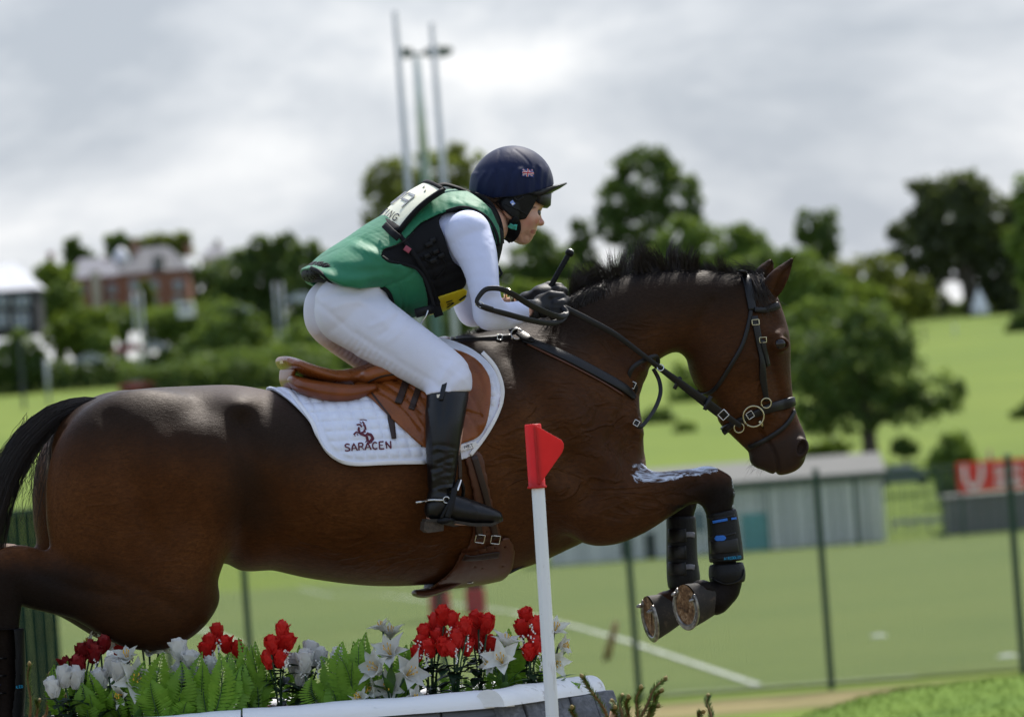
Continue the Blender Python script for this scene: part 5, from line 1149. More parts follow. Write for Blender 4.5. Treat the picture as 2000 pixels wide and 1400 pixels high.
def spruce(tips, base, Y, label, seed=0):
    R = np.random.default_rng(500 + seed); b = P(*base, Y); o = empty('spruce_branch', b, 0, label, 'spruce branch', 'cut spruce branches around the jump')
    low = Vector((b.x + R.uniform(-.08, .08), b.y - .05, 0)); st = MB(); tops = [P(x0, y0, Y) for x0, y0, x, y in tips]
    st.tube([low, low.lerp(b, .5) + Vector((.02, 0, 0)), b], [.013, .010, .008], 8)
    for q in tops: st.tube([b.lerp(low, .12), b.lerp(q, .5), q], [.007, .006, .0045], 6)
    st.build('stem', M_TWIG, o, True)
    for x0, y0, x, y in tips:
        nd, tw = MB(), MB(); s_, e_ = P(x0, y0, Y + R.uniform(-.05, .05)), P(x, y, Y + R.uniform(-.06, .06)); n = 40; d = (e_ - s_); L = d.length; pts = [s_ + d * i / n + Vector((math.sin(i * .17) * .004, 0, .012 * math.sin(math.pi * i / n))) for i in range(n + 1)]
        tw.tube(pts, [.0045 * (1 - .55 * i / n) for i in range(n + 1)], 6); tp = d.normalized()
        for i in range(0, n * 7):
            p = pts[0].lerp(pts[-1], .02 + .95 * i / (n * 7)) + Vector((math.sin(i / 7 * .17) * .004, 0, .012 * math.sin(math.pi * i / (n * 7)))); th = R.uniform(0, 6.3); rv = tp.orthogonal().normalized(); rv = Matrix.Rotation(th, 3, tp) @ rv; dd = (rv * R.uniform(.5, .9) + tp * .75).normalized(); ln = R.uniform(.013, .020); w = dd.cross(rv.cross(tp)).normalized() * .0014
            nd.add([p - w, p + w, p + dd * ln], [[0, 1, 2]])
        t_ = tw.build('twig', M_TWIG, o, True); nd.build('needles', M_NEED, t_, False, kind='stuff'); MB().lathe([(.001, -.004), (.0055, 0), (.006, .005), (.003, .010), (.0005, .012)], pts[-1], 8, Vector((0, 0, 1)).rotation_difference(tp).to_matrix()).build('bud', M_BUD, t_, True)
    return o
spruce([(1190, 1412, 1136, 1322), (1235, 1430, 1195, 1370)], (1225, 1440), 15.05, 'spruce branch leaning left against the flag side of the jump', 1)
spruce([(1212, 1420, 1214, 1360), (1225, 1425, 1226, 1362), (1240, 1425, 1250, 1344), (1205, 1425, 1200, 1382)], (1225, 1440), 15.02, 'upright spruce sprigs in the middle of the cut branches', 2)
spruce([(1248, 1405, 1297, 1326), (1268, 1404, 1290, 1350), (1258, 1410, 1282, 1380)], (1245, 1440), 15.04, 'spruce branch leaning right away from the jump', 3)
spruce([(1388, 1420, 1382, 1360), (1360, 1420, 1372, 1390)], (1385, 1440), 15.0, 'lone spruce tips at the bottom edge right of the other sprigs', 4)
spruce([(1128, 1430, 1116, 1382)], (1128, 1450), 15.0, 'single spruce tip in front of the grey end boards', 5)
spruce([(58, 1400, 56, 1298), (90, 1395, 96, 1318), (30, 1400, 20, 1350), (140, 1395, 128, 1360), (70, 1400, 75, 1370)], (60, 1430), 16.9, 'spruce sprigs behind the box beside the hind leg', 6)
o = MB().tube([P(1198, 1388, 15.03) - Vector((.02, 0, P(1198, 1388, 15.03).z)), P(1193, 1420, 15.03), P(1198, 1388, 15.03)], [.011, .009, .0085], 10).build('cut_twig', mat('fresh_cut_wood', (.50, .30, .17), .8), None, True); tag(o, 'cut end of a spruce stem among the sprigs', 'twig')
# ---- coat
def coat_material():
    t = NT('bay_coat')
    pts = t.attr('points'); dor_and_shade = t.attr('topline_and_flank_shade'); gre = t.attr('grease'); muz = t.attr('muzzle')
    mott = t.noise(5.5, 5, .6)
    fine = t.noise(300, 4, .7, stretch=(0.4, 1, 1))
    brown = t.ramp(mott, [(0.30, (.090, .0285, .0070)), (0.52, (.138, .0485, .0140)), (0.72, (.192, .0710, .0210))])
    hair = t.noise(120, 5, .75, stretch=(0.45, 1, 1.2), dist=.6)
    brown = t.mix(t.ramp(hair, [(.38, (0, 0, 0)), (.66, (.75, .75, .75))]), brown, (.052, .0185, .0062))
    brown = t.mix(t.math('MULTIPLY', fine, 0.7), brown, (.024, .010, .0045))
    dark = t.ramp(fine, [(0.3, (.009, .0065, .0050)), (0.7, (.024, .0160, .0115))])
    c = t.mix(dor_and_shade, brown, dark)
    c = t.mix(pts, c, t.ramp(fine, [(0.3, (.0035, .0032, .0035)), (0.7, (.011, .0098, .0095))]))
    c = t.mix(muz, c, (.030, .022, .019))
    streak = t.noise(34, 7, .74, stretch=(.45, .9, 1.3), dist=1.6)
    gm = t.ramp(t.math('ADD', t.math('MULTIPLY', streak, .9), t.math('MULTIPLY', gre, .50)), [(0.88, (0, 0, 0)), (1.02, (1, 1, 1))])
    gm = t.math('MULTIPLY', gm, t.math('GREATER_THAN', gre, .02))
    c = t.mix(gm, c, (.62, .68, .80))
    rough = t.math('ADD', 0.36, t.math('MULTIPLY', hair, 0.30)); rough = t.math('SUBTRACT', rough, t.math('MULTIPLY', gm, .25))
    t.set(Base_Color=c, Roughness=rough)
    t.b.inputs['Specular IOR Level'].default_value = 0.13
    t.b.inputs['Specular Tint'].default_value = (.80, .60, .48, 1)
    t.b.inputs['Sheen Weight'].default_value = 0.0; t.b.inputs['Sheen Roughness'].default_value = 0.45; t.b.inputs['Sheen Tint'].default_value = (.75, .55, .42, 1)
    vein = t.node('ShaderNodeTexNoise', {'Vector': t.node('ShaderNodeMapping', {'Vector': t.tc.outputs['Object'], 'Scale': (.55, 1, 1.2)}).outputs[0], 'Scale': 10.0, 'Detail': 3, 'Roughness': .45, 'Distortion': 1.1}).outputs['Fac']
    ridge = t.math('SUBTRACT', 1.0, t.math('MULTIPLY', t.math('ABSOLUTE', t.math('SUBTRACT', vein, .5)), 14.0), True)
    nb = t.node('ShaderNodeBump', {'Height': t.math('MULTIPLY', ridge, t.attr('veins')), 'Strength': .9, 'Distance': .0040})
    nb2 = t.node('ShaderNodeBump', {'Height': gm, 'Strength': .6, 'Distance': .003, 'Normal': nb.outputs[0]})
    nb3 = t.node('ShaderNodeBump', {'Height': hair, 'Strength': .55, 'Distance': .0022, 'Normal': nb2.outputs[0]})
    t.bump(fine, .5, .0012, nb3.outputs[0])
    return t.m
HORSE = empty('horse', hw(-.3, 0, 0), YAW, 'dark bay horse jumping over the flower box with knees tucked up', 'horse')
_g = Grid((-1.66, -.36, 0.62), (1.0, .36, 2.46), .0085)
HV, HF = nets(_g, horse_field(_g), 2)
def refine(V, F, passes, field_grid):
    """subdivide the faces chosen by each pass and pull them onto the implicit surface"""
    bm = bmesh.new(); vs = [bm.verts.new(v) for v in V]; bm.verts.ensure_lookup_table()
    for q in F:
        try: bm.faces.new([vs[i] for i in q])
        except ValueError: pass
    for pick in passes:
        bm.verts.ensure_lookup_table(); A = np.array([v.co for v in bm.verts]); ok = pick(*pxs(h2w(A)), A)
        bm.verts.index_update(); es = [e for e in bm.edges if ok[e.verts[0].index] and ok[e.verts[1].index]]
        bmesh.ops.subdivide_edges(bm, edges=es, cuts=1, use_grid_fill=True)
    bm.verts.index_update(); A = np.array([v.co for v in bm.verts]); g, f = field_grid
    grads = np.gradient(f, g.res)
    def samp(T, Q):
        i = np.floor(Q).astype(int); w = Q - i; r = 0
        for dx in (0, 1):
            for dy in (0, 1):
                for dz in (0, 1): r = r + T[i[:, 0] + dx, i[:, 1] + dy, i[:, 2] + dz] * (w[:, 0] if dx else 1 - w[:, 0]) * (w[:, 1] if dy else 1 - w[:, 1]) * (w[:, 2] if dz else 1 - w[:, 2])
        return r
    m = np.ones(len(A), bool)
    for k in range(3): m &= (A[:, k] > g.lo[k] + .012) & (A[:, k] < g.lo[k] + (g.n[k] - 1) * g.res - .012)
    for _ in range(4):
        Q = (A[m] - g.lo) / g.res; Q = np.clip(Q, 0, np.array(g.n) - 1.001); v = samp(f, Q); n_ = np.stack([samp(t_, Q) for t_ in grads], 1)
        st = -(v / np.maximum((n_ ** 2).sum(1), .2))[:, None] * n_; L = np.linalg.norm(st, axis=1, keepdims=True); A[m] += st * np.minimum(1, .006 / np.maximum(L, 1e-9))
    for v, c in zip(bm.verts, A): v.co = c
    Fl = [[v.index for v in q.verts] for q in bm.faces]; bm.free(); return A, Fl
_hp = [H(1395, 560, -.13), H(1395, 560, .13), H(1590, 490, -.13), H(1590, 930, .13), H(1440, 930, 0)]
_hg = gbox(_hp, .01, .0034)
HV, HF = refine(HV, HF, [lambda x, y, A: (x > 1405) & (y < 945) & (y > 480), lambda x, y, A: ((x > 1440) & (y < 945) & (y > 480) & ((y > 780) | (x > 1470)))], (_hg, horse_field(_hg).astype(float)))
HVW = h2w(HV)
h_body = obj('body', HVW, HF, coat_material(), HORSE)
def vattr(o, name, val):
    a = o.data.attributes.new(name, 'FLOAT', 'POINT'); a.data.foreach_set('value', np.clip(val, 0, 1).astype(f32))
def sst(x, a, b):
    t = np.clip((x - a) / (b - a), 0, 1); return t * t * (3 - 2 * t)
_px, _py = pxs(HVW)
def seg_d(x, y, pts):
    d = np.full(len(x), 1e9)
    for (ax, ay), (bx, by) in zip(pts[:-1], pts[1:]):
        ex, ey = bx - ax, by - ay; t = np.clip(((x - ax) * ex + (y - ay) * ey) / (ex * ex + ey * ey), 0, 1)
        d = np.minimum(d, np.hypot(x - ax - t * ex, y - ay - t * ey))
    return d
pt = np.maximum(sst(_px, 1255, 1400) * sst(_py, 905, 960) * (_px < 1460), (_py > 985) * sst(_px, 1280, 1330) * (_px < 1470))
pt = np.maximum(pt, sst(_px, 330, 90) * sst(_py, 1060, 1130) * .93)
pt = np.maximum(pt, sst(seg_d(_px, _py, [(880, 650), (985, 640), (1100, 582), (1170, 550), (1255, 530), (1350, 524), (1430, 530), (1480, 540)]), 34, 6) * .95)
pt = np.maximum(pt, sst(_py, 540, 500) * (_px > 1490) * .8)
vattr(h_body, 'points', pt)
dors_and_shade = sst(seg_d(_px, _py, [(180, 790), (330, 790), (450, 810), (560, 830), (760, 800), (930, 720), (1080, 640), (1250, 560), (1420, 545)]), 165, 15) * .95
dors_and_shade = np.maximum(dors_and_shade, sst(seg_d(_px, _py, [(430, 830), (478, 900), (490, 1000)]), 100, 0) * .72)  # shade of the flank hollow, put into the coat colour
dors_and_shade = np.maximum(dors_and_shade, .34 * sst(_px, 940, 1080) * (_px < 1400))
dors_and_shade = np.maximum(dors_and_shade, .46 * sst(_px, 1060, 1180) * sst(_py, 800, 700))
dors_and_shade = np.maximum(dors_and_shade, .26 * (_px > 1380) * (_py < 950))
dors_and_shade = np.maximum(dors_and_shade, .5 * sst(_py, 1080, 1200) * (_px < 450))
vattr(h_body, 'topline_and_flank_shade', dors_and_shade)
_nn = np.zeros(len(HVW) * 3, f32); h_body.data.vertices.foreach_get('normal', _nn); _nn = _nn.reshape(-1, 3)
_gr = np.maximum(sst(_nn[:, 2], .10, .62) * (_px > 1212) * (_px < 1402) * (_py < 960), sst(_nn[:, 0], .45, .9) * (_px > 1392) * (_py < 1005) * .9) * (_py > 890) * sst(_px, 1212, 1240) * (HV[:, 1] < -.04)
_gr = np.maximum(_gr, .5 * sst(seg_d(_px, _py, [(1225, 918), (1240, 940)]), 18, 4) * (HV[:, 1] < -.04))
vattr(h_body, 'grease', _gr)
_ve = np.maximum(.95 * sst(np.hypot((_px - 1110) / 1.15, (_py - 880)), 190, 90), .6 * sst(seg_d(_px, _py, [(620, 1040), (760, 1070), (900, 1060)]), 90, 20))
_ve = np.maximum(_ve, .55 * sst(seg_d(_px, _py, [(1440, 720), (1500, 800)]), 60, 15)); _ve = np.maximum(_ve, .7 * sst(seg_d(_px, _py, [(1200, 990), (1340, 950)]), 60, 20)); _ve = np.maximum(_ve, .25 * sst(seg_d(_px, _py, [(200, 1000), (330, 1120)]), 80, 20)); _ve = np.maximum(_ve, .45 * sst(seg_d(_px, _py, [(1080, 700), (1250, 650)]), 70, 15))
vattr(h_body, 'veins', _ve)
vattr(h_body, 'muzzle', sst(seg_d(_px, _py, [(1478, 898), (1530, 890), (1562, 872)]), 48, 22) * .85)
HB = bvh(HVW, HF)
# ---- hair
def strands(paths, r0, name, m, parent, sides=3, tip=.12, **kw):
    """paths (n, k, 3) world points -> one mesh of tapered strands"""
    Q = np.asarray(paths, float); n, k, _ = Q.shape
    T = np.gradient(Q, axis=1); T /= np.linalg.norm(T, axis=2, keepdims=True) + 1e-9
    ref = np.where(np.abs(T[..., 1:2]) < .9, np.array([0., 1, 0]), np.array([1., 0, 0]))
    A = np.cross(T, ref); A /= np.linalg.norm(A, axis=2, keepdims=True) + 1e-9; B = np.cross(T, A)
    s = np.linspace(0, 1, k); rad = (np.asarray(r0).reshape(-1, 1) * (1 - (1 - tip) * s ** 2))[..., None]
    V = np.stack([Q + rad * (A * math.cos(2 * math.pi * j / sides) + B * math.sin(2 * math.pi * j / sides)) for j in range(sides)], 2)
    base = (np.arange(n) * k * sides)[:, None, None]; i = (np.arange(k - 1) * sides)[None, :, None]; j = np.arange(sides)[None, None, :]; j2 = (j + 1) % sides
    F = np.stack([base + i + j, base + i + j2, base + i + sides + j2, base + i + sides + j], -1).reshape(-1, 4)
    return obj(name, V.reshape(-1, 3), F, m, parent, **kw)
t = NT('black_hair'); hn = t.noise(300, 2)
t.set(Base_Color=t.ramp(hn, [(0.3, (.006, .0045, .004)), (0.7, (.034, .023, .017))]), Roughness=.42); M_HAIR = t.m
CREST = crs([(905, 655), (950, 640), (1000, 636), (1060, 606), (1110, 578), (1170, 548), (1255, 527), (1350, 522), (1430, 528), (1478, 538)], 12)
def mane():
    paths = []; rr = []
    R = np.random.default_rng(3)
    tops = np.array([(900, 14), (950, 16), (1000, 12), (1060, 16), (1090, 26), (1118, 52), (1150, 58), (1200, 55), (1230, 50), (1260, 60), (1300, 66), (1330, 46), (1370, 34), (1420, 40), (1480, 36)])
    nc = 95; cu = np.sort(R.uniform(0, len(CREST) - 1.02, nc)); clump = []
    for u in cu:
        i = int(u); p = CREST[i] + (CREST[i + 1] - CREST[i]) * (u - i); wave = math.sin(p[0] * .062 + .7)
        lean = -.42 + .38 * wave + R.normal(0, .22); hh = np.interp(p[0], tops[:, 0], tops[:, 1]) * R.uniform(.72, 1.18)
        if p[0] > 1340: lean -= 1.05 * min(1, (p[0] - 1340) / 90); hh *= 1.25
        if p[0] < 1120: lean -= .5
        clump.append((p, lean, hh, R.normal(-.55, .45), R.normal(0, .012), R.uniform(0, 6.3)))
    for _ in range(7200):
        c = clump[R.integers(nc)]; p0, lean, hh, curl, lc, ph = c
        if p0[0] < 1085 and R.random() < .5: continue
        dx = R.normal(0, 7); x = p0[0] + dx; y = np.interp(x, CREST[:, 0], CREST[:, 1]) + 9; l = R.normal(0, .012)
        h_ = hh * R.uniform(.45, 1.05) * (1.15 if R.random() < .06 else 1); pts = []; st = h_ / 7
        ang0 = math.pi / 2 - lean + R.normal(0, .10); fly = R.normal(0, .10) if R.random() < .85 else R.normal(0, .5)
        for k in range(9):
            pull = (k / 8) ** 1.3 * .62; xx = x - dx * pull; pts.append(tuple(HW(xx, y, l + (lc - l) * pull * .8 + .002 * k * np.sign(lc))))
            a = ang0 + (curl + fly) * (k / 8) + .22 * math.sin(k * .9 + ph) * (k / 8); x += math.cos(a) * st; y -= math.sin(a) * st
        paths.append(pts); rr.append(R.uniform(.0004, .0008))
    # hair that falls on the near side close to the withers and at the poll
    for _ in range(420):
        x0 = R.uniform(1090, 1185); i = np.argmin(abs(CREST[:, 0] - x0)); p = CREST[i]; x, y = p[0] + R.normal(0, 3), p[1] + 2; pts = []
        ln = R.uniform(18, 46) / 6; a = math.radians(R.uniform(-140, -78))
        for k in range(8):
            pts.append(tuple(HW(x, y, -.02 - .011 * min(k, 5)))); x += math.cos(a) * ln; y -= math.sin(a) * ln; a += R.normal(0, .12)
        paths.append(pts); rr.append(R.uniform(.0006, .0012))
    for _ in range(260):      # poll and forelock strands, tossed back and across the cheek
        x, y = R.uniform(1462, 1492), R.uniform(532, 552); pts = []; back = R.random() < .62
        a = math.radians(R.uniform(110, 175) if back else R.uniform(-85, -60)); ln = (R.uniform(26, 66) if back else R.uniform(40, 85)) / 7; c = R.normal(.16 if back else 0.02, .07)
        for k in range(8):
            pts.append(tuple(HW(x, y, R.normal(-.02, .012) if back else -.052 - .008 * min(k, 4)))); x += math.cos(a) * ln; y -= math.sin(a) * ln; a += c
        P_ = np.array(pts); P_[1:-1] = (P_[:-2] + P_[1:-1] + P_[2:]) / 3; paths.append([tuple(q) for q in P_]); rr.append(R.uniform(.0005, .001))
    paths = [np.array(q) if len(q) == 9 else np.stack([np.interp(np.linspace(0, 1, 9), np.linspace(0, 1, len(q)), np.array(q)[:, j]) for j in range(3)], 1) for q in paths]
    strands(paths, rr, 'mane', M_HAIR, HORSE)
mane()
def tail():
    R = np.random.default_rng(5)
    mid = crs([(212, 786, 8, 0), (180, 786, 16, 0), (150, 793, 26, .0), (100, 815, 34, -.01), (50, 864, 44, -.02), (12, 926, 50, -.03), (-14, 1000, 52, -.04), (-30, 1080, 54, -.04), (-38, 1180, 50, -.04), (-44, 1280, 42, -.04), (-48, 1370, 28, -.04)], 4)
    m = len(mid); paths = []; rr = []
    for _ in range(2300):
        cl = R.integers(34); th = cl * 1.9 + R.normal(0, .16); q = .25 + .75 * ((cl * .618) % 1) + R.normal(0, .07); end = R.integers(int(m * .42), m); ph = R.uniform(0, 6.3); am = 5 * math.sin(cl * 2.3) + R.normal(0, 2.5)
        pts = []
        for s in np.linspace(0, end - 1.001, 14):
            i = int(s); c = mid[i] + (mid[i + 1] - mid[i]) * (s - i); f = s / m
            nx, ny = mid[min(i + 1, m - 1)][:2] - mid[max(i - 1, 0)][:2]; L = math.hypot(nx, ny) + 1e-6
            off = math.cos(th) * q * c[2] * .70 + am * math.sin(ph + f * 9) * f
            pts.append(tuple(HW(c[0] - ny / L * off, c[1] + nx / L * off, c[3] + math.sin(th) * q * c[2] * PXM * .8)))
        paths.append(pts); rr.append(R.uniform(.0007, .0016))
    for _ in range(150):    # loose strands at the edge
        x, y = R.uniform(40, 130), R.uniform(800, 880); a = math.radians(R.uniform(-125, -75)); pts = []
        for k in range(14):
            pts.append(tuple(HW(x, y, -.03))); x += math.cos(a) * 15; y -= math.sin(a) * 15; a += R.normal(0, .1)
        paths.append(pts); rr.append(R.uniform(.0004, .0008))
    strands(paths, rr, 'tail', M_HAIR, HORSE)
    g = Grid((-1.66, -.14, 1.2), (-1.0, .14, 2.05), .011)
    dock = chain(g, [nod(x, y, r * .48, l, r * .42 * PXM) for x, y, r, l in mid[:26:3]])
    V, F = nets(g, dock, 1); obj('tail_dock', h2w(V), F, M_HAIR, HORSE)
tail()
# whiskers at the chin
_R = np.random.default_rng(8); wp = []
for _ in range(46):
    x, y = _R.uniform(1466, 1505), _R.uniform(880, 914); a = math.radians(_R.uniform(190, 262)); n_ = _R.uniform(10, 30) / 5
    wp.append([tuple(HW(x + math.cos(a) * n_ * k, y - math.sin(a) * n_ * k + .25 * k * k, -.02 + _R.normal(0, .002))) for k in range(6)])
strands(wp, np.full(len(wp), .00035), 'whiskers', M_HAIR, HORSE)
# eye
t = NT('horse_eye'); t.set(Base_Color=(.010, .0055, .004, 1), Roughness=.06); M_EYE = t.m
for sgn in (-1, 1):
    e = H(1525, 671, -.088); c = hw(e[0] - .002, sgn * .0795, e[2] - .001)
    V, F = [], []; b = MB(); b.lathe([(.0195 * math.sin(math.pi * i / 10) + 1e-5, -.0195 * math.cos(math.pi * i / 10)) for i in range(11)], c, 18, Matrix.Rotation(math.pi / 2, 3, 'X')); b.build('eye', M_EYE, HORSE, True)
# ---- hooves with shoes and studs
t = NT('hoof_horn'); hn = t.noise(40, 6, .7); t.set(Base_Color=t.ramp(hn, [(0.3, (.010, .008, .006)), (0.58, (.024, .018, .014)), (0.75, (.085, .058, .036))]), Roughness=.75); t.bump(hn, .5, .003); M_HOOF = t.m
t = NT('hoof_sole'); hn = t.noise(45, 6, .7); t.set(Base_Color=t.ramp(hn, [(0.34, (.05, .03, .018)), (0.5, (.24, .13, .06)), (0.64, (.50, .36, .22))]), Roughness=.9); t.bump(t.noise(70, 5, .7), .8, .006); M_SOLE = t.m
t = NT('worn_steel'); hn = t.noise(60, 4); t.set(Base_Color=t.ramp(hn, [(0.3, (.13, .12, .11)), (0.65, (.40, .385, .37))]), Metallic=.9, Roughness=t.math('ADD', .25, t.math('MULTIPLY', hn, .3))); t.bump(hn, .4, .001); M_STEEL = t.m
def hoof(cs, nrm, upv, rw, rh, top, rt, stud=True):
    """cs: centre of the shoe, nrm: direction the sole faces, upv: from toe to heel, rw/rh: half width and height, top: coronet centre"""
    n = Vector(nrm).normalized(); h = Vector(upv); h = (h - n * h.dot(n)).normalized(); s = n.cross(h)
    cs, top = Vector(cs), Vector(top)
    def ring(k, N=28):     # horseshoe outline: round toe, slightly narrowing heels
        a = 2 * math.pi * k / N; x, y = math.sin(a), -math.cos(a)
        return x * rw * (1 - .10 * max(0, y)), y * rh
    N = 28; b = MB(); V = []; F = []
    lev = [(cs + n * .000, 1.0), (cs.lerp(top, .45), .88), (cs.lerp(top, .80), .76), (cs.lerp(top, .98), .68), (cs.lerp(top, 1.10), .50)]
    ax = (top - cs).normalized()
    for (c, q), tilt in zip(lev, (0, .3, .7, .9, 1)):
        nn = (-n).lerp(ax, tilt).normalized(); hh = (h - nn * h.dot(nn)).normalized(); ss = hh.cross(nn)
        for k in range(N):
            x, y = ring(k); V.append(c + ss * x * q + hh * y * q)
    for i in range(len(lev) - 1):
        for k in range(N): F.append([i * N + k, i * N + (k + 1) % N, (i + 1) * N + (k + 1) % N, (i + 1) * N + k])
    F.append([(len(lev) - 1) * N + k for k in range(N)])
    b.add(V, F); o = b.build('hoof', M_HOOF, HORSE, True)
    # concave sole
    V = []; F = []
    for i, q in enumerate((1.0, .8, .5, .2)):
        for k in range(N):
            x, y = ring(k); V.append(cs + s * x * q + h * y * q - n * (-.005 + .006 * (1 - q)))
    V.append(cs - n * .0)
    for i in range(3):
        for k in range(N): F.append([i * N + k, (i + 1) * N + k, (i + 1) * N + (k + 1) % N, i * N + (k + 1) % N])
    for k in range(N): F.append([3 * N + k, 4 * N, 3 * N + (k + 1) % N])
    MB().add(V, F).build('sole', M_SOLE, o, True)
    fr = MB(); fr.add([cs + s * x + h * y - n * d for x, y, d in ((-.4 * rw, rh * .8, -.004), (.4 * rw, rh * .8, -.004), (.12 * rw, -.1 * rh, -.004), (0, -.35 * rh, -.001), (-.12 * rw, -.1 * rh, -.004), (0, rh * .55, .004))], [[0, 5, 3, 4], [5, 1, 2, 3]]); fr.build('frog', M_SOLE, o, False)
    # the shoe: open at the heels, grooved with nail heads
    sb = MB(); ks = [k * .5 for k in range(-21, 22)]; pr = [(1.03, .000), (1.05, .006), (.98, .010), (.93, .0075), (.89, .010), (.80, .009), (.78, .000)]
    V = []; F = []
    for kk in ks:
        x, y = ring(kk)
        for q, d in pr: V.append(cs + s * x * q + h * y * q + n * d)
    m = len(pr)
    for i in range(len(ks) - 1):
        for j in range(m): F.append([i * m + j, (i + 1) * m + j, (i + 1) * m + (j + 1) % m, i * m + (j + 1) % m])
    F.append(list(range(m))); F.append([(len(ks) - 1) * m + j for j in range(m - 1, -1, -1)])
    sb.add(V, F); so = sb.build('horseshoe', M_STEEL, o, True)
    for kk in (-7, -5, -3.4, 3.4, 5, 7):
        x, y = ring(kk); MB().box(cs + s * x * .92 + h * y * .92 + n * .008, (.005, .005, .005)).build('nail', M_STEEL, o)
    if stud:
        for kk in (-9.6, 9.6):
            x, y = ring(kk); p = cs + s * x * .9 + h * y * .9; MB().tube([p + n * .008, p + n * .018, p + n * .026], [.0062, .0058, .002], 8).build('stud', M_STEEL, o, True)
    return o
hoof(HW(1342, 1184, -.175), (-.72, -.62, -.18), (.30, -.1, 1), .049, .066, HW(1396, 1166, -.15), .045)
hoof(HW(1272, 1207, .10), (-.88, -.36, -.16), (.32, -.1, 1), .048, .067, HW(1322, 1188, .115), .045)
for sgn in (-1, 1):
    a = H(-78, 1535, -.15); tp = H(-52, 1500, -.15)
    hoof(hw(a[0], sgn * .15, a[2]), (-.55, 0, -.85), (-.8, 0, .5), .058, .065, hw(tp[0], sgn * .15, tp[2]), .05)
# ------------------------------------------------------------------ tack
def leather(name, col, rough=.42, grain=260, var=.2):
    if name in MATS: return MATS[name]
    t = NT(name); f = t.noise(14, 5, .6); gsc = t.node('ShaderNodeTexVoronoi', {'Vector': t.tc.outputs['Object'], 'Scale': grain}).outputs['Distance']
    lo = tuple(c * (1 - var) for c in col); hi = tuple(c * (1 + var) for c in col)
    t.set(Base_Color=t.ramp(f, [(.3, lo), (.7, hi)]), Roughness=t.math('ADD', rough - .08, t.math('MULTIPLY', f, .18)))
    t.b.inputs['Specular IOR Level'].default_value = .38
    t.bump(t.math('ADD', gsc, t.math('MULTIPLY', f, .8)), .22, .0012); MATS[name] = t.m; return t.m
M_TAN = leather('tan_leather', (.225, .064, .013), .27)
M_TAN2 = leather('saddle_panel_leather', (.19, .050, .011), .30)
M_DKBR = leather('dark_brown_leather', (.028, .013, .009), .42)
M_GIRTH = leather('girth_leather', (.085, .028, .012), .45)
M_BLK = leather('black_leather', (.0042, .0042, .0048), .40)
M_BLKB = leather('boot_black_leather', (.0036, .0036, .0042), .34)
M_NEO = mat('black_neoprene', (.0052, .0054, .0062), .55, .2, 40, .3, Specular_IOR_Level=.26)
M_CHROME = mat('polished_steel', (.62, .62, .60), .22, .08, 60, 0, metal=1.0)
M_BRASS = mat('pale_brass', (.50, .46, .30), .26, .1, 60, 0, metal=1.0)
M_WHITE_THREAD = mat('pale_thread', (.55, .42, .25), .8, .1, 90, .2)
t = NT('white_quilted_cotton'); f = t.noise(18, 4); t.set(Base_Color=t.ramp(f, [(.3, (.72, .75, .86)), (.7, (.79, .82, .92))]), Roughness=.85); t.bump(t.noise(900, 2), .25, .0008); t.b.inputs['Sheen Weight'].default_value = .15; M_PADW = t.m
M_PADTRIM = mat('white_binding', (.80, .80, .83), .7, .04, 40, .2)
M_MAROON = mat('maroon_thread', (.115, .008, .028), .6, .2, 200, .4)
def strap(pts, width, thick=.004, off=.0015, b=None, n=6, l=None, nrm=None):
    """points and normals for a strap lying on a surface (or free, at lateral l) through pixels"""
    b = b or HB; C = crs(pts, n); out = []; nn = []; last = None
    for c in C:
        if l is None:
            p, q = cast(b, c[0], c[1])
            if p is None:
                Y = last.y if last is not None else 15.9; p = P(c[0], c[1], Y); q = Vector((0, -1, 0))
            if q.y > 0: q = -q
        else:
            p = HW(c[0], c[1], c[2] if len(c) > 2 else l); q = Vector((SY * 0, -1, 0)) if nrm is None else Vector(nrm)
        last = p; out.append(p); nn.append(q)
    for _ in range(2):
        nn = [(nn[max(i - 1, 0)] + nn[i] * 2 + nn[min(i + 1, len(nn) - 1)]).normalized() for i in range(len(nn))]
        if l is None: out = [out[0]] + [(out[i - 1] + out[i] * 2 + out[i + 1]) / 4 for i in range(1, len(out) - 1)] + [out[-1]]
    out = [p + q * (off + thick / 2) for p, q in zip(out, nn)]
    return out, nn
def strap_part(name, pts, wpx, m, parent, thick=.004, off=.0015, b=None, l=None, n=6, nrm=None):
    p, q = strap(pts, wpx, thick, off, b, n, l, nrm)
    if hasattr(wpx, '__len__'): wd = list(np.interp(np.linspace(0, 1, len(p)), np.linspace(0, 1, len(wpx)), wpx) * PXM)
    else: wd = wpx * PXM
    return MB().ribbon(p, q, wd, thick).build(name, m, parent, True)
def ring3(c, nrm, r, th, m, name, parent, up=None, sx=1.0):
    n = Vector(nrm).normalized(); a = n.orthogonal().normalized() if up is None else (Vector(up) - n * Vector(up).dot(n)).normalized(); b = n.cross(a)
    pts = [Vector(c) + a * math.cos(2 * math.pi * k / 28) * r + b * math.sin(2 * math.pi * k / 28) * r * sx for k in range(29)]
    return MB().tube(pts, th, 8, up=n).build(name, m, parent, True)
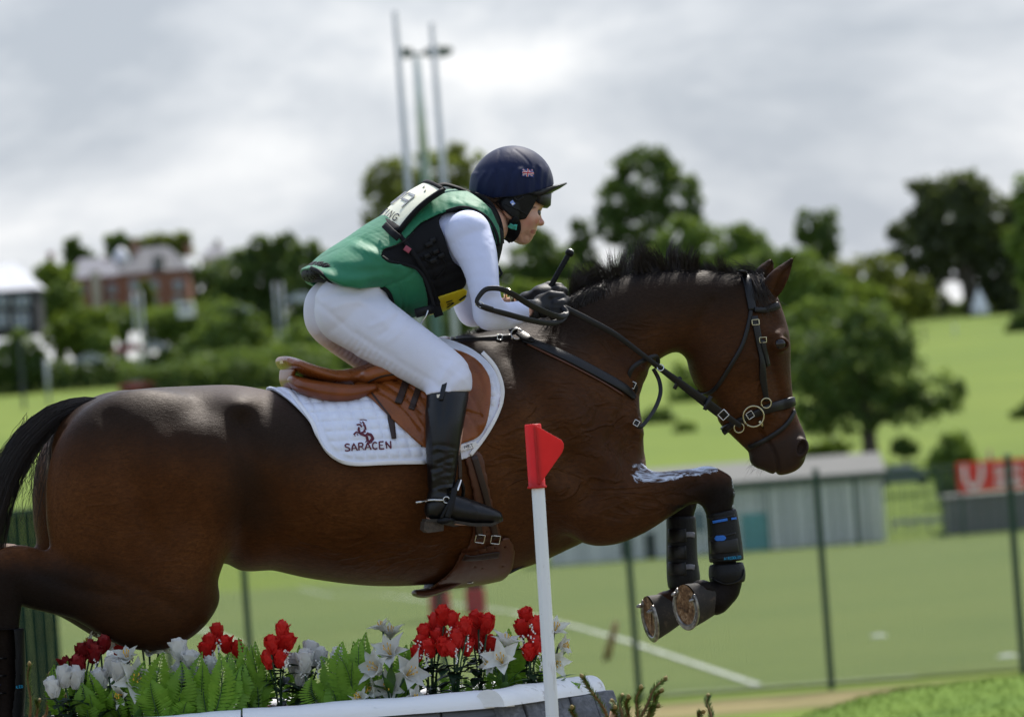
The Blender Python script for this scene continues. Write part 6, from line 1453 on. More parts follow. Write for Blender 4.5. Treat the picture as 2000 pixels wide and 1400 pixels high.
def buckle(x, y, w, h, ang, m, parent, b=None, off=.006, l=None):
    if l is None: c, n = cast(b or HB, x, y)
    else: c, n = HW(x, y, l), Vector((0, -1, 0))
    if c is None: return
    if n.y > 0: n = -n
    n = n.lerp(Vector((0, -1, 0)), .4).normalized(); up = Vector((math.sin(ang), 0, math.cos(ang))); up = (up - n * up.dot(n)).normalized(); s = n.cross(up)
    c = c + n * off; w *= PXM / 2; h *= PXM / 2
    pts = [c + s * w + up * h, c - s * w + up * h, c - s * w - up * h, c + s * w - up * h, c + s * w + up * h]
    fine = []
    for i in range(4):
        for k in range(6): fine.append(pts[i].lerp(pts[i + 1], k / 6))
    fine.append(pts[0]); MB().tube(fine, .0016, 6, up=n).build('buckle', m, parent, True)
def hshell(poly, lo, hi, res, off0, off1, lz, extra=None, k=.002, field=None, smooth=1, near=None):
    """part lying on the horse: between two offsets of its surface, cut to a pixel polygon"""
    pg = poly_h(poly, lz); pa = np.array(pg)
    g = Grid((pa[:, 0].min() - .03, lo, pa[:, 1].min() - .03), (pa[:, 0].max() + .03, hi, pa[:, 1].max() + .03), res)
    f = (field or horse_field)(g); o = f - off1
    if extra is not None: o = o - extra(g)
    r = smax(o, -(f - off0), k); r = smax(r, poly2(g, pg), k)
    if near is not None: r = np.maximum(r, near(g))
    return nets(g, r, smooth)
# ---- saddle pad
PADP = smooth_loop([(556, 752), (580, 782), (606, 818), (624, 856), (640, 884), (668, 903), (702, 909), (760, 906), (832, 905), (885, 900), (918, 890), (944, 860), (968, 820), (983, 780), (983, 748), (969, 712), (944, 684), (912, 664), (872, 648), (838, 640), (800, 660), (740, 690), (640, 700), (565, 720)], 5)
def quilt(g):
    o = H(700, 840, -.27); p = .0315
    A = (g.A2 - o[0]); Z = (g.Z2 - o[2])
    wav = .006 * np.sin(A * 9) ; u = (A * .995 + Z * .12) / p; v = (Z * .99 - A * .02 + wav) / (p * .86)
    q = (np.abs(np.sin(np.pi * u)) * np.abs(np.sin(np.pi * v))) ** .30
    pd = poly2(g, poly_h(PADP, -.27))[:, 0, :]
    edge = np.clip((-pd - .016) / .006, 0, 1)
    return (.0095 * q * edge + .004 * (1 - edge))[:, None, :].astype(f32)
PAD = empty('saddle_pad', hw(-.15, 0, 1.9), YAW, 'white quilted saddle pad with maroon horseman emblem under the tan saddle', 'saddle pad')
V, F = hshell(PADP, -.36, .36, .0034, .001, .008, -.27, quilt)
PADV = h2w(V); obj('quilted_pad', PADV, F, M_PADW, PAD); PADB = bvh(PADV, F)
_bp, _bn = strap([(560, 757), (582, 786), (608, 822), (626, 860), (643, 884), (670, 901), (704, 906), (760, 903), (830, 902)], 9, .003, .001, PADB)
MB().ribbon(_bp, _bn, 8 * PXM, .0035).build('binding', M_PADTRIM, PAD, True)
_bp, _bn = strap([(918, 888), (942, 858), (966, 818), (980, 780), (980, 750), (966, 715), (942, 688)], 9, .003, .001, PADB)
MB().ribbon(_bp, _bn, 8 * PXM, .0035).build('binding', M_PADTRIM, PAD, True)
def drape(strokes, wid, b, m, name, parent, off=.0012, thick=.0012, l=None, rnd=False):
    """strokes: pixel polylines (optionally with their own widths), laid on the surface b"""
    mb = MB()
    for i, st in enumerate(strokes):
        w = wid[i] if hasattr(wid, '__len__') else wid
        L = sum(math.hypot(q[0] - p[0], q[1] - p[1]) for p, q in zip(st[:-1], st[1:])); n = max(3, int(L / len(st) / 1.1))
        fine = []
        for p, q in zip(st[:-1], st[1:]):
            for k in range(n): fine.append((p[0] + (q[0] - p[0]) * k / n, p[1] + (q[1] - p[1]) * k / n))
        fine.append(st[-1]); pp = []; nn = []
        for x, y in fine:
            p, q = cast(b, x, y)
            if p is None: continue
            if q.y > 0: q = -q
            pp.append(p + q * (off + thick / 2)); nn.append(q)
        if len(pp) > 1: mb.ribbon(pp, nn, [w * PXM * ((1 - abs(2 * i / (len(pp) - 1) - 1) ** 4) ** .5 + .05 if rnd else 1) for i in range(len(pp))], thick)
    return mb.build(name, m, parent, False)
EM = [ [(703, 821), (712, 820), (716, 822)], [(703, 824), (706, 828)], [(696, 830), (703, 829), (707, 834)], [(708, 824), (711, 828), (710, 832)], [(702, 834), (700, 840), (703, 844)], [(712, 830), (714, 838), (710, 844)],
       [(705, 846), (714, 843)], [(691, 849), (696, 844), (706, 847)], [(692, 849), (694, 852)], [(697, 847), (699, 851)], [(705, 847), (714, 851), (720, 846)], [(717, 848), (724, 849), (728, 856), (724, 862)], [(716, 852), (718, 860), (722, 864)], [(724, 850), (728, 858)], [(718, 860), (714, 864)], [(724, 858), (726, 864), (720, 866)] ]
EMW = [1.4, 1.4, 3.2, 3.0, 4.0, 3.5, 4.0, 3.4, 1.5, 1.5, 5, 6, 5, 3, 2, 2.2]
drape(EM, EMW, PADB, M_MAROON, 'horseman_emblem', PAD)
for ch, st in zip('SARACEN', word('SARACEN', 673, 881, 765, 875, 13.5, .14)):
    drape(st, [2.6, 1.5, 2.0], PADB, M_MAROON, 'letter', PAD)
M_TAGR = mat('red_tag', (.25, .01, .03), .7)
drape([[(978, 776), (974, 796)]], 4, PADB, M_TAGR, 'brand_tag', PAD)
drape([[(896, 876), (930, 866)]], 12, PADB, M_PADTRIM, 'pad_strap', PAD, off=.003, thick=.003)
drape([s for st in word('PORT', 905, 876, 922, 871, 4.5) for s in st], .7, PADB, M_NEO, 'pad_strap_print', PAD, off=.0064, thick=.0008)
# ---- saddle
SAD = empty('saddle', hw(-.2, 0, 2.0), YAW, 'tan leather jumping saddle on the white pad', 'saddle')
def fcurve(p, l): return [nod(*q[:3], l if len(q) < 4 else q[3], None if len(q) < 5 else q[4]) for q in p]
FLAP = smooth_loop([(712, 748), (736, 780), (762, 812), (795, 846), (824, 872), (860, 880), (905, 865), (937, 851), (953, 820), (963, 765), (960, 728), (938, 697), (900, 678), (866, 678), (820, 700), (760, 726)], 5)
def flap_extra(g):
    e = .0
    d = line2(g, L2((930, 692), (958, 735), (958, 775), (945, 825), l=-.29)); e = e + .010 * np.exp(-(d / .022) ** 2)
    for k, pts in enumerate((((735, 752), (785, 790), (822, 838)), ((757, 744), (800, 778), (826, 806)), ((782, 738), (812, 758), (832, 778)))):
        d = line2(g, L2(*pts, l=-.29)); e = e - .0065 * np.exp(-(d / .0045) ** 2)
    d = line2(g, L2((748, 762), (790, 805), (826, 850), l=-.29)); e = e + .004 * np.exp(-(d / .016) ** 2)
    d = line2(g, L2((940, 812), (900, 800), (860, 790), l=-.29)); e = e - .006 * np.exp(-(d / .005) ** 2)
    return e.astype(f32)
V, F = hshell(FLAP, -.40, .40, .0036, .012, .024, -.29, flap_extra, near=lambda g: (.06 - np.abs(g.L)).astype(f32)); FLV = h2w(V); obj('flap', FLV, F, M_TAN, SAD); FLB = bvh(FLV, F)
def saddle_seat(g):
    f = chain(g, fcurve([(553, 704, 9, 0, .11), (566, 712, 15, 0, .155), (600, 727, 18, 0, .172), (645, 738, 20, 0, .165), (695, 735, 24, 0, .135), (745, 722, 26, 0, .115), (800, 705, 30, 0, .12), (850, 684, 22, 0, .10), (868, 672, 16, 0, .07)], 0))
    for s in (-1, 1):     # skirt hanging over the top of the flap
        f = smin(f, chain(g, fcurve([(720, 735, 15, s * .15, .03), (770, 722, 20, s * .18, .03), (820, 712, 24, s * .17, .03)], 0)), .02)
    # dish of the seat
    c = H(650, 690, 0); f = smax(f, -ell(g, (c[0], 0, c[2]), (.125, .15, .045), -.12), .025)
    return f
g = gbox([H(535, 790, -.22), H(885, 660, .22), H(700, 640, -.22)], .03, .0055); sf = saddle_seat(g); V, F = nets(g, sf, 1); SEV = h2w(V); obj('seat', SEV, F, M_TAN, SAD); SEB = bvh(SEV, F)
def saddle_panel(g):
    f = None
    for s in (-1, 1):
        c = chain(g, fcurve([(572, 742, 10, s * .085, .05), (590, 753, 16, s * .115, .06), (630, 764, 19, s * .15, .055), (680, 768, 17, s * .17, .045), (715, 762, 12, s * .18, .035), (730, 757, 8, s * .18, .03)], 0))
        f = c if f is None else np.minimum(f, c)
    return f
g = gbox([H(545, 800, -.25), H(750, 700, .25)], .02, .005); V, F = nets(g, saddle_panel(g), 1); obj('panel', h2w(V), F, M_TAN2, SAD)
g = gbox([H(545, 770, -.16), H(590, 715, .16)], .03, .005); V, F = nets(g, chain(g, fcurve([(562, 724, 8, 0, .12), (560, 742, 9, 0, .10), (562, 756, 6, 0, .08)], 0)), 1); obj('cantle_roll', h2w(V), F, M_TAN2, SAD)
for pts in ([(562, 728), (600, 742), (645, 751), (700, 752), (722, 744), (745, 735), (770, 731), (796, 733)],):
    strap_part('piping', pts, 3.2, M_DKBR, SAD, .003, .0, SEB)
strap_part('flap_edge', [(714, 752), (737, 782), (763, 814), (796, 848), (824, 871)], 3, M_DKBR, SAD, .003, .0, FLB)
strap_part('flap_edge', [(938, 851), (954, 820), (962, 768), (959, 730), (938, 698), (905, 680)], 2.4, M_DKBR, SAD, .003, .0, FLB)
strap_part('billet_strap', [(796, 737), (788, 762), (778, 788)], 14, M_DKBR, SAD, .004, .002, FLB)
strap_part('billet_strap', [(820, 752), (812, 775), (803, 800)], 12, M_DKBR, SAD, .003, .001, FLB)
strap_part('billet_end', [(764, 808), (765, 835), (769, 858)], [13, 12, 9], M_DKBR, SAD, .003, .003, PADB)
c, n_ = cast(SEB, 552, 707)
if c is not None: MB().box(c + Vector((0, -.002, 0)), (.016, .004, .008)).build('name_plate', M_BRASS, SAD)
# ---- girth with stud guard
GIR = empty('girth', hw(0, 0, 1.3), YAW, 'brown leather girth with a stud guard hanging under the belly', 'girth')
GP = [(898, 890), (932, 884), (952, 960), (976, 1030), (1000, 1085), (1004, 1150), (885, 1150), (908, 1090), (922, 1040), (915, 960)]
V, F = hshell(smooth_loop(GP, 4), -.36, .36, .006, .001, .010, -.22); GV = h2w(V); obj('band', GV, F, M_GIRTH, GIR); GB = bvh(GV, F)
GP2 = [(905, 1050), (985, 1050), (1003, 1118), (960, 1160), (850, 1160), (880, 1110)]
V, F = hshell(smooth_loop(GP2, 4), -.20, .20, .006, .008, .018, -.12); obj('belly_guard', h2w(V), F, M_GIRTH, GIR)
strap_part('billet_strap', [(906, 895), (918, 960), (932, 1020), (936, 1050)], 15, M_DKBR, GIR, .004, .001, GB)
strap_part('billet_strap', [(925, 890), (943, 950), (958, 1010), (968, 1050)], 13, M_DKBR, GIR, .004, .001, GB)
strap_part('girth_loop', [(906, 1084), (940, 1082), (972, 1078)], 14, M_DKBR, GIR, .004, .011, GB)
for x, y in ((936, 1050), (966, 1052)): buckle(x, y, 18, 16, .2, M_CHROME, GIR, GB, .008)
# the guard's rear tongue hangs clear of the belly
def tongue(g):
    return chain(g, fcurve([(925, 1105, 9, 0, .07), (890, 1135, 8, 0, .085), (855, 1150, 8, 0, .085), (828, 1158, 9, 0, .07), (812, 1158, 7, 0, .045)], 0))
g = gbox([H(790, 1185, -.1), H(945, 1085, .1)], .02, .005); V, F = nets(g, tongue(g), 1); obj('stud_guard', h2w(V), F, M_GIRTH, GIR)
buckle(918, 1132, 10, 12, 0, M_CHROME, GIR, None, 0, l=-.08)
# ---- stirrup and leather
def stirrup(sgn):
    o = empty('stirrup', hw(0, sgn * .33, 1.3), YAW, 'black stirrup and leather under the rider\'s near boot' if sgn < 0 else 'stirrup on the far side of the horse, behind its body', 'stirrup')
    l = lambda q: sgn * q
    pts = [(893, 870, l(.345)), (897, 900, l(.345)), (898, 935, l(.345))]
    strap_part('stirrup_leather', pts, 9, M_DKBR, o, .004, 0, l=0, nrm=(.7, -.7, 0))
    arch = crs([(862, 1012, l(.385)), (876, 985, l(.392)), (888, 955, l(.375)), (897, 938, l(.345)), (905, 955, l(.305)), (900, 985, l(.290)), (888, 1012, l(.292))], 5)
    MB().tube([HW(*q) for q in arch], [.0052] * len(arch), 8).build('arch', M_NEO, o, True)
    strap_part('side_arm', [(888, 953, l(.382)), (882, 985, l(.392)), (874, 1010, l(.390))], 11, M_NEO, o, .006, 0, l=0)
    b = MB(); p0, p1 = HW(866, 1016, l(.392)), HW(893, 1022, l(.288)); ax = (p1 - p0)
    b.tube([p0, p0 + ax * .1, p1 - ax * .1, p1], [.018, .023, .023, .018], 10, up=(1, 0, 0), flat=.42); b.build('tread', M_NEO, o, True)
    strap_part('bright_branch', [(893, 958, l(.378)), (897, 946, l(.36)), (900, 937, l(.345))], 5, M_CHROME, o, .005, 0, l=0)
    return o
stirrup(-1)
# ---- breastplate
BP = empty('breastplate', hw(.25, 0, 1.9), YAW, 'black leather breastplate strap across the bay shoulder', 'breastplate')
strap_part('neck_strap', [(1022, 664), (1060, 678), (1120, 705), (1180, 737), (1220, 760), (1238, 778)], [17, 19, 20, 20, 18, 14], M_BLK, BP, .006, .002)
strap_part('sheepskin_edge', [(1030, 673), (1060, 688), (1118, 716), (1178, 748), (1216, 772)], 4, M_GIRTH, BP, .004, .001)
strap_part('saddle_strap', [(872, 668), (905, 664), (950, 661), (1000, 657)], 9, M_BLK, BP, .004, .003, HB)
c, n_ = cast(HB, 1010, 657); ring3(c + n_ * .008, n_.lerp(Vector((0, -1, 0)), .5), .0165, .0024, M_CHROME, 'ring', BP)
strap_part('ring_keeper', [(1014, 655), (1026, 663), (1042, 671)], [18, 20, 8], M_BLK, BP, .005, .008)
strap_part('wither_strap', [(1007, 648), (1000, 636), (996, 622)], 14, M_BLK, BP, .005, .004)
buckle(976, 661, 9, 12, .2, M_CHROME, BP); buckle(884, 666, 9, 12, .2, M_CHROME, BP); buckle(1003, 642, 13, 9, 0, M_CHROME, BP)
# short loop strap standing off the chest, and the hanging martingale end
strap_part('chest_loop', [(1228, 752, -.105), (1227, 738, -.12), (1236, 718, -.13), (1258, 703, -.13), (1280, 696, -.12), (1285, 706, -.11), (1281, 716, -.11)], 9, M_BLK, BP, .005, 0, l=0)
strap_part('chest_tab', [(1229, 748, -.11), (1240, 756, -.11), (1237, 770, -.10)], [9, 12, 9], M_BLK, BP, .005, 0, l=0)
buckle(1236, 752, 9, 12, .5, M_CHROME, BP, None, 0, l=-.118)
strap_part('hanging_strap', [(1276, 720, -.10), (1287, 742, -.10), (1290, 766, -.12), (1282, 792, -.15), (1268, 815, -.18), (1252, 833, -.20), (1243, 828, -.20), (1246, 821, -.20)], [8, 8, 8, 8, 7, 8, 9, 7], M_BLK, BP, .005, 0, l=0)
buckle(1243, 826, 10, 10, .6, M_CHROME, BP, None, 0, l=-.206)
strap_part('lower_strap', [(972, 1128, -.05), (1010, 1110, -.05), (1060, 1082, -.05), (1110, 1056, -.06)], 6, M_BLK, BP, .005, 0, l=0)
buckle(982, 1120, 12, 10, .3, M_CHROME, BP, None, 0, l=-.056)
# ---- bridle
BR = empty('bridle', hw(.75, 0, 2.1), YAW, 'black leather bridle with brass bit rings on the horse\'s head', 'bridle')
strap_part('headpiece', [(1450, 531), (1459, 550), (1464, 578), (1469, 606)], [15, 17, 17, 17], M_BLK, BR, .006, .002)
strap_part('cheekpiece', [(1472, 618), (1478, 650), (1485, 690), (1489, 735), (1495, 765), (1498, 782)], [14, 14, 13, 14, 11, 9], M_BLK, BR, .006, .003)
strap_part('cheekpiece_end', [(1487, 664), (1491, 690), (1496, 714)], 10, M_BLK, BR, .004, .008)
strap_part('throatlatch', [(1466, 606), (1462, 630), (1450, 672), (1430, 708), (1408, 744), (1393, 762), (1378, 769), (1368, 767), (1361, 763)], 8, M_BLK, BR, .005, .002)
strap_part('browband', [(1472, 606), (1490, 606), (1503, 602), (1511, 599), (1517, 597)], [10, 12, 14, 15, 14], M_BLK, BR, .008, .003)
strap_part('noseband', [(1414, 835), (1440, 822), (1470, 809), (1500, 797), (1526, 790), (1540, 786), (1547, 784)], [10, 11, 14, 18, 21, 20, 18], M_BLK, BR, .009, .002)
strap_part('noseband_padding', [(1496, 803), (1526, 797), (1538, 793), (1546, 791)], 4, M_NEO, BR, .010, .0)
strap_part('flash_strap', [(1550, 803), (1544, 816), (1532, 832), (1512, 848), (1490, 861), (1474, 868), (1464, 872)], 9, M_BLK, BR, .005, .002)
strap_part('chin_strap', [(1450, 818), (1430, 828), (1416, 838), (1420, 846)], [10, 12, 14, 12], M_BLK, BR, .008, .003)
for x, y in ((1474, 630), (1488, 664)): buckle(x, y, 14, 10, 0, M_BRASS, BR, None, .011)
c, n_ = cast(HB, 1470, 811); c = c + n_ * .012 + Vector((0, -.006, 0))
nb = n_.lerp(Vector((0, -1, 0)), .6).normalized()
ring3(c, nb, .0295, .0026, M_BRASS, 'bit_ring', BR)
def on(x, y, off=.014):
    p, q = cast(HB, x, y)
    return (p if p is not None else HW(x, y, -.06)) + Vector((0, -off, 0))
ring3(on(1496, 787), nb, .0140, .0022, M_BRASS, 'bit_ring', BR); ring3(on(1443, 835), nb, .0140, .0022, M_BRASS, 'bit_ring', BR)
MB().tube([on(1482, 822), on(1487, 828), on(1491, 836, .006)], [.0055, .005, .0035], 8).build('bit_mouthpiece', M_BRASS, BR, True)
buckle(1464, 809, 13, 13, -.5, M_CHROME, BR, None, .011)
# ---- reins
RE = empty('reins', hw(.4, 0, 2.0), YAW, 'black leather reins running from the bit to the rider\'s gloves', 'reins')
strap_part('rein', [(1447, 832, -.085), (1412, 808, -.10), (1378, 783, -.115), (1326, 745, -.13), (1285, 715, -.14), (1245, 685, -.145), (1200, 652, -.15), (1150, 625, -.15), (1112, 606, -.145), (1096, 598, -.14)], [9, 13, 14, 12, 9, 10, 11, 12, 12, 11], M_BLK, RE, .005, 0, l=0)
strap_part('rein_loop', [(1098, 600, -.15), (1106, 612, -.17), (1088, 618, -.20), (1040, 598, -.26), (1000, 574, -.30), (975, 564, -.31), (950, 565, -.315), (935, 580, -.315), (932, 592, -.315), (945, 601, -.315), (985, 612, -.30), (1030, 624, -.27), (1070, 631, -.22), (1095, 626, -.18), (1108, 612, -.15)], [10, 12, 12, 12, 11, 10, 10, 9, 8, 9, 11, 11, 11, 11, 10], M_BLK, RE, .0045, 0, l=0)
buckle(936, 594, 12, 9, .5, M_CHROME, RE, None, 0, l=-.319)
strap_part('rein_keeper', [(940, 598, -.318), (962, 605, -.312)], 11, M_BLK, RE, .007, 0, l=0)
for x, y, s in ((1382, 787, 26), (1323, 748, 22)): strap_part('rein_stop', [(x + 6, y - s / 2, -.118), (x, y, -.122), (x - 6, y + s / 2, -.118)], 8, M_BLK, RE, .008, 0, l=0)
buckle(1413, 810, 15, 16, .9, M_CHROME, RE, None, 0, l=-.108)
ring3(HW(1290, 718, -.145), (0, -1, .3), .009, .0018, M_CHROME, 'martingale_ring', RE)
strap_part('rein', [(1440, 836, .06), (1380, 792, .08), (1300, 728, .11), (1200, 650, .13), (1095, 580, .11)], 11, M_BLK, RE, .005, 0, l=0)
# ---- tendon boots
M_BLUE = mat('bright_blue_print', (.006, .13, .52), .5, .1, 60, 0)
M_CYAN = mat('cyan_print', (.01, .28, .50), .5, .1, 60, 0)
M_GREYT = mat('grey_tape', (.16, .16, .19), .5, .2, 60, .2)
def cannon_boot(nodes, l, label, near=True, front=True):
    p0, p1 = H(*nodes[0][:2], l), H(*nodes[-1][:2], l)
    o = empty('tendon_boot', hw(p1[0], l, p1[2]), YAW, label, 'horse boot', 'black tendon boots on the horse\'s legs')
    ch = fpx_l(nodes, l); g = gbox([q[:3] for q in ch], .06, .0042)
    f = chain(g, ch)
    for i in (0, -1):     # flat ends
        a, b_ = np.array(ch[i][:3]), np.array(ch[1 if i == 0 else -2][:3]); d = (a - b_) / np.linalg.norm(a - b_)
        f = smax(f, ((g.A - a[0]) * d[0] + (g.Z - a[2]) * d[2]).astype(f32), .003)
    V, F = nets(g, f, 1); V = h2w(V); obj('shell', V, F, M_NEO, o); return o, bvh(V, F)
def fpx_l(d, l): return [nod(x, y, r, l, r * PXM * 1.05) for x, y, r in d]
o, b = cannon_boot([(1408, 998, 30), (1412, 1020, 31), (1416, 1060, 33), (1419, 1096, 34)], -.14, 'black tendon boot with blue oval on the near front leg')
for y0, dx in ((1010, 0), (1045, 2), (1088, 6)): strap_part('boot_strap', [(1383 + dx, y0 + 2), (1410 + dx, y0 + 1), (1434 + dx, y0 - 4)], 3, M_BLKB, o, .004, 0, b)
strap_part('shell_panel', [(1388, 1068), (1412, 1068), (1441, 1064)], 26, M_BLKB, o, .004, 0, b)
drape([[(1397, 1051), (1418, 1050)]], 10, b, M_BLUE, 'oval_patch', o, .003, rnd=True); drape([[(1394, 1019), (1420, 1014)]], [5], b, M_BLUE, 'print', o, .0035); drape([[(1427, 1013), (1436, 1012)]], 4, b, M_BLUE, 'print', o, .0035)
for st in word('AIRCOOLED', 1415, 1093, 1445, 1090, 5.2, .2): drape(st, .8, b, M_CYAN, 'letter', o, .0045)
o2, b2 = cannon_boot([(1418, 1100, 31), (1420, 1120, 36), (1421, 1138, 31)], -.14, 'rounded black fetlock boot below the near front tendon boot')
strap_part('fetlock_seam', [(1390, 1128), (1420, 1140), (1447, 1130), (1452, 1112)], 3, M_BLKB, o2, .004, 0, b2)
o, b = cannon_boot([(1330, 1008, 29), (1331, 1040, 30), (1332, 1090, 31), (1335, 1128, 33), (1336, 1148, 30)], .12, 'plain black tendon boot with grey tape on the far front leg')
for y0 in (1045, 1078, 1110): strap_part('boot_strap', [(1307, y0), (1318, y0 + 1), (1340, y0)], 26, M_BLKB, o, .005, 0, b); 
for y0 in (1044, 1107): strap_part('tape', [(1338, y0), (1348, y0 - 1), (1355, y0 + 1)], 10, M_GREYT, o, .003, .001, b)
o, b = cannon_boot([(2, 1228, 44), (4, 1270, 44), (6, 1340, 43), (4, 1395, 42), (2, 1425, 46)], -.15, 'black tendon boot with blue print on the near hind leg')
drape([[(-20, 1302), (14, 1298)]], 11, b, M_BLUE, 'oval_patch', o, .003, rnd=True); drape([[(-12, 1265), (16, 1262)], [(-14, 1336), (16, 1334)]], 4, b, M_BLUE, 'print', o, .003)
for y0 in (1284, 1318, 1352): strap_part('boot_strap', [(-28, y0 + 2), (6, y0 + 1), (40, y0 - 3)], 3, M_BLKB, o, .004, 0, b)
for st in word('AIRCOOLED', 8, 1346, 42, 1342, 5.2, .2): drape(st, .8, b, M_CYAN, 'letter', o, .0045)
o, b = cannon_boot([(2, 1228, 44), (4, 1270, 44), (6, 1340, 43), (4, 1395, 42), (2, 1425, 46)], .15, 'black tendon boot on the far hind leg behind the tail')
# ---- materials for the rider
t = NT('skin'); f = t.noise(40, 4, .6); rd = t.attr('flush')
c = t.ramp(f, [(.3, (.56, .31, .215)), (.7, (.63, .365, .26))]); c = t.mix(rd, c, (.50, .135, .105)); lp = t.attr('lips'); c = t.mix(lp, c, (.33, .085, .075)); br = t.attr('brow'); c = t.mix(br, c, (.060, .034, .022))
t.set(Base_Color=c, Roughness=.48); t.b.inputs['Subsurface Weight'].default_value = .12; t.b.inputs['Subsurface Radius'].default_value = (.010, .004, .002); t.bump(t.noise(500, 2), .12, .0006); M_SKIN = t.m
def cloth(name, col, rough=.8, wr=.35, wscale=9, weave=700, stretch=(1, 1, 1), var=.05, wd=.008, sheen=.1):
    if name in MATS: return MATS[name]
    t = NT(name); f = t.noise(6, 4)
    lo = tuple(c * (1 - var) for c in col); hi = tuple(min(1, c * (1 + var)) for c in col)
    t.set(Base_Color=t.ramp(f, [(.3, lo), (.7, hi)]), Roughness=rough); t.b.inputs['Sheen Weight'].default_value = sheen
    w = t.noise(wscale, 3, .5, stretch=stretch, dist=.6)
    n1 = t.node('ShaderNodeBump', {'Height': w, 'Strength': wr, 'Distance': wd}); t.bump(t.noise(weave, 2), .2, .0006, n1.outputs[0]); MATS[name] = t.m; return t.m
M_BREECH = cloth('white_breeches_cloth', (.70, .705, .80), .82, .55, 13, stretch=(1, 1, .45), wd=.005)
M_SHIRT = cloth('white_stretch_shirt', (.64, .68, .88), .6, .30, 14, stretch=(1, 1, 1))
M_GREEN = cloth('green_vest_cloth', (.010, .165, .074), .62, .55, 9, var=.14, wd=.012)
M_VBLK = cloth('black_vest_cloth', (.0048, .0048, .006), .7, .3, 20, sheen=.02); M_VBLK.node_tree.nodes['Principled BSDF'].inputs['Specular IOR Level'].default_value = .2
M_SILK = cloth('navy_silk', (.0050, .0110, .048), .62, .5, 16, stretch=(1, 1, .45), var=.12, wd=.006)
M_YEL = mat('yellow_vinyl', (.72, .55, .015), .4, .06, 30, .1)
M_BIB = mat('pale_yellow_vinyl', (.84, .82, .62), .30, .05, 16, .2)
M_GLOVE = leather('black_glove', (.010, .010, .012), .55, 420)
M_BIBP = mat('worn_grey_print', (.30, .30, .30), .5, .4, 60, 0)
M_PRINT = mat('black_print', (.008, .008, .012), .5, .1, 60, 0)
PER = empty('person', hw(-.2, 0, 1.3), YAW, 'rider in green vest, white breeches and navy helmet crouched over the horse', 'person')
# ---- body: coarse figure plus a finely meshed head, one mesh
HEADG = Grid((H(955, 480, 0)[0], -.105, H(1000, 485, 0)[2]), (H(1070, 400, 0)[0] + .02, .105, H(1000, 285, 0)[2]), .0026)
def neckhead(g):
    f = chain(g, fpx([(950, 440, 34, 0, .055), (972, 428, 30, 0, .052), (990, 415, 32, 0, .052)]))
    return smin(f, head_field(g), .014)
def limbs_field(g):
    f = torso_f(g); f = smin(f, legs_f(g), .022)
    c = H(612, 640, 0); f = smax(f, -ell(g, (c[0] - .01, 0, c[2]), (.10, .010, .10)), .022)
    f = smin(f, arms_f(g), .03)
    for M in (lambda n: n, mirror): f = smin(f, chain(g, M(FOOT)), .012)
    return f
BG = Grid((-.64, -.40, 1.40), (.22, .40, 2.50), .0075)
_lf = limbs_field(BG)
_nk = chain(BG, fpx([(940, 446, 34, 0, .055), (958, 436, 30, 0, .052)]))
_h1 = hand_parts(BG, -1, 0, 0, -.105); _h2 = hand_parts(BG, 1, -4, -18, .085)
V1, F1 = nets(BG, smin(smin(smin(_lf, _nk, .03), _h1, .01), _h2, .01) + .004, 1)
V2, F2 = nets(HEADG, neckhead(HEADG), 1)
VB = h2w(np.concatenate([V1, V2])); FB = np.concatenate([F1, F2 + len(V1)])
p_body = obj('body', VB, FB, M_SKIN, PER); HEADB = bvh(h2w(V2), F2)
_x, _y = pxs(VB)
vattr(p_body, 'flush', np.maximum(sst(np.hypot(_x - 1053, _y - 434), 13, 4) * .55, sst(np.hypot((_x - 1030) / 1.2, _y - 434), 17, 4) * .35))
vattr(p_body, 'lips', sst(np.hypot((_x - 1043) / 1.6, (_y - 453) / 1.0), 5.5, 3.5) * .8)
vattr(p_body, 'brow', sst(np.hypot((_x - 1040) / 3.0, (_y - 406 - (1040 - _x) * .1) / .8), 3.2, 2.0) * .8)
t = NT('human_eye'); t.set(Base_Color=(.10, .085, .07, 1), Roughness=.1); M_HEYE = t.m
for s in (-1, 1):
    p = hd(1043.5, 416.5); e = MB().lathe([(.0092 * math.sin(math.pi * i / 8) + 1e-5, -.0092 * math.cos(math.pi * i / 8)) for i in range(9)], hw(p[0] + .003, s * .033, p[2]), 14, Matrix.Rotation(math.pi / 2, 3, 'X')).build('eye', M_HEYE, PER, True)
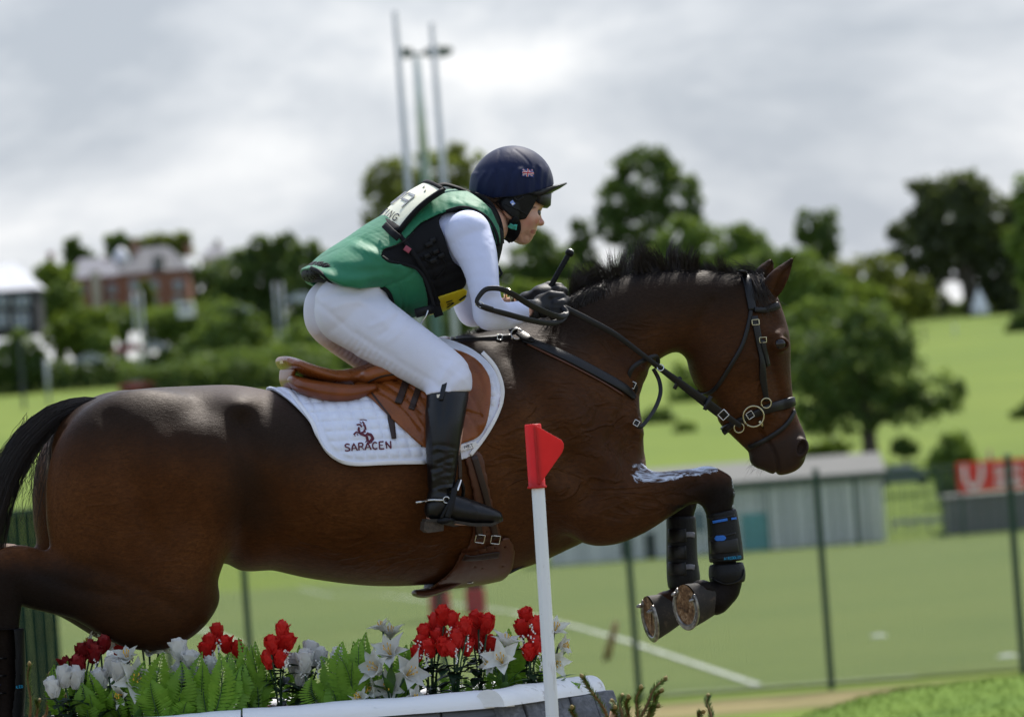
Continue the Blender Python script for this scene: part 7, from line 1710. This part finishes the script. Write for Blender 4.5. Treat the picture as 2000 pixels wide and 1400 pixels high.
# ---- clothing cut from offsets of the same figure
def pcut(field, poly, lz, off, res, lo, hi, inner=None, extra=None, k=.003, smooth=1, zpad=.03, near=None):
    pg = poly_h(poly, lz); pa = np.array(pg)
    g = Grid((pa[:, 0].min() - zpad, lo, pa[:, 1].min() - zpad), (pa[:, 0].max() + zpad, hi, pa[:, 1].max() + zpad), res)
    f = field(g); o = f - off
    if extra is not None: o = o - extra(g)
    if inner is not None: o = smax(o, -(f - inner), k)
    o = smax(o, poly2(g, pg), k)
    if near is not None: o = np.maximum(o, near(g))
    return nets(g, o, smooth)
def breech_f(g):
    f = smin(torso_f(g), legs_f(g), .022); c = H(612, 640, 0)
    return smax(f, -ell(g, (c[0] - .012, 0, c[2]), (.105, .009, .105)), .022)
def breech_extra(g):
    e = 0
    for pts, w, a in ((((628, 588), (632, 625), (655, 660), (700, 690)), 3, -.003), (((610, 560), (640, 600), (700, 655), (770, 705), (835, 748)), 2.6, -.0022), (((735, 604), (750, 606), (764, 595)), 3, .002), (((850, 700), (880, 712), (905, 722)), 2.2, -.002), (((845, 712), (870, 730), (890, 748)), 2.5, .0016), (((690, 560), (720, 600), (760, 640)), 8, .002), (((772, 606), (748, 626), (722, 636)), 4, .003), (((778, 618), (756, 642), (736, 656)), 4, -.0028), (((790, 630), (772, 652), (752, 668)), 4, .0022), (((840, 745), (852, 725), (868, 708)), 3.5, .0028), (((852, 752), (866, 734), (884, 720)), 3.5, -.0026), (((866, 756), (880, 742), (898, 734)), 3, .0022), (((640, 580), (668, 570), (700, 572)), 5, -.0025), (((655, 600), (690, 590), (720, 592)), 5, .0025), (((700, 650), (730, 672), (765, 694)), 5, -.0016)):
        d = line2(g, L2(*pts, l=-.2)); w = max(w, 4.4); e = e + a * 1.25 * np.exp(-(d / (w * PXM)) ** 2)
    return np.where(g.L < 0, e, 0).astype(f32)
V, F = pcut(breech_f, [(575, 500), (700, 485), (790, 580), (850, 640), (960, 690), (960, 752), (905, 765), (838, 768), (780, 780), (560, 720)], -.2, .003, .0042, -.36, .36, None, breech_extra, smooth=4)
BRV = h2w(V); obj('breeches', BRV, F, M_BREECH, PER); BRB = bvh(BRV, F)
def shirt_f(g): return smin(torso_f(g), arms_f(g), .022)
def shirt_extra(g):
    e = 0
    for pts, w, a in ((((872, 445), (890, 470), (893, 500), (888, 530)), 3, .0022), (((905, 420), (888, 445), (882, 480)), 2, -.0018), (((940, 600), (958, 590), (975, 588)), 4, .002), (((950, 625), (968, 612), (982, 600)), 3.5, -.0026), (((945, 600), (965, 605), (985, 604)), 3, -.002), (((995, 596), (1000, 612), (998, 628)), 2.5, -.0015), (((1010, 592), (1016, 606), (1014, 622)), 2.5, .0012), (((880, 470), (905, 480), (930, 482)), 5, -.002), (((890, 500), (915, 505), (945, 500)), 5, .0024), (((912, 545), (935, 540), (962, 545)), 4, -.0024), (((918, 570), (940, 572), (966, 566)), 4, .0026), (((925, 590), (945, 586), (968, 580)), 3.5, -.0026), (((870, 440), (900, 432), (935, 440)), 5, .002)):
        d = line2(g, L2(*pts, l=-.24)); w = max(w, 4.2); e = e + a * .35 * np.exp(-(d / (w * PXM)) ** 2)
    return np.where(g.L < 0, e, 0).astype(f32)
V, F = pcut(shirt_f, [(800, 420), (900, 395), (985, 415), (990, 560), (1034, 580), (1037, 628), (950, 670), (830, 640), (790, 560)], -.2, .003, .0040, -.33, .33, None, shirt_extra, smooth=4)
SHV = h2w(V); obj('shirt', SHV, F, M_SHIRT, PER); SHB = bvh(SHV, F)
# black under-vest, then the green vest over it
VEST = [nod(636, 548, 34, 0, .165), nod(668, 540, 50, 0, .186), nod(715, 526, 64, 0, .178), nod(772, 521, 92, 0, .163), nod(830, 504, 105, 0, .168), nod(874, 481, 102, 0, .180), nod(914, 455, 74, 0, .178), nod(945, 432, 46, 0, .135), nod(962, 428, 40, 0, .10)]
def vest_f(g): return chain(g, VEST)
UNDER = smooth_loop([(806, 614), (858, 616), (862, 582), (914, 562), (912, 530), (885, 508), (870, 465), (862, 430), (884, 414), (930, 418), (960, 440), (968, 480), (968, 540), (982, 540), (992, 470), (985, 425), (960, 395), (900, 385), (800, 420), (740, 470), (740, 540)], 4)
def under_extra(g):
    e = 0
    for pts in (((812, 500), (850, 480)), ((818, 515), (858, 495)), ((826, 532), (880, 510)), ((836, 550), (900, 530)), ((845, 572), (908, 548)), ((850, 470), (872, 540)), ((832, 480), (850, 545))):
        d = line2(g, L2(*pts, l=-.18)); e = e - .004 * np.exp(-(d / .0045) ** 2)
    return np.where(g.L < 0, e, 0).astype(f32)
V, F = pcut(vest_f, UNDER, -.175, .004, .0046, -.26, .26, -.02, under_extra); UVV = h2w(V); obj('under_vest', UVV, F, M_VBLK, PER); UVB = bvh(UVV, F)
GREEN = [(590, 505), (624, 528), (644, 547), (670, 559), (703, 564), (745, 560), (761, 572), (771, 598), (780, 616), (801, 628), (824, 640), (826, 622), (848, 600), (841, 577), (828, 543), (812, 524), (786, 515), (760, 510), (746, 498), (751, 487), (775, 479), (793, 469), (806, 456), (827, 435), (863, 417), (901, 406), (927, 412), (952, 428), (968, 455), (973, 478), (982, 478), (980, 440), (966, 408), (945, 386), (925, 360), (800, 330), (560, 440)]
def green_extra(g):
    e = 0
    R = np.random.default_rng(12)
    for pts, w, a in ((((700, 480), (740, 500), (770, 520)), 9, .005), (((640, 520), (690, 530), (740, 528)), 10, -.004), (((655, 545), (700, 545), (760, 540)), 8, .004), (((720, 470), (745, 490), (742, 510)), 8, -.004), (((890, 392), (920, 398), (945, 412)), 7, .003), (((812, 530), (790, 545), (752, 560)), 3, -.004), (((778, 552), (792, 580), (800, 620)), 2.6, -.005), (((790, 548), (804, 580), (808, 622)), 2.6, -.003), (((900, 386), (912, 396), (915, 408)), 2, -.002)):
        d = line2(g, L2(*pts, l=-.18)); e = e + a * np.exp(-(d / (w * PXM)) ** 2)
    d = line2(g, L2((606, 522), (640, 545), (703, 562), l=-.18)); e = e + .012 * np.exp(-(d / (18 * PXM)) ** 2)
    return (e * np.ones_like(g.L)).astype(f32)
V, F = pcut(vest_f, GREEN, -.18, .012, .0042, -.27, .27, -.012, green_extra, .002); GRV = h2w(V); obj('green_vest', GRV, F, M_GREEN, PER); GRB = bvh(GRV, F)
def trim(pts, w, b, name='edging', m=None, th=.004, off=-.001): return strap_part(name, pts, w, m or M_VBLK, PER, th, off, b, n=8)
trim([(608, 524), (626, 532), (645, 549), (671, 561), (703, 566), (744, 562), (760, 573), (769, 598), (778, 614), (800, 627), (822, 638)], 8, GRB, th=.006)
trim([(808, 455), (829, 434), (864, 416), (901, 405), (928, 411), (953, 427), (969, 455), (974, 480)], 6, GRB)
trim([(745, 500), (752, 487), (776, 479), (795, 468), (808, 455)], 3, GRB); trim([(747, 501), (762, 511), (788, 516), (814, 525), (830, 545), (842, 578), (848, 598)], 6, GRB)
trim([(926, 380), (945, 388), (964, 408), (977, 440), (980, 476)], 10, GRB, 'collar', th=.008)
# hem of the shell under the tail of the vest
g = gbox([H(590, 560, -.2), H(650, 490, .2)], .03, .005)
sv = chain(g, [nod(610, 535, 17, 0, .12), nod(624, 530, 22, 0, .15), nod(648, 528, 26, 0, .168)]); V, F = nets(g, smax(sv, -(sv + .006), .002), 1); obj('vest_tail', h2w(V), F, M_VBLK, PER)
# webbing and loops on the side panel
strap_part('side_strap', [(780, 462), (800, 488), (826, 525), (846, 566), (856, 596)], 8, M_VBLK, PER, .004, .010, UVB)
strap_part('side_tag', [(789, 488), (800, 494)], 11, mat('dull_red_tag', (.32, .06, .09), .7), PER, .004, .015, UVB)
for (x, y) in ((838, 478), (846, 470), (852, 492), (834, 500), (846, 510), (862, 500)): strap_part('webbing_loop', [(x - 6, y + 2), (x + 6, y - 3)], 9, M_NEO, PER, .006, .001, UVB)
strap_part('lace', [(822, 500), (840, 512), (858, 500), (872, 520), (850, 545)], 2, M_NEO, PER, .003, .001, UVB)
YB = [(858, 580), (912, 562), (922, 566), (924, 584), (870, 618), (860, 616)]
V, F = pcut(vest_f, YB, -.17, .008, .004, -.25, .0, -.012); YV = h2w(V); o = obj('yellow_belt', YV, F, M_YEL, PER); YBB = bvh(YV, F)
drape([[(871, 590), (883, 586)], [(873, 594), (885, 590)], [(873, 600), (886, 591)], [(874, 604), (887, 600)]], [3, 2.5, 4, 3.4], YBB, M_PRINT, 'belt_print', o); drape([[(897, 586), (914, 574), (917, 582)]], 8, YBB, M_PRINT, 'belt_print', o); drape([s for st in word('B', 876, 613, 881, 611, 4.5) for s in st], 1.3, YBB, M_PRINT, 'belt_print', o)
strap_part('belt_end', [(848, 584), (852, 600), (858, 618)], 18, M_VBLK, PER, .008, .008, UVB)
MB().tube([HW(812, 612, -.19), HW(846, 603, -.19)], [.013, .013], 10).build('gas_canister', M_NEO, PER, True)
MB().tube([HW(836, 606, -.205), HW(832, 618, -.205), HW(822, 632, -.20), HW(820, 640, -.19)], [.003, .002, .002, .002], 6).build('trigger_cord', M_CHROME, PER, True)
MB().tube([HW(973, 520, -.09), HW(980, 534, -.10), HW(975, 540, -.10), HW(970, 545, -.09)], .004, 6).build('chest_buckle', M_NEO, PER, True)
# number bib on the back
def bib_pt(s, q):
    lo, hi = Vector(H(738, 432, 0)), Vector(H(832, 357, 0)); e0, e1 = Vector(H(780, 454, -.145)), Vector(H(868, 372, -.135))
    m = lo.lerp(hi, s); d = e0.lerp(e1, s) - m; k = abs(q)
    bow = .010 * math.sin(math.pi * s)
    return hw(m[0] + d[0] * k ** 1.9 - bow * .4, math.copysign(abs(d[1]) * k, q), m[2] + d[2] * k ** 1.9 + bow)
def bib():
    b = MB(); ns, nq = 14, 16; V = []; F = []
    for lay in (0, 1):
        for i in range(ns + 1):
            for j in range(nq + 1):
                p = bib_pt(i / ns, -1 + 2 * j / nq); V.append(p + Vector((-.004, 0, .005)) * (1 - 2 * lay) * .5)
    N = (ns + 1) * (nq + 1)
    for i in range(ns):
        for j in range(nq):
            a = i * (nq + 1) + j; F.append([a, a + 1, a + nq + 2, a + nq + 1]); F.append([N + a, N + a + nq + 1, N + a + nq + 2, N + a + 1])
    for i in range(ns):
        for j in (0, nq): a = i * (nq + 1) + j; F.append([a, a + nq + 1, N + a + nq + 1, N + a])
    for j in range(nq):
        for i in (0, ns): a = i * (nq + 1) + j; F.append([a, a + 1, N + a + 1, N + a])
    o = obj('number_bib', V, F, M_BIB, PER); bmesh_fix(o)
    up = Vector((-.006, 0, .006))
    for q in (-1, 1):
        pts = [bib_pt(s, q) + up * .3 for s in np.linspace(0, 1, 14)]; MB().ribbon(pts, [Vector((-.5, -.55 * -q * -1, .7))] * 14, .016, .010).build('bib_edging', M_VBLK, o, True)
    for s in (0, 1):
        pts = [bib_pt(s, q) + up * .3 for s, q in [(s, q) for q in np.linspace(-1, 1, 16)]]; MB().ribbon(pts, [Vector((-.6, 0, .8))] * 16, .030 if s == 0 else .012, .010).build('bib_edging', M_VBLK, o, True)
    def onbib(pts, w, name='bib_print'):
        pp = [bib_pt(s, q) + up * .75 for s, q in pts]; MB().ribbon(pp, [Vector((-.55, -.35, .75))] * len(pp), w, .001).build(name, M_PRINT if name == 'letter' else M_BIBP, o)
    # lettering across the lower edge, its end towards the near side
    txt = 'EVENTING'
    for i, ch in enumerate(txt):
        for st in FONT[ch]: onbib([(.10 + .12 * y, .80 - 1.62 * (i + x * .8) / len(txt)) for x, y in st], .0035, 'letter')
    for st in ([(.34, -.62), (.62, -.62)], [(.62, -.62), (.62, -.30), (.48, -.30), (.48, -.62)], [(.36, .10), (.64, .10), (.64, -.14), (.36, -.14), (.36, .10)], [(.36, .5), (.64, .35)], [(.80, -.7), (.80, .7)], [(.86, -.5), (.86, .4)]): onbib(st, .008)
    return o
bib()
strap_part('bib_strap', [(850, 367, -.05), (868, 362, -.05), (892, 368, -.05), (912, 376, -.05), (930, 383, -.05)], [12, 10, 9, 9, 9], M_VBLK, PER, .006, 0, l=0, nrm=(0, -.5, .85))
strap_part('bib_strap', [(752, 440, -.12), (768, 456, -.17), (780, 466, -.185)], 14, M_VBLK, PER, .006, 0, l=0, nrm=(-.4, -.7, .4))
# ---- helmet
def helm_f(g):
    f = ell(g, H(1002, 361, 0), (.1135, .096, .1080), -.08)
    return smin(f, ell(g, H(985, 366, 0), (.09, .085, .075), .1), .03)
HP = [(900, 250), (1110, 250), (1110, 350), (1081, 363), (1058, 371), (1034, 378), (1000, 385), (960, 388), (936, 382), (925, 371), (915, 360)]
def helm_x(g):
    rr = np.random.default_rng(4); e = 0
    for k in range(13):
        x = 930 + k * 11.5; d = line2(g, L2((x, 386 - 1.2 * k * .5), (x + rr.uniform(-6, 10), 362 - k), (x + rr.uniform(0, 14), 338 - k), l=-.09)); e = e + .0030 * rr.choice([-1, 1]) * np.exp(-(d / .006) ** 2)
    d = line2(g, L2((985, 291), (975, 320), (968, 360), l=-.09)); e = e - .0018 * np.exp(-(d / .003) ** 2)
    d = line2(g, L2((1012, 291), (1035, 318), (1050, 360), l=-.09)); e = e - .0018 * np.exp(-(d / .003) ** 2)
    return e.astype(f32)
V, F = pcut(helm_f, HP, -.05, .002, .0034, -.13, .13, None, helm_x); HEV = h2w(V); M_SILK.node_tree.nodes['Principled BSDF'].inputs['Specular IOR Level'].default_value = .2; helmet = obj('helmet', HEV, F, M_SILK, PER); HELB = bvh(HEV, F)
c = hw(*H(1000, 288, 0)); MB().lathe([(.0105, -.004), (.0112, 0), (.010, .003), (.004, .0045), (.0005, .0045)], c, 16).build('helmet_button', M_SILK, helmet, True)
def brim(pxpts, wl, name, m, sag, lift=-.010):
    """peak: outline points along its middle, curving back to the sides"""
    V = []; F = []; n = 13
    for j in range(n):
        q = -1 + 2 * j / (n - 1); back = sag * q * q
        for x, y in pxpts:
            a = H(x, y, 0); V.append(hw(a[0] - back, q * wl, a[2] + lift * q * q))
    m_ = len(pxpts)
    for j in range(n - 1):
        for k in range(m_): F.append([j * m_ + k, j * m_ + (k + 1) % m_, (j + 1) * m_ + (k + 1) % m_, (j + 1) * m_ + k])
    F.append(list(range(m_))); F.append([(n - 1) * m_ + k for k in range(m_ - 1, -1, -1)])
    o = obj(name, V, F, m, helmet); bmesh_fix(o); return o
M_PEAK = mat('matt_black_peak', (.010, .010, .011), .5, .15, 60, .15)
brim([(1050, 373), (1078, 376), (1092, 369), (1107, 359), (1105, 356.5), (1086, 362), (1070, 364), (1052, 366)], .080, 'silk_peak', M_PEAK, .052)
brim([(1040, 374), (1077, 374), (1075, 402), (1069, 407), (1063, 402), (1052, 388)], .066, 'hat_peak', M_PEAK, .040, .014)
MB().tube([HW(1057, 375.5, -.03), HW(1072, 375.5, -.02), HW(1080, 376.5, -.005)], .0014, 6).build('peak_piping', M_PADTRIM, helmet, True)
HARN = [(955, 385), (1000, 378), (1047, 378), (1050, 388), (1040, 407), (1027, 428), (1014, 430), (996, 424), (976, 406)]
V, F = pcut(neckhead, HARN, -.07, .010, .0028, .0, .11, .001, near=lambda g: (.03 - g.L).astype(f32)); obj('harness', h2w(V), F, M_NEO, helmet)
V, F = pcut(neckhead, HARN, -.07, .010, .0028, -.11, .0, .001, near=lambda g: (.03 + g.L).astype(f32)); HAV = h2w(V); ho = obj('harness', HAV, F, M_NEO, helmet); HARB = bvh(HAV, F)
CUP = smooth_loop([(999, 424), (1013, 428), (1018, 448), (1011, 468), (998, 478), (988, 470), (990, 446)], 4)
V, F = pcut(neckhead, CUP, -.06, .012, .0028, -.11, .11, .001, near=lambda g: (.012 - np.abs(g.L)).astype(f32)); CV = h2w(V); co = obj('chin_strap', CV, F, M_VBLK, helmet); CUB = bvh(CV, F)
drape([[(998, 436), (1009, 442)]], 12, CUB, mat('turquoise_label', (.10, .60, .52), .5), 'turquoise_label', helmet, .011)
drape([[(998, 399), (1003, 395)]], 9, HARB, mat('blue_label', (.22, .30, .62), .5), 'strap_label', helmet, .002); drape([[(999, 400), (1002, 398)]], 3, HARB, M_PADTRIM, 'strap_label', helmet, .0032)
strap_part('harness_seam', [(985, 398), (1003, 406), (1020, 414), (1030, 420)], 1.6, M_BLKB, helmet, .003, 0, HARB)
strap_part('harness_strap', [(1003, 384), (1010, 392), (1022, 384)], 3, M_BLKB, helmet, .003, .001, HARB)
# flag badge
M_FB, M_FW, M_FR = mat('flag_blue', (.012, .03, .19), .6), mat('flag_white', (.72, .72, .76), .6), mat('flag_red', (.45, .012, .025), .6)
fo = drape([[(1018.5, 337.5), (1041, 339.5)]], 15, HELB, M_FB, 'flag_badge', helmet, .001)
drape([[(1020, 332), (1039, 344)], [(1039, 333), (1020, 343)]], 2.6, HELB, M_FW, 'flag_badge_cross', helmet, .0022, .0008)
drape([[(1020, 332), (1039, 344)], [(1039, 333), (1020, 343)]], 1.0, HELB, M_FR, 'flag_badge_cross', helmet, .003, .0006)
drape([[(1019, 337.6), (1040.5, 339.4)], [(1030, 331), (1029.5, 346)]], 4.2, HELB, M_FW, 'flag_badge_cross', helmet, .0036, .0006)
drape([[(1019, 337.6), (1040.5, 339.4)], [(1030, 331), (1029.5, 346)]], 2.3, HELB, M_FR, 'flag_badge_cross', helmet, .0042, .0006)
# hair: rolled plait under the helmet
t = NT('brown_hair'); t.set(Base_Color=t.ramp(t.noise(260, 2), [(.3, (.045, .024, .012)), (.7, (.17, .095, .05))]), Roughness=.5); M_BRH = t.m
R = np.random.default_rng(21); hp = []
for _ in range(520):
    l = R.uniform(-.062, .05); x, y = R.uniform(932, 975), R.uniform(378, 392); pts = []; a = math.radians(R.uniform(195, 330)); 
    for k in range(7):
        pts.append(tuple(HW(x, y, l - .004 * k * (l < 0)))); x += math.cos(a) * 3.4; y -= math.sin(a) * 2.2; a += R.normal(0.18, .22)
    hp.append(pts)
strands(hp, R.uniform(.0006, .0011, len(hp)), 'hair', M_BRH, PER)
g = gbox([H(915, 400, -.07), H(990, 370, .07)], .02, .004); V, F = nets(g, smin(ell(g, H(938, 384, 0), (.024, .05, .014), -.3), ell(g, H(962, 392, 0), (.03, .055, .016), -.35), .02), 1); obj('hair_roll', h2w(V), F, M_BRH, PER)
# ---- gloves
for s, dx, dy, l in ((-1, 0, 0, -.105), (1, -4, -18, .085)):
    g = gbox([H(1030 + dx, 570 + dy, l - .06), H(1115 + dx, 635 + dy, l + .06)], .015, .0028)
    f = hand_parts(g, s, dx, dy, l)
    wr = chain(g, fpx([(1034 + dx, 606 + dy * .9, 19, -.152 if s < 0 else .11, .03), (1046 + dx, 604 + dy, 17, -.138 if s < 0 else .10, .027), (1058 + dx, 600 + dy, 18, -.115 if s < 0 else .09, .026)]))
    f = smin(f, wr, .012) - .003
    for x in (1046, 1050): 
        d = line2(g, L2((x + dx, 588 + dy), (x + 3 + dx, 620 + dy), l=l)); f = f + (.0012 * np.exp(-(d / .002) ** 2)).astype(f32)
    V, F = nets(g, f, 1); o = obj('glove', h2w(V), F, M_GLOVE, PER); bb = bvh(h2w(V), F)
    if s < 0: strap_part('glove_strap', [(1040, 598), (1050, 604), (1056, 616)], 6, M_NEO, o, .003, .0, bb)
# watch on the far wrist
ring3(HW(994, 583, .145), (.9, .3, .1), .026, .006, M_BRASS, 'wrist_watch', PER)
# ---- boots
BOOT = [nod(876, 757, 40, -.285, .056), nod(874, 775, 40, -.30, .057), nod(869, 820, 37, -.322, .058), nod(865, 870, 33, -.334, .052), nod(863, 920, 28, -.337, .044), nod(862, 955, 26, -.337, .040), nod(863, 980, 29, -.337, .040)]
BFOOT = [nod(853, 996, 24, -.337, .035), nod(882, 994, 28, -.338, .039), nod(920, 1001, 24, -.343, .044), nod(955, 1007, 17, -.348, .040), nod(968, 1009, 13, -.349, .032)]
def boot(sgn):
    M = (lambda n: n) if sgn < 0 else mirror
    g = gbox([(q[0], sgn * .335, q[2]) for q in BOOT + BFOOT], .075, .0042)
    f = smin(chain(g, M(BOOT)), chain(g, M(BFOOT)), .014)
    f = smax(f, poly2(g, poly_h([(800, 772), (838, 762), (858, 742), (880, 736), (905, 748), (914, 758), (930, 800), (1010, 940), (1010, 1060), (780, 1060)], -.3)), .004)
    rb = np.random.default_rng(17); creases = [(((915, 985), (925, 1000), (922, 1020)), 3, .0025), (((835, 800), (840, 870), (838, 940)), 2, .002)]
    for k in range(16):
        y = 872 + k * 6.4 + rb.uniform(-3, 3); x0 = rb.uniform(834, 850); x1 = rb.uniform(868, 894); sl = rb.uniform(-9, 10)
        creases.append((((x0, y + sl), ((x0 + x1) / 2, y + rb.uniform(-6, 4)), (x1, y - sl * .5)), rb.uniform(2.6, 4.2), (.0036 if k % 2 else -.0036) * rb.uniform(.5, 1.1)))
    for pts, w, a in creases:
        d = line2(g, L2(*pts, l=-.33)); f = f - (a * np.exp(-(d / (w * PXM)) ** 2)).astype(f32)
    V, F = nets(g, f, 1); Vw = h2w(V); o = obj('boot', Vw, F, M_BLKB, PER); bb = bvh(Vw, F)
    # sole and heel
    so = MB(); pts = [(828, 1016), (850, 1016), (880, 1018), (920, 1024), (955, 1024), (980, 1014)]; wl = [.030, .033, .032, .040, .040, .018]
    V = []; F = []
    for (x, y), w in zip(pts, wl):
        for q in (-1, 1):
            for dy in (-3, 3): a = H(x, y + dy, -.342); V.append(hw(a[0], sgn * .342 + q * w, a[2]))
    for i in range(len(pts) - 1):
        b0 = i * 4; b1 = b0 + 4
        F += [[b0, b0 + 1, b1 + 1, b1], [b0 + 2, b1 + 2, b1 + 3, b0 + 3], [b0, b1, b1 + 2, b0 + 2], [b0 + 1, b0 + 3, b1 + 3, b1 + 1]]
    F += [[0, 2, 3, 1], [len(V) - 4, len(V) - 3, len(V) - 1, len(V) - 2]]
    so.add(V, F); s_ = so.build('sole', mat('dark_rubber', (.030, .024, .018), .8, .3, 50, .4), o); bmesh_fix(s_)
    hb = MB(); poly = [(826, 1018), (864, 1018), (862, 1036), (832, 1040), (824, 1034)]
    hb.prism(poly, -.030, .030, lambda x, y, d: (lambda a: hw(a[0], sgn * .340 + d, a[2]))(H(x, y, -.34))); h_ = hb.build('heel', mat('scuffed_heel', (.055, .040, .028), .7, .5, 60, .4), o); bmesh_fix(h_)
    if sgn < 0:
        strap_part('zip_tab', [(872, 738), (866, 760), (861, 782)], [9, 9, 8], M_BLKB, o, .004, .001, bb)
        c, n_ = cast(bb, 857, 774); MB().box(c + n_ * .003, (.009, .005, .009)).build('stud_badge', M_CHROME, o)
        strap_part('spur_strap', [(832, 976), (850, 974), (868, 977), (882, 966), (892, 960)], 7, M_NEO, o, .004, .0, bb)
        sp = MB(); sp.tube([HW(870, 977, -.385), HW(848, 976, -.383), HW(833, 977, -.362), HW(828, 979, -.34), HW(833, 977, -.31)], [.0035, .003, .0036, .004, .003], 8); sp.tube([HW(829, 979, -.345), HW(812, 981, -.345)], [.0036, .003], 8); sp.build('spur', M_CHROME, o, True)
        ring3(HW(872, 976, -.387), (0, -1, 0), .0085, .002, M_CHROME, 'spur_buckle', o)
        strap_part('boot_top', [(840, 764), (856, 746), (878, 738), (902, 749), (912, 758)], 4, M_BLKB, o, .004, -.001, bb)
        g2 = gbox([H(890, 770, -.33), H(915, 745, -.25)], .02, .004)
    return o
boot(-1); boot(1)
# ---- whip
WH = empty('riding_whip', HW(1072, 560, .09), 0, 'short black riding whip with a silver capped handle held in the gloves', 'whip')
a, b = HW(1058, 590, .085), HW(1111, 497, .10); d = (b - a)
pts = [a + d * s for s in np.linspace(0, 1, 26)]; MB().tube(pts, [.0078 + .0008 * (i % 2) for i in range(26)], 10).build('handle', M_NEO, WH, True)
ax = d.normalized(); MB().tube([b - ax * .004, b, b + ax * .010, b + ax * .013], [.009, .0125, .0125, .009], 14).build('knob', M_NEO, WH, True)
MB().tube([b + ax * .012, b + ax * .016], [.0085, .007], 14).build('cap', mat('silver_cap', (.7, .68, .6), .3, .05, 50, 0, metal=.8), WH, True)
MB().tube([a, a - ax * .10 + Vector((0, .03, 0)), a - ax * .42 + Vector((-.05, .12, 0))], [.006, .0045, .003], 8).build('shaft', M_NEO, WH, True)
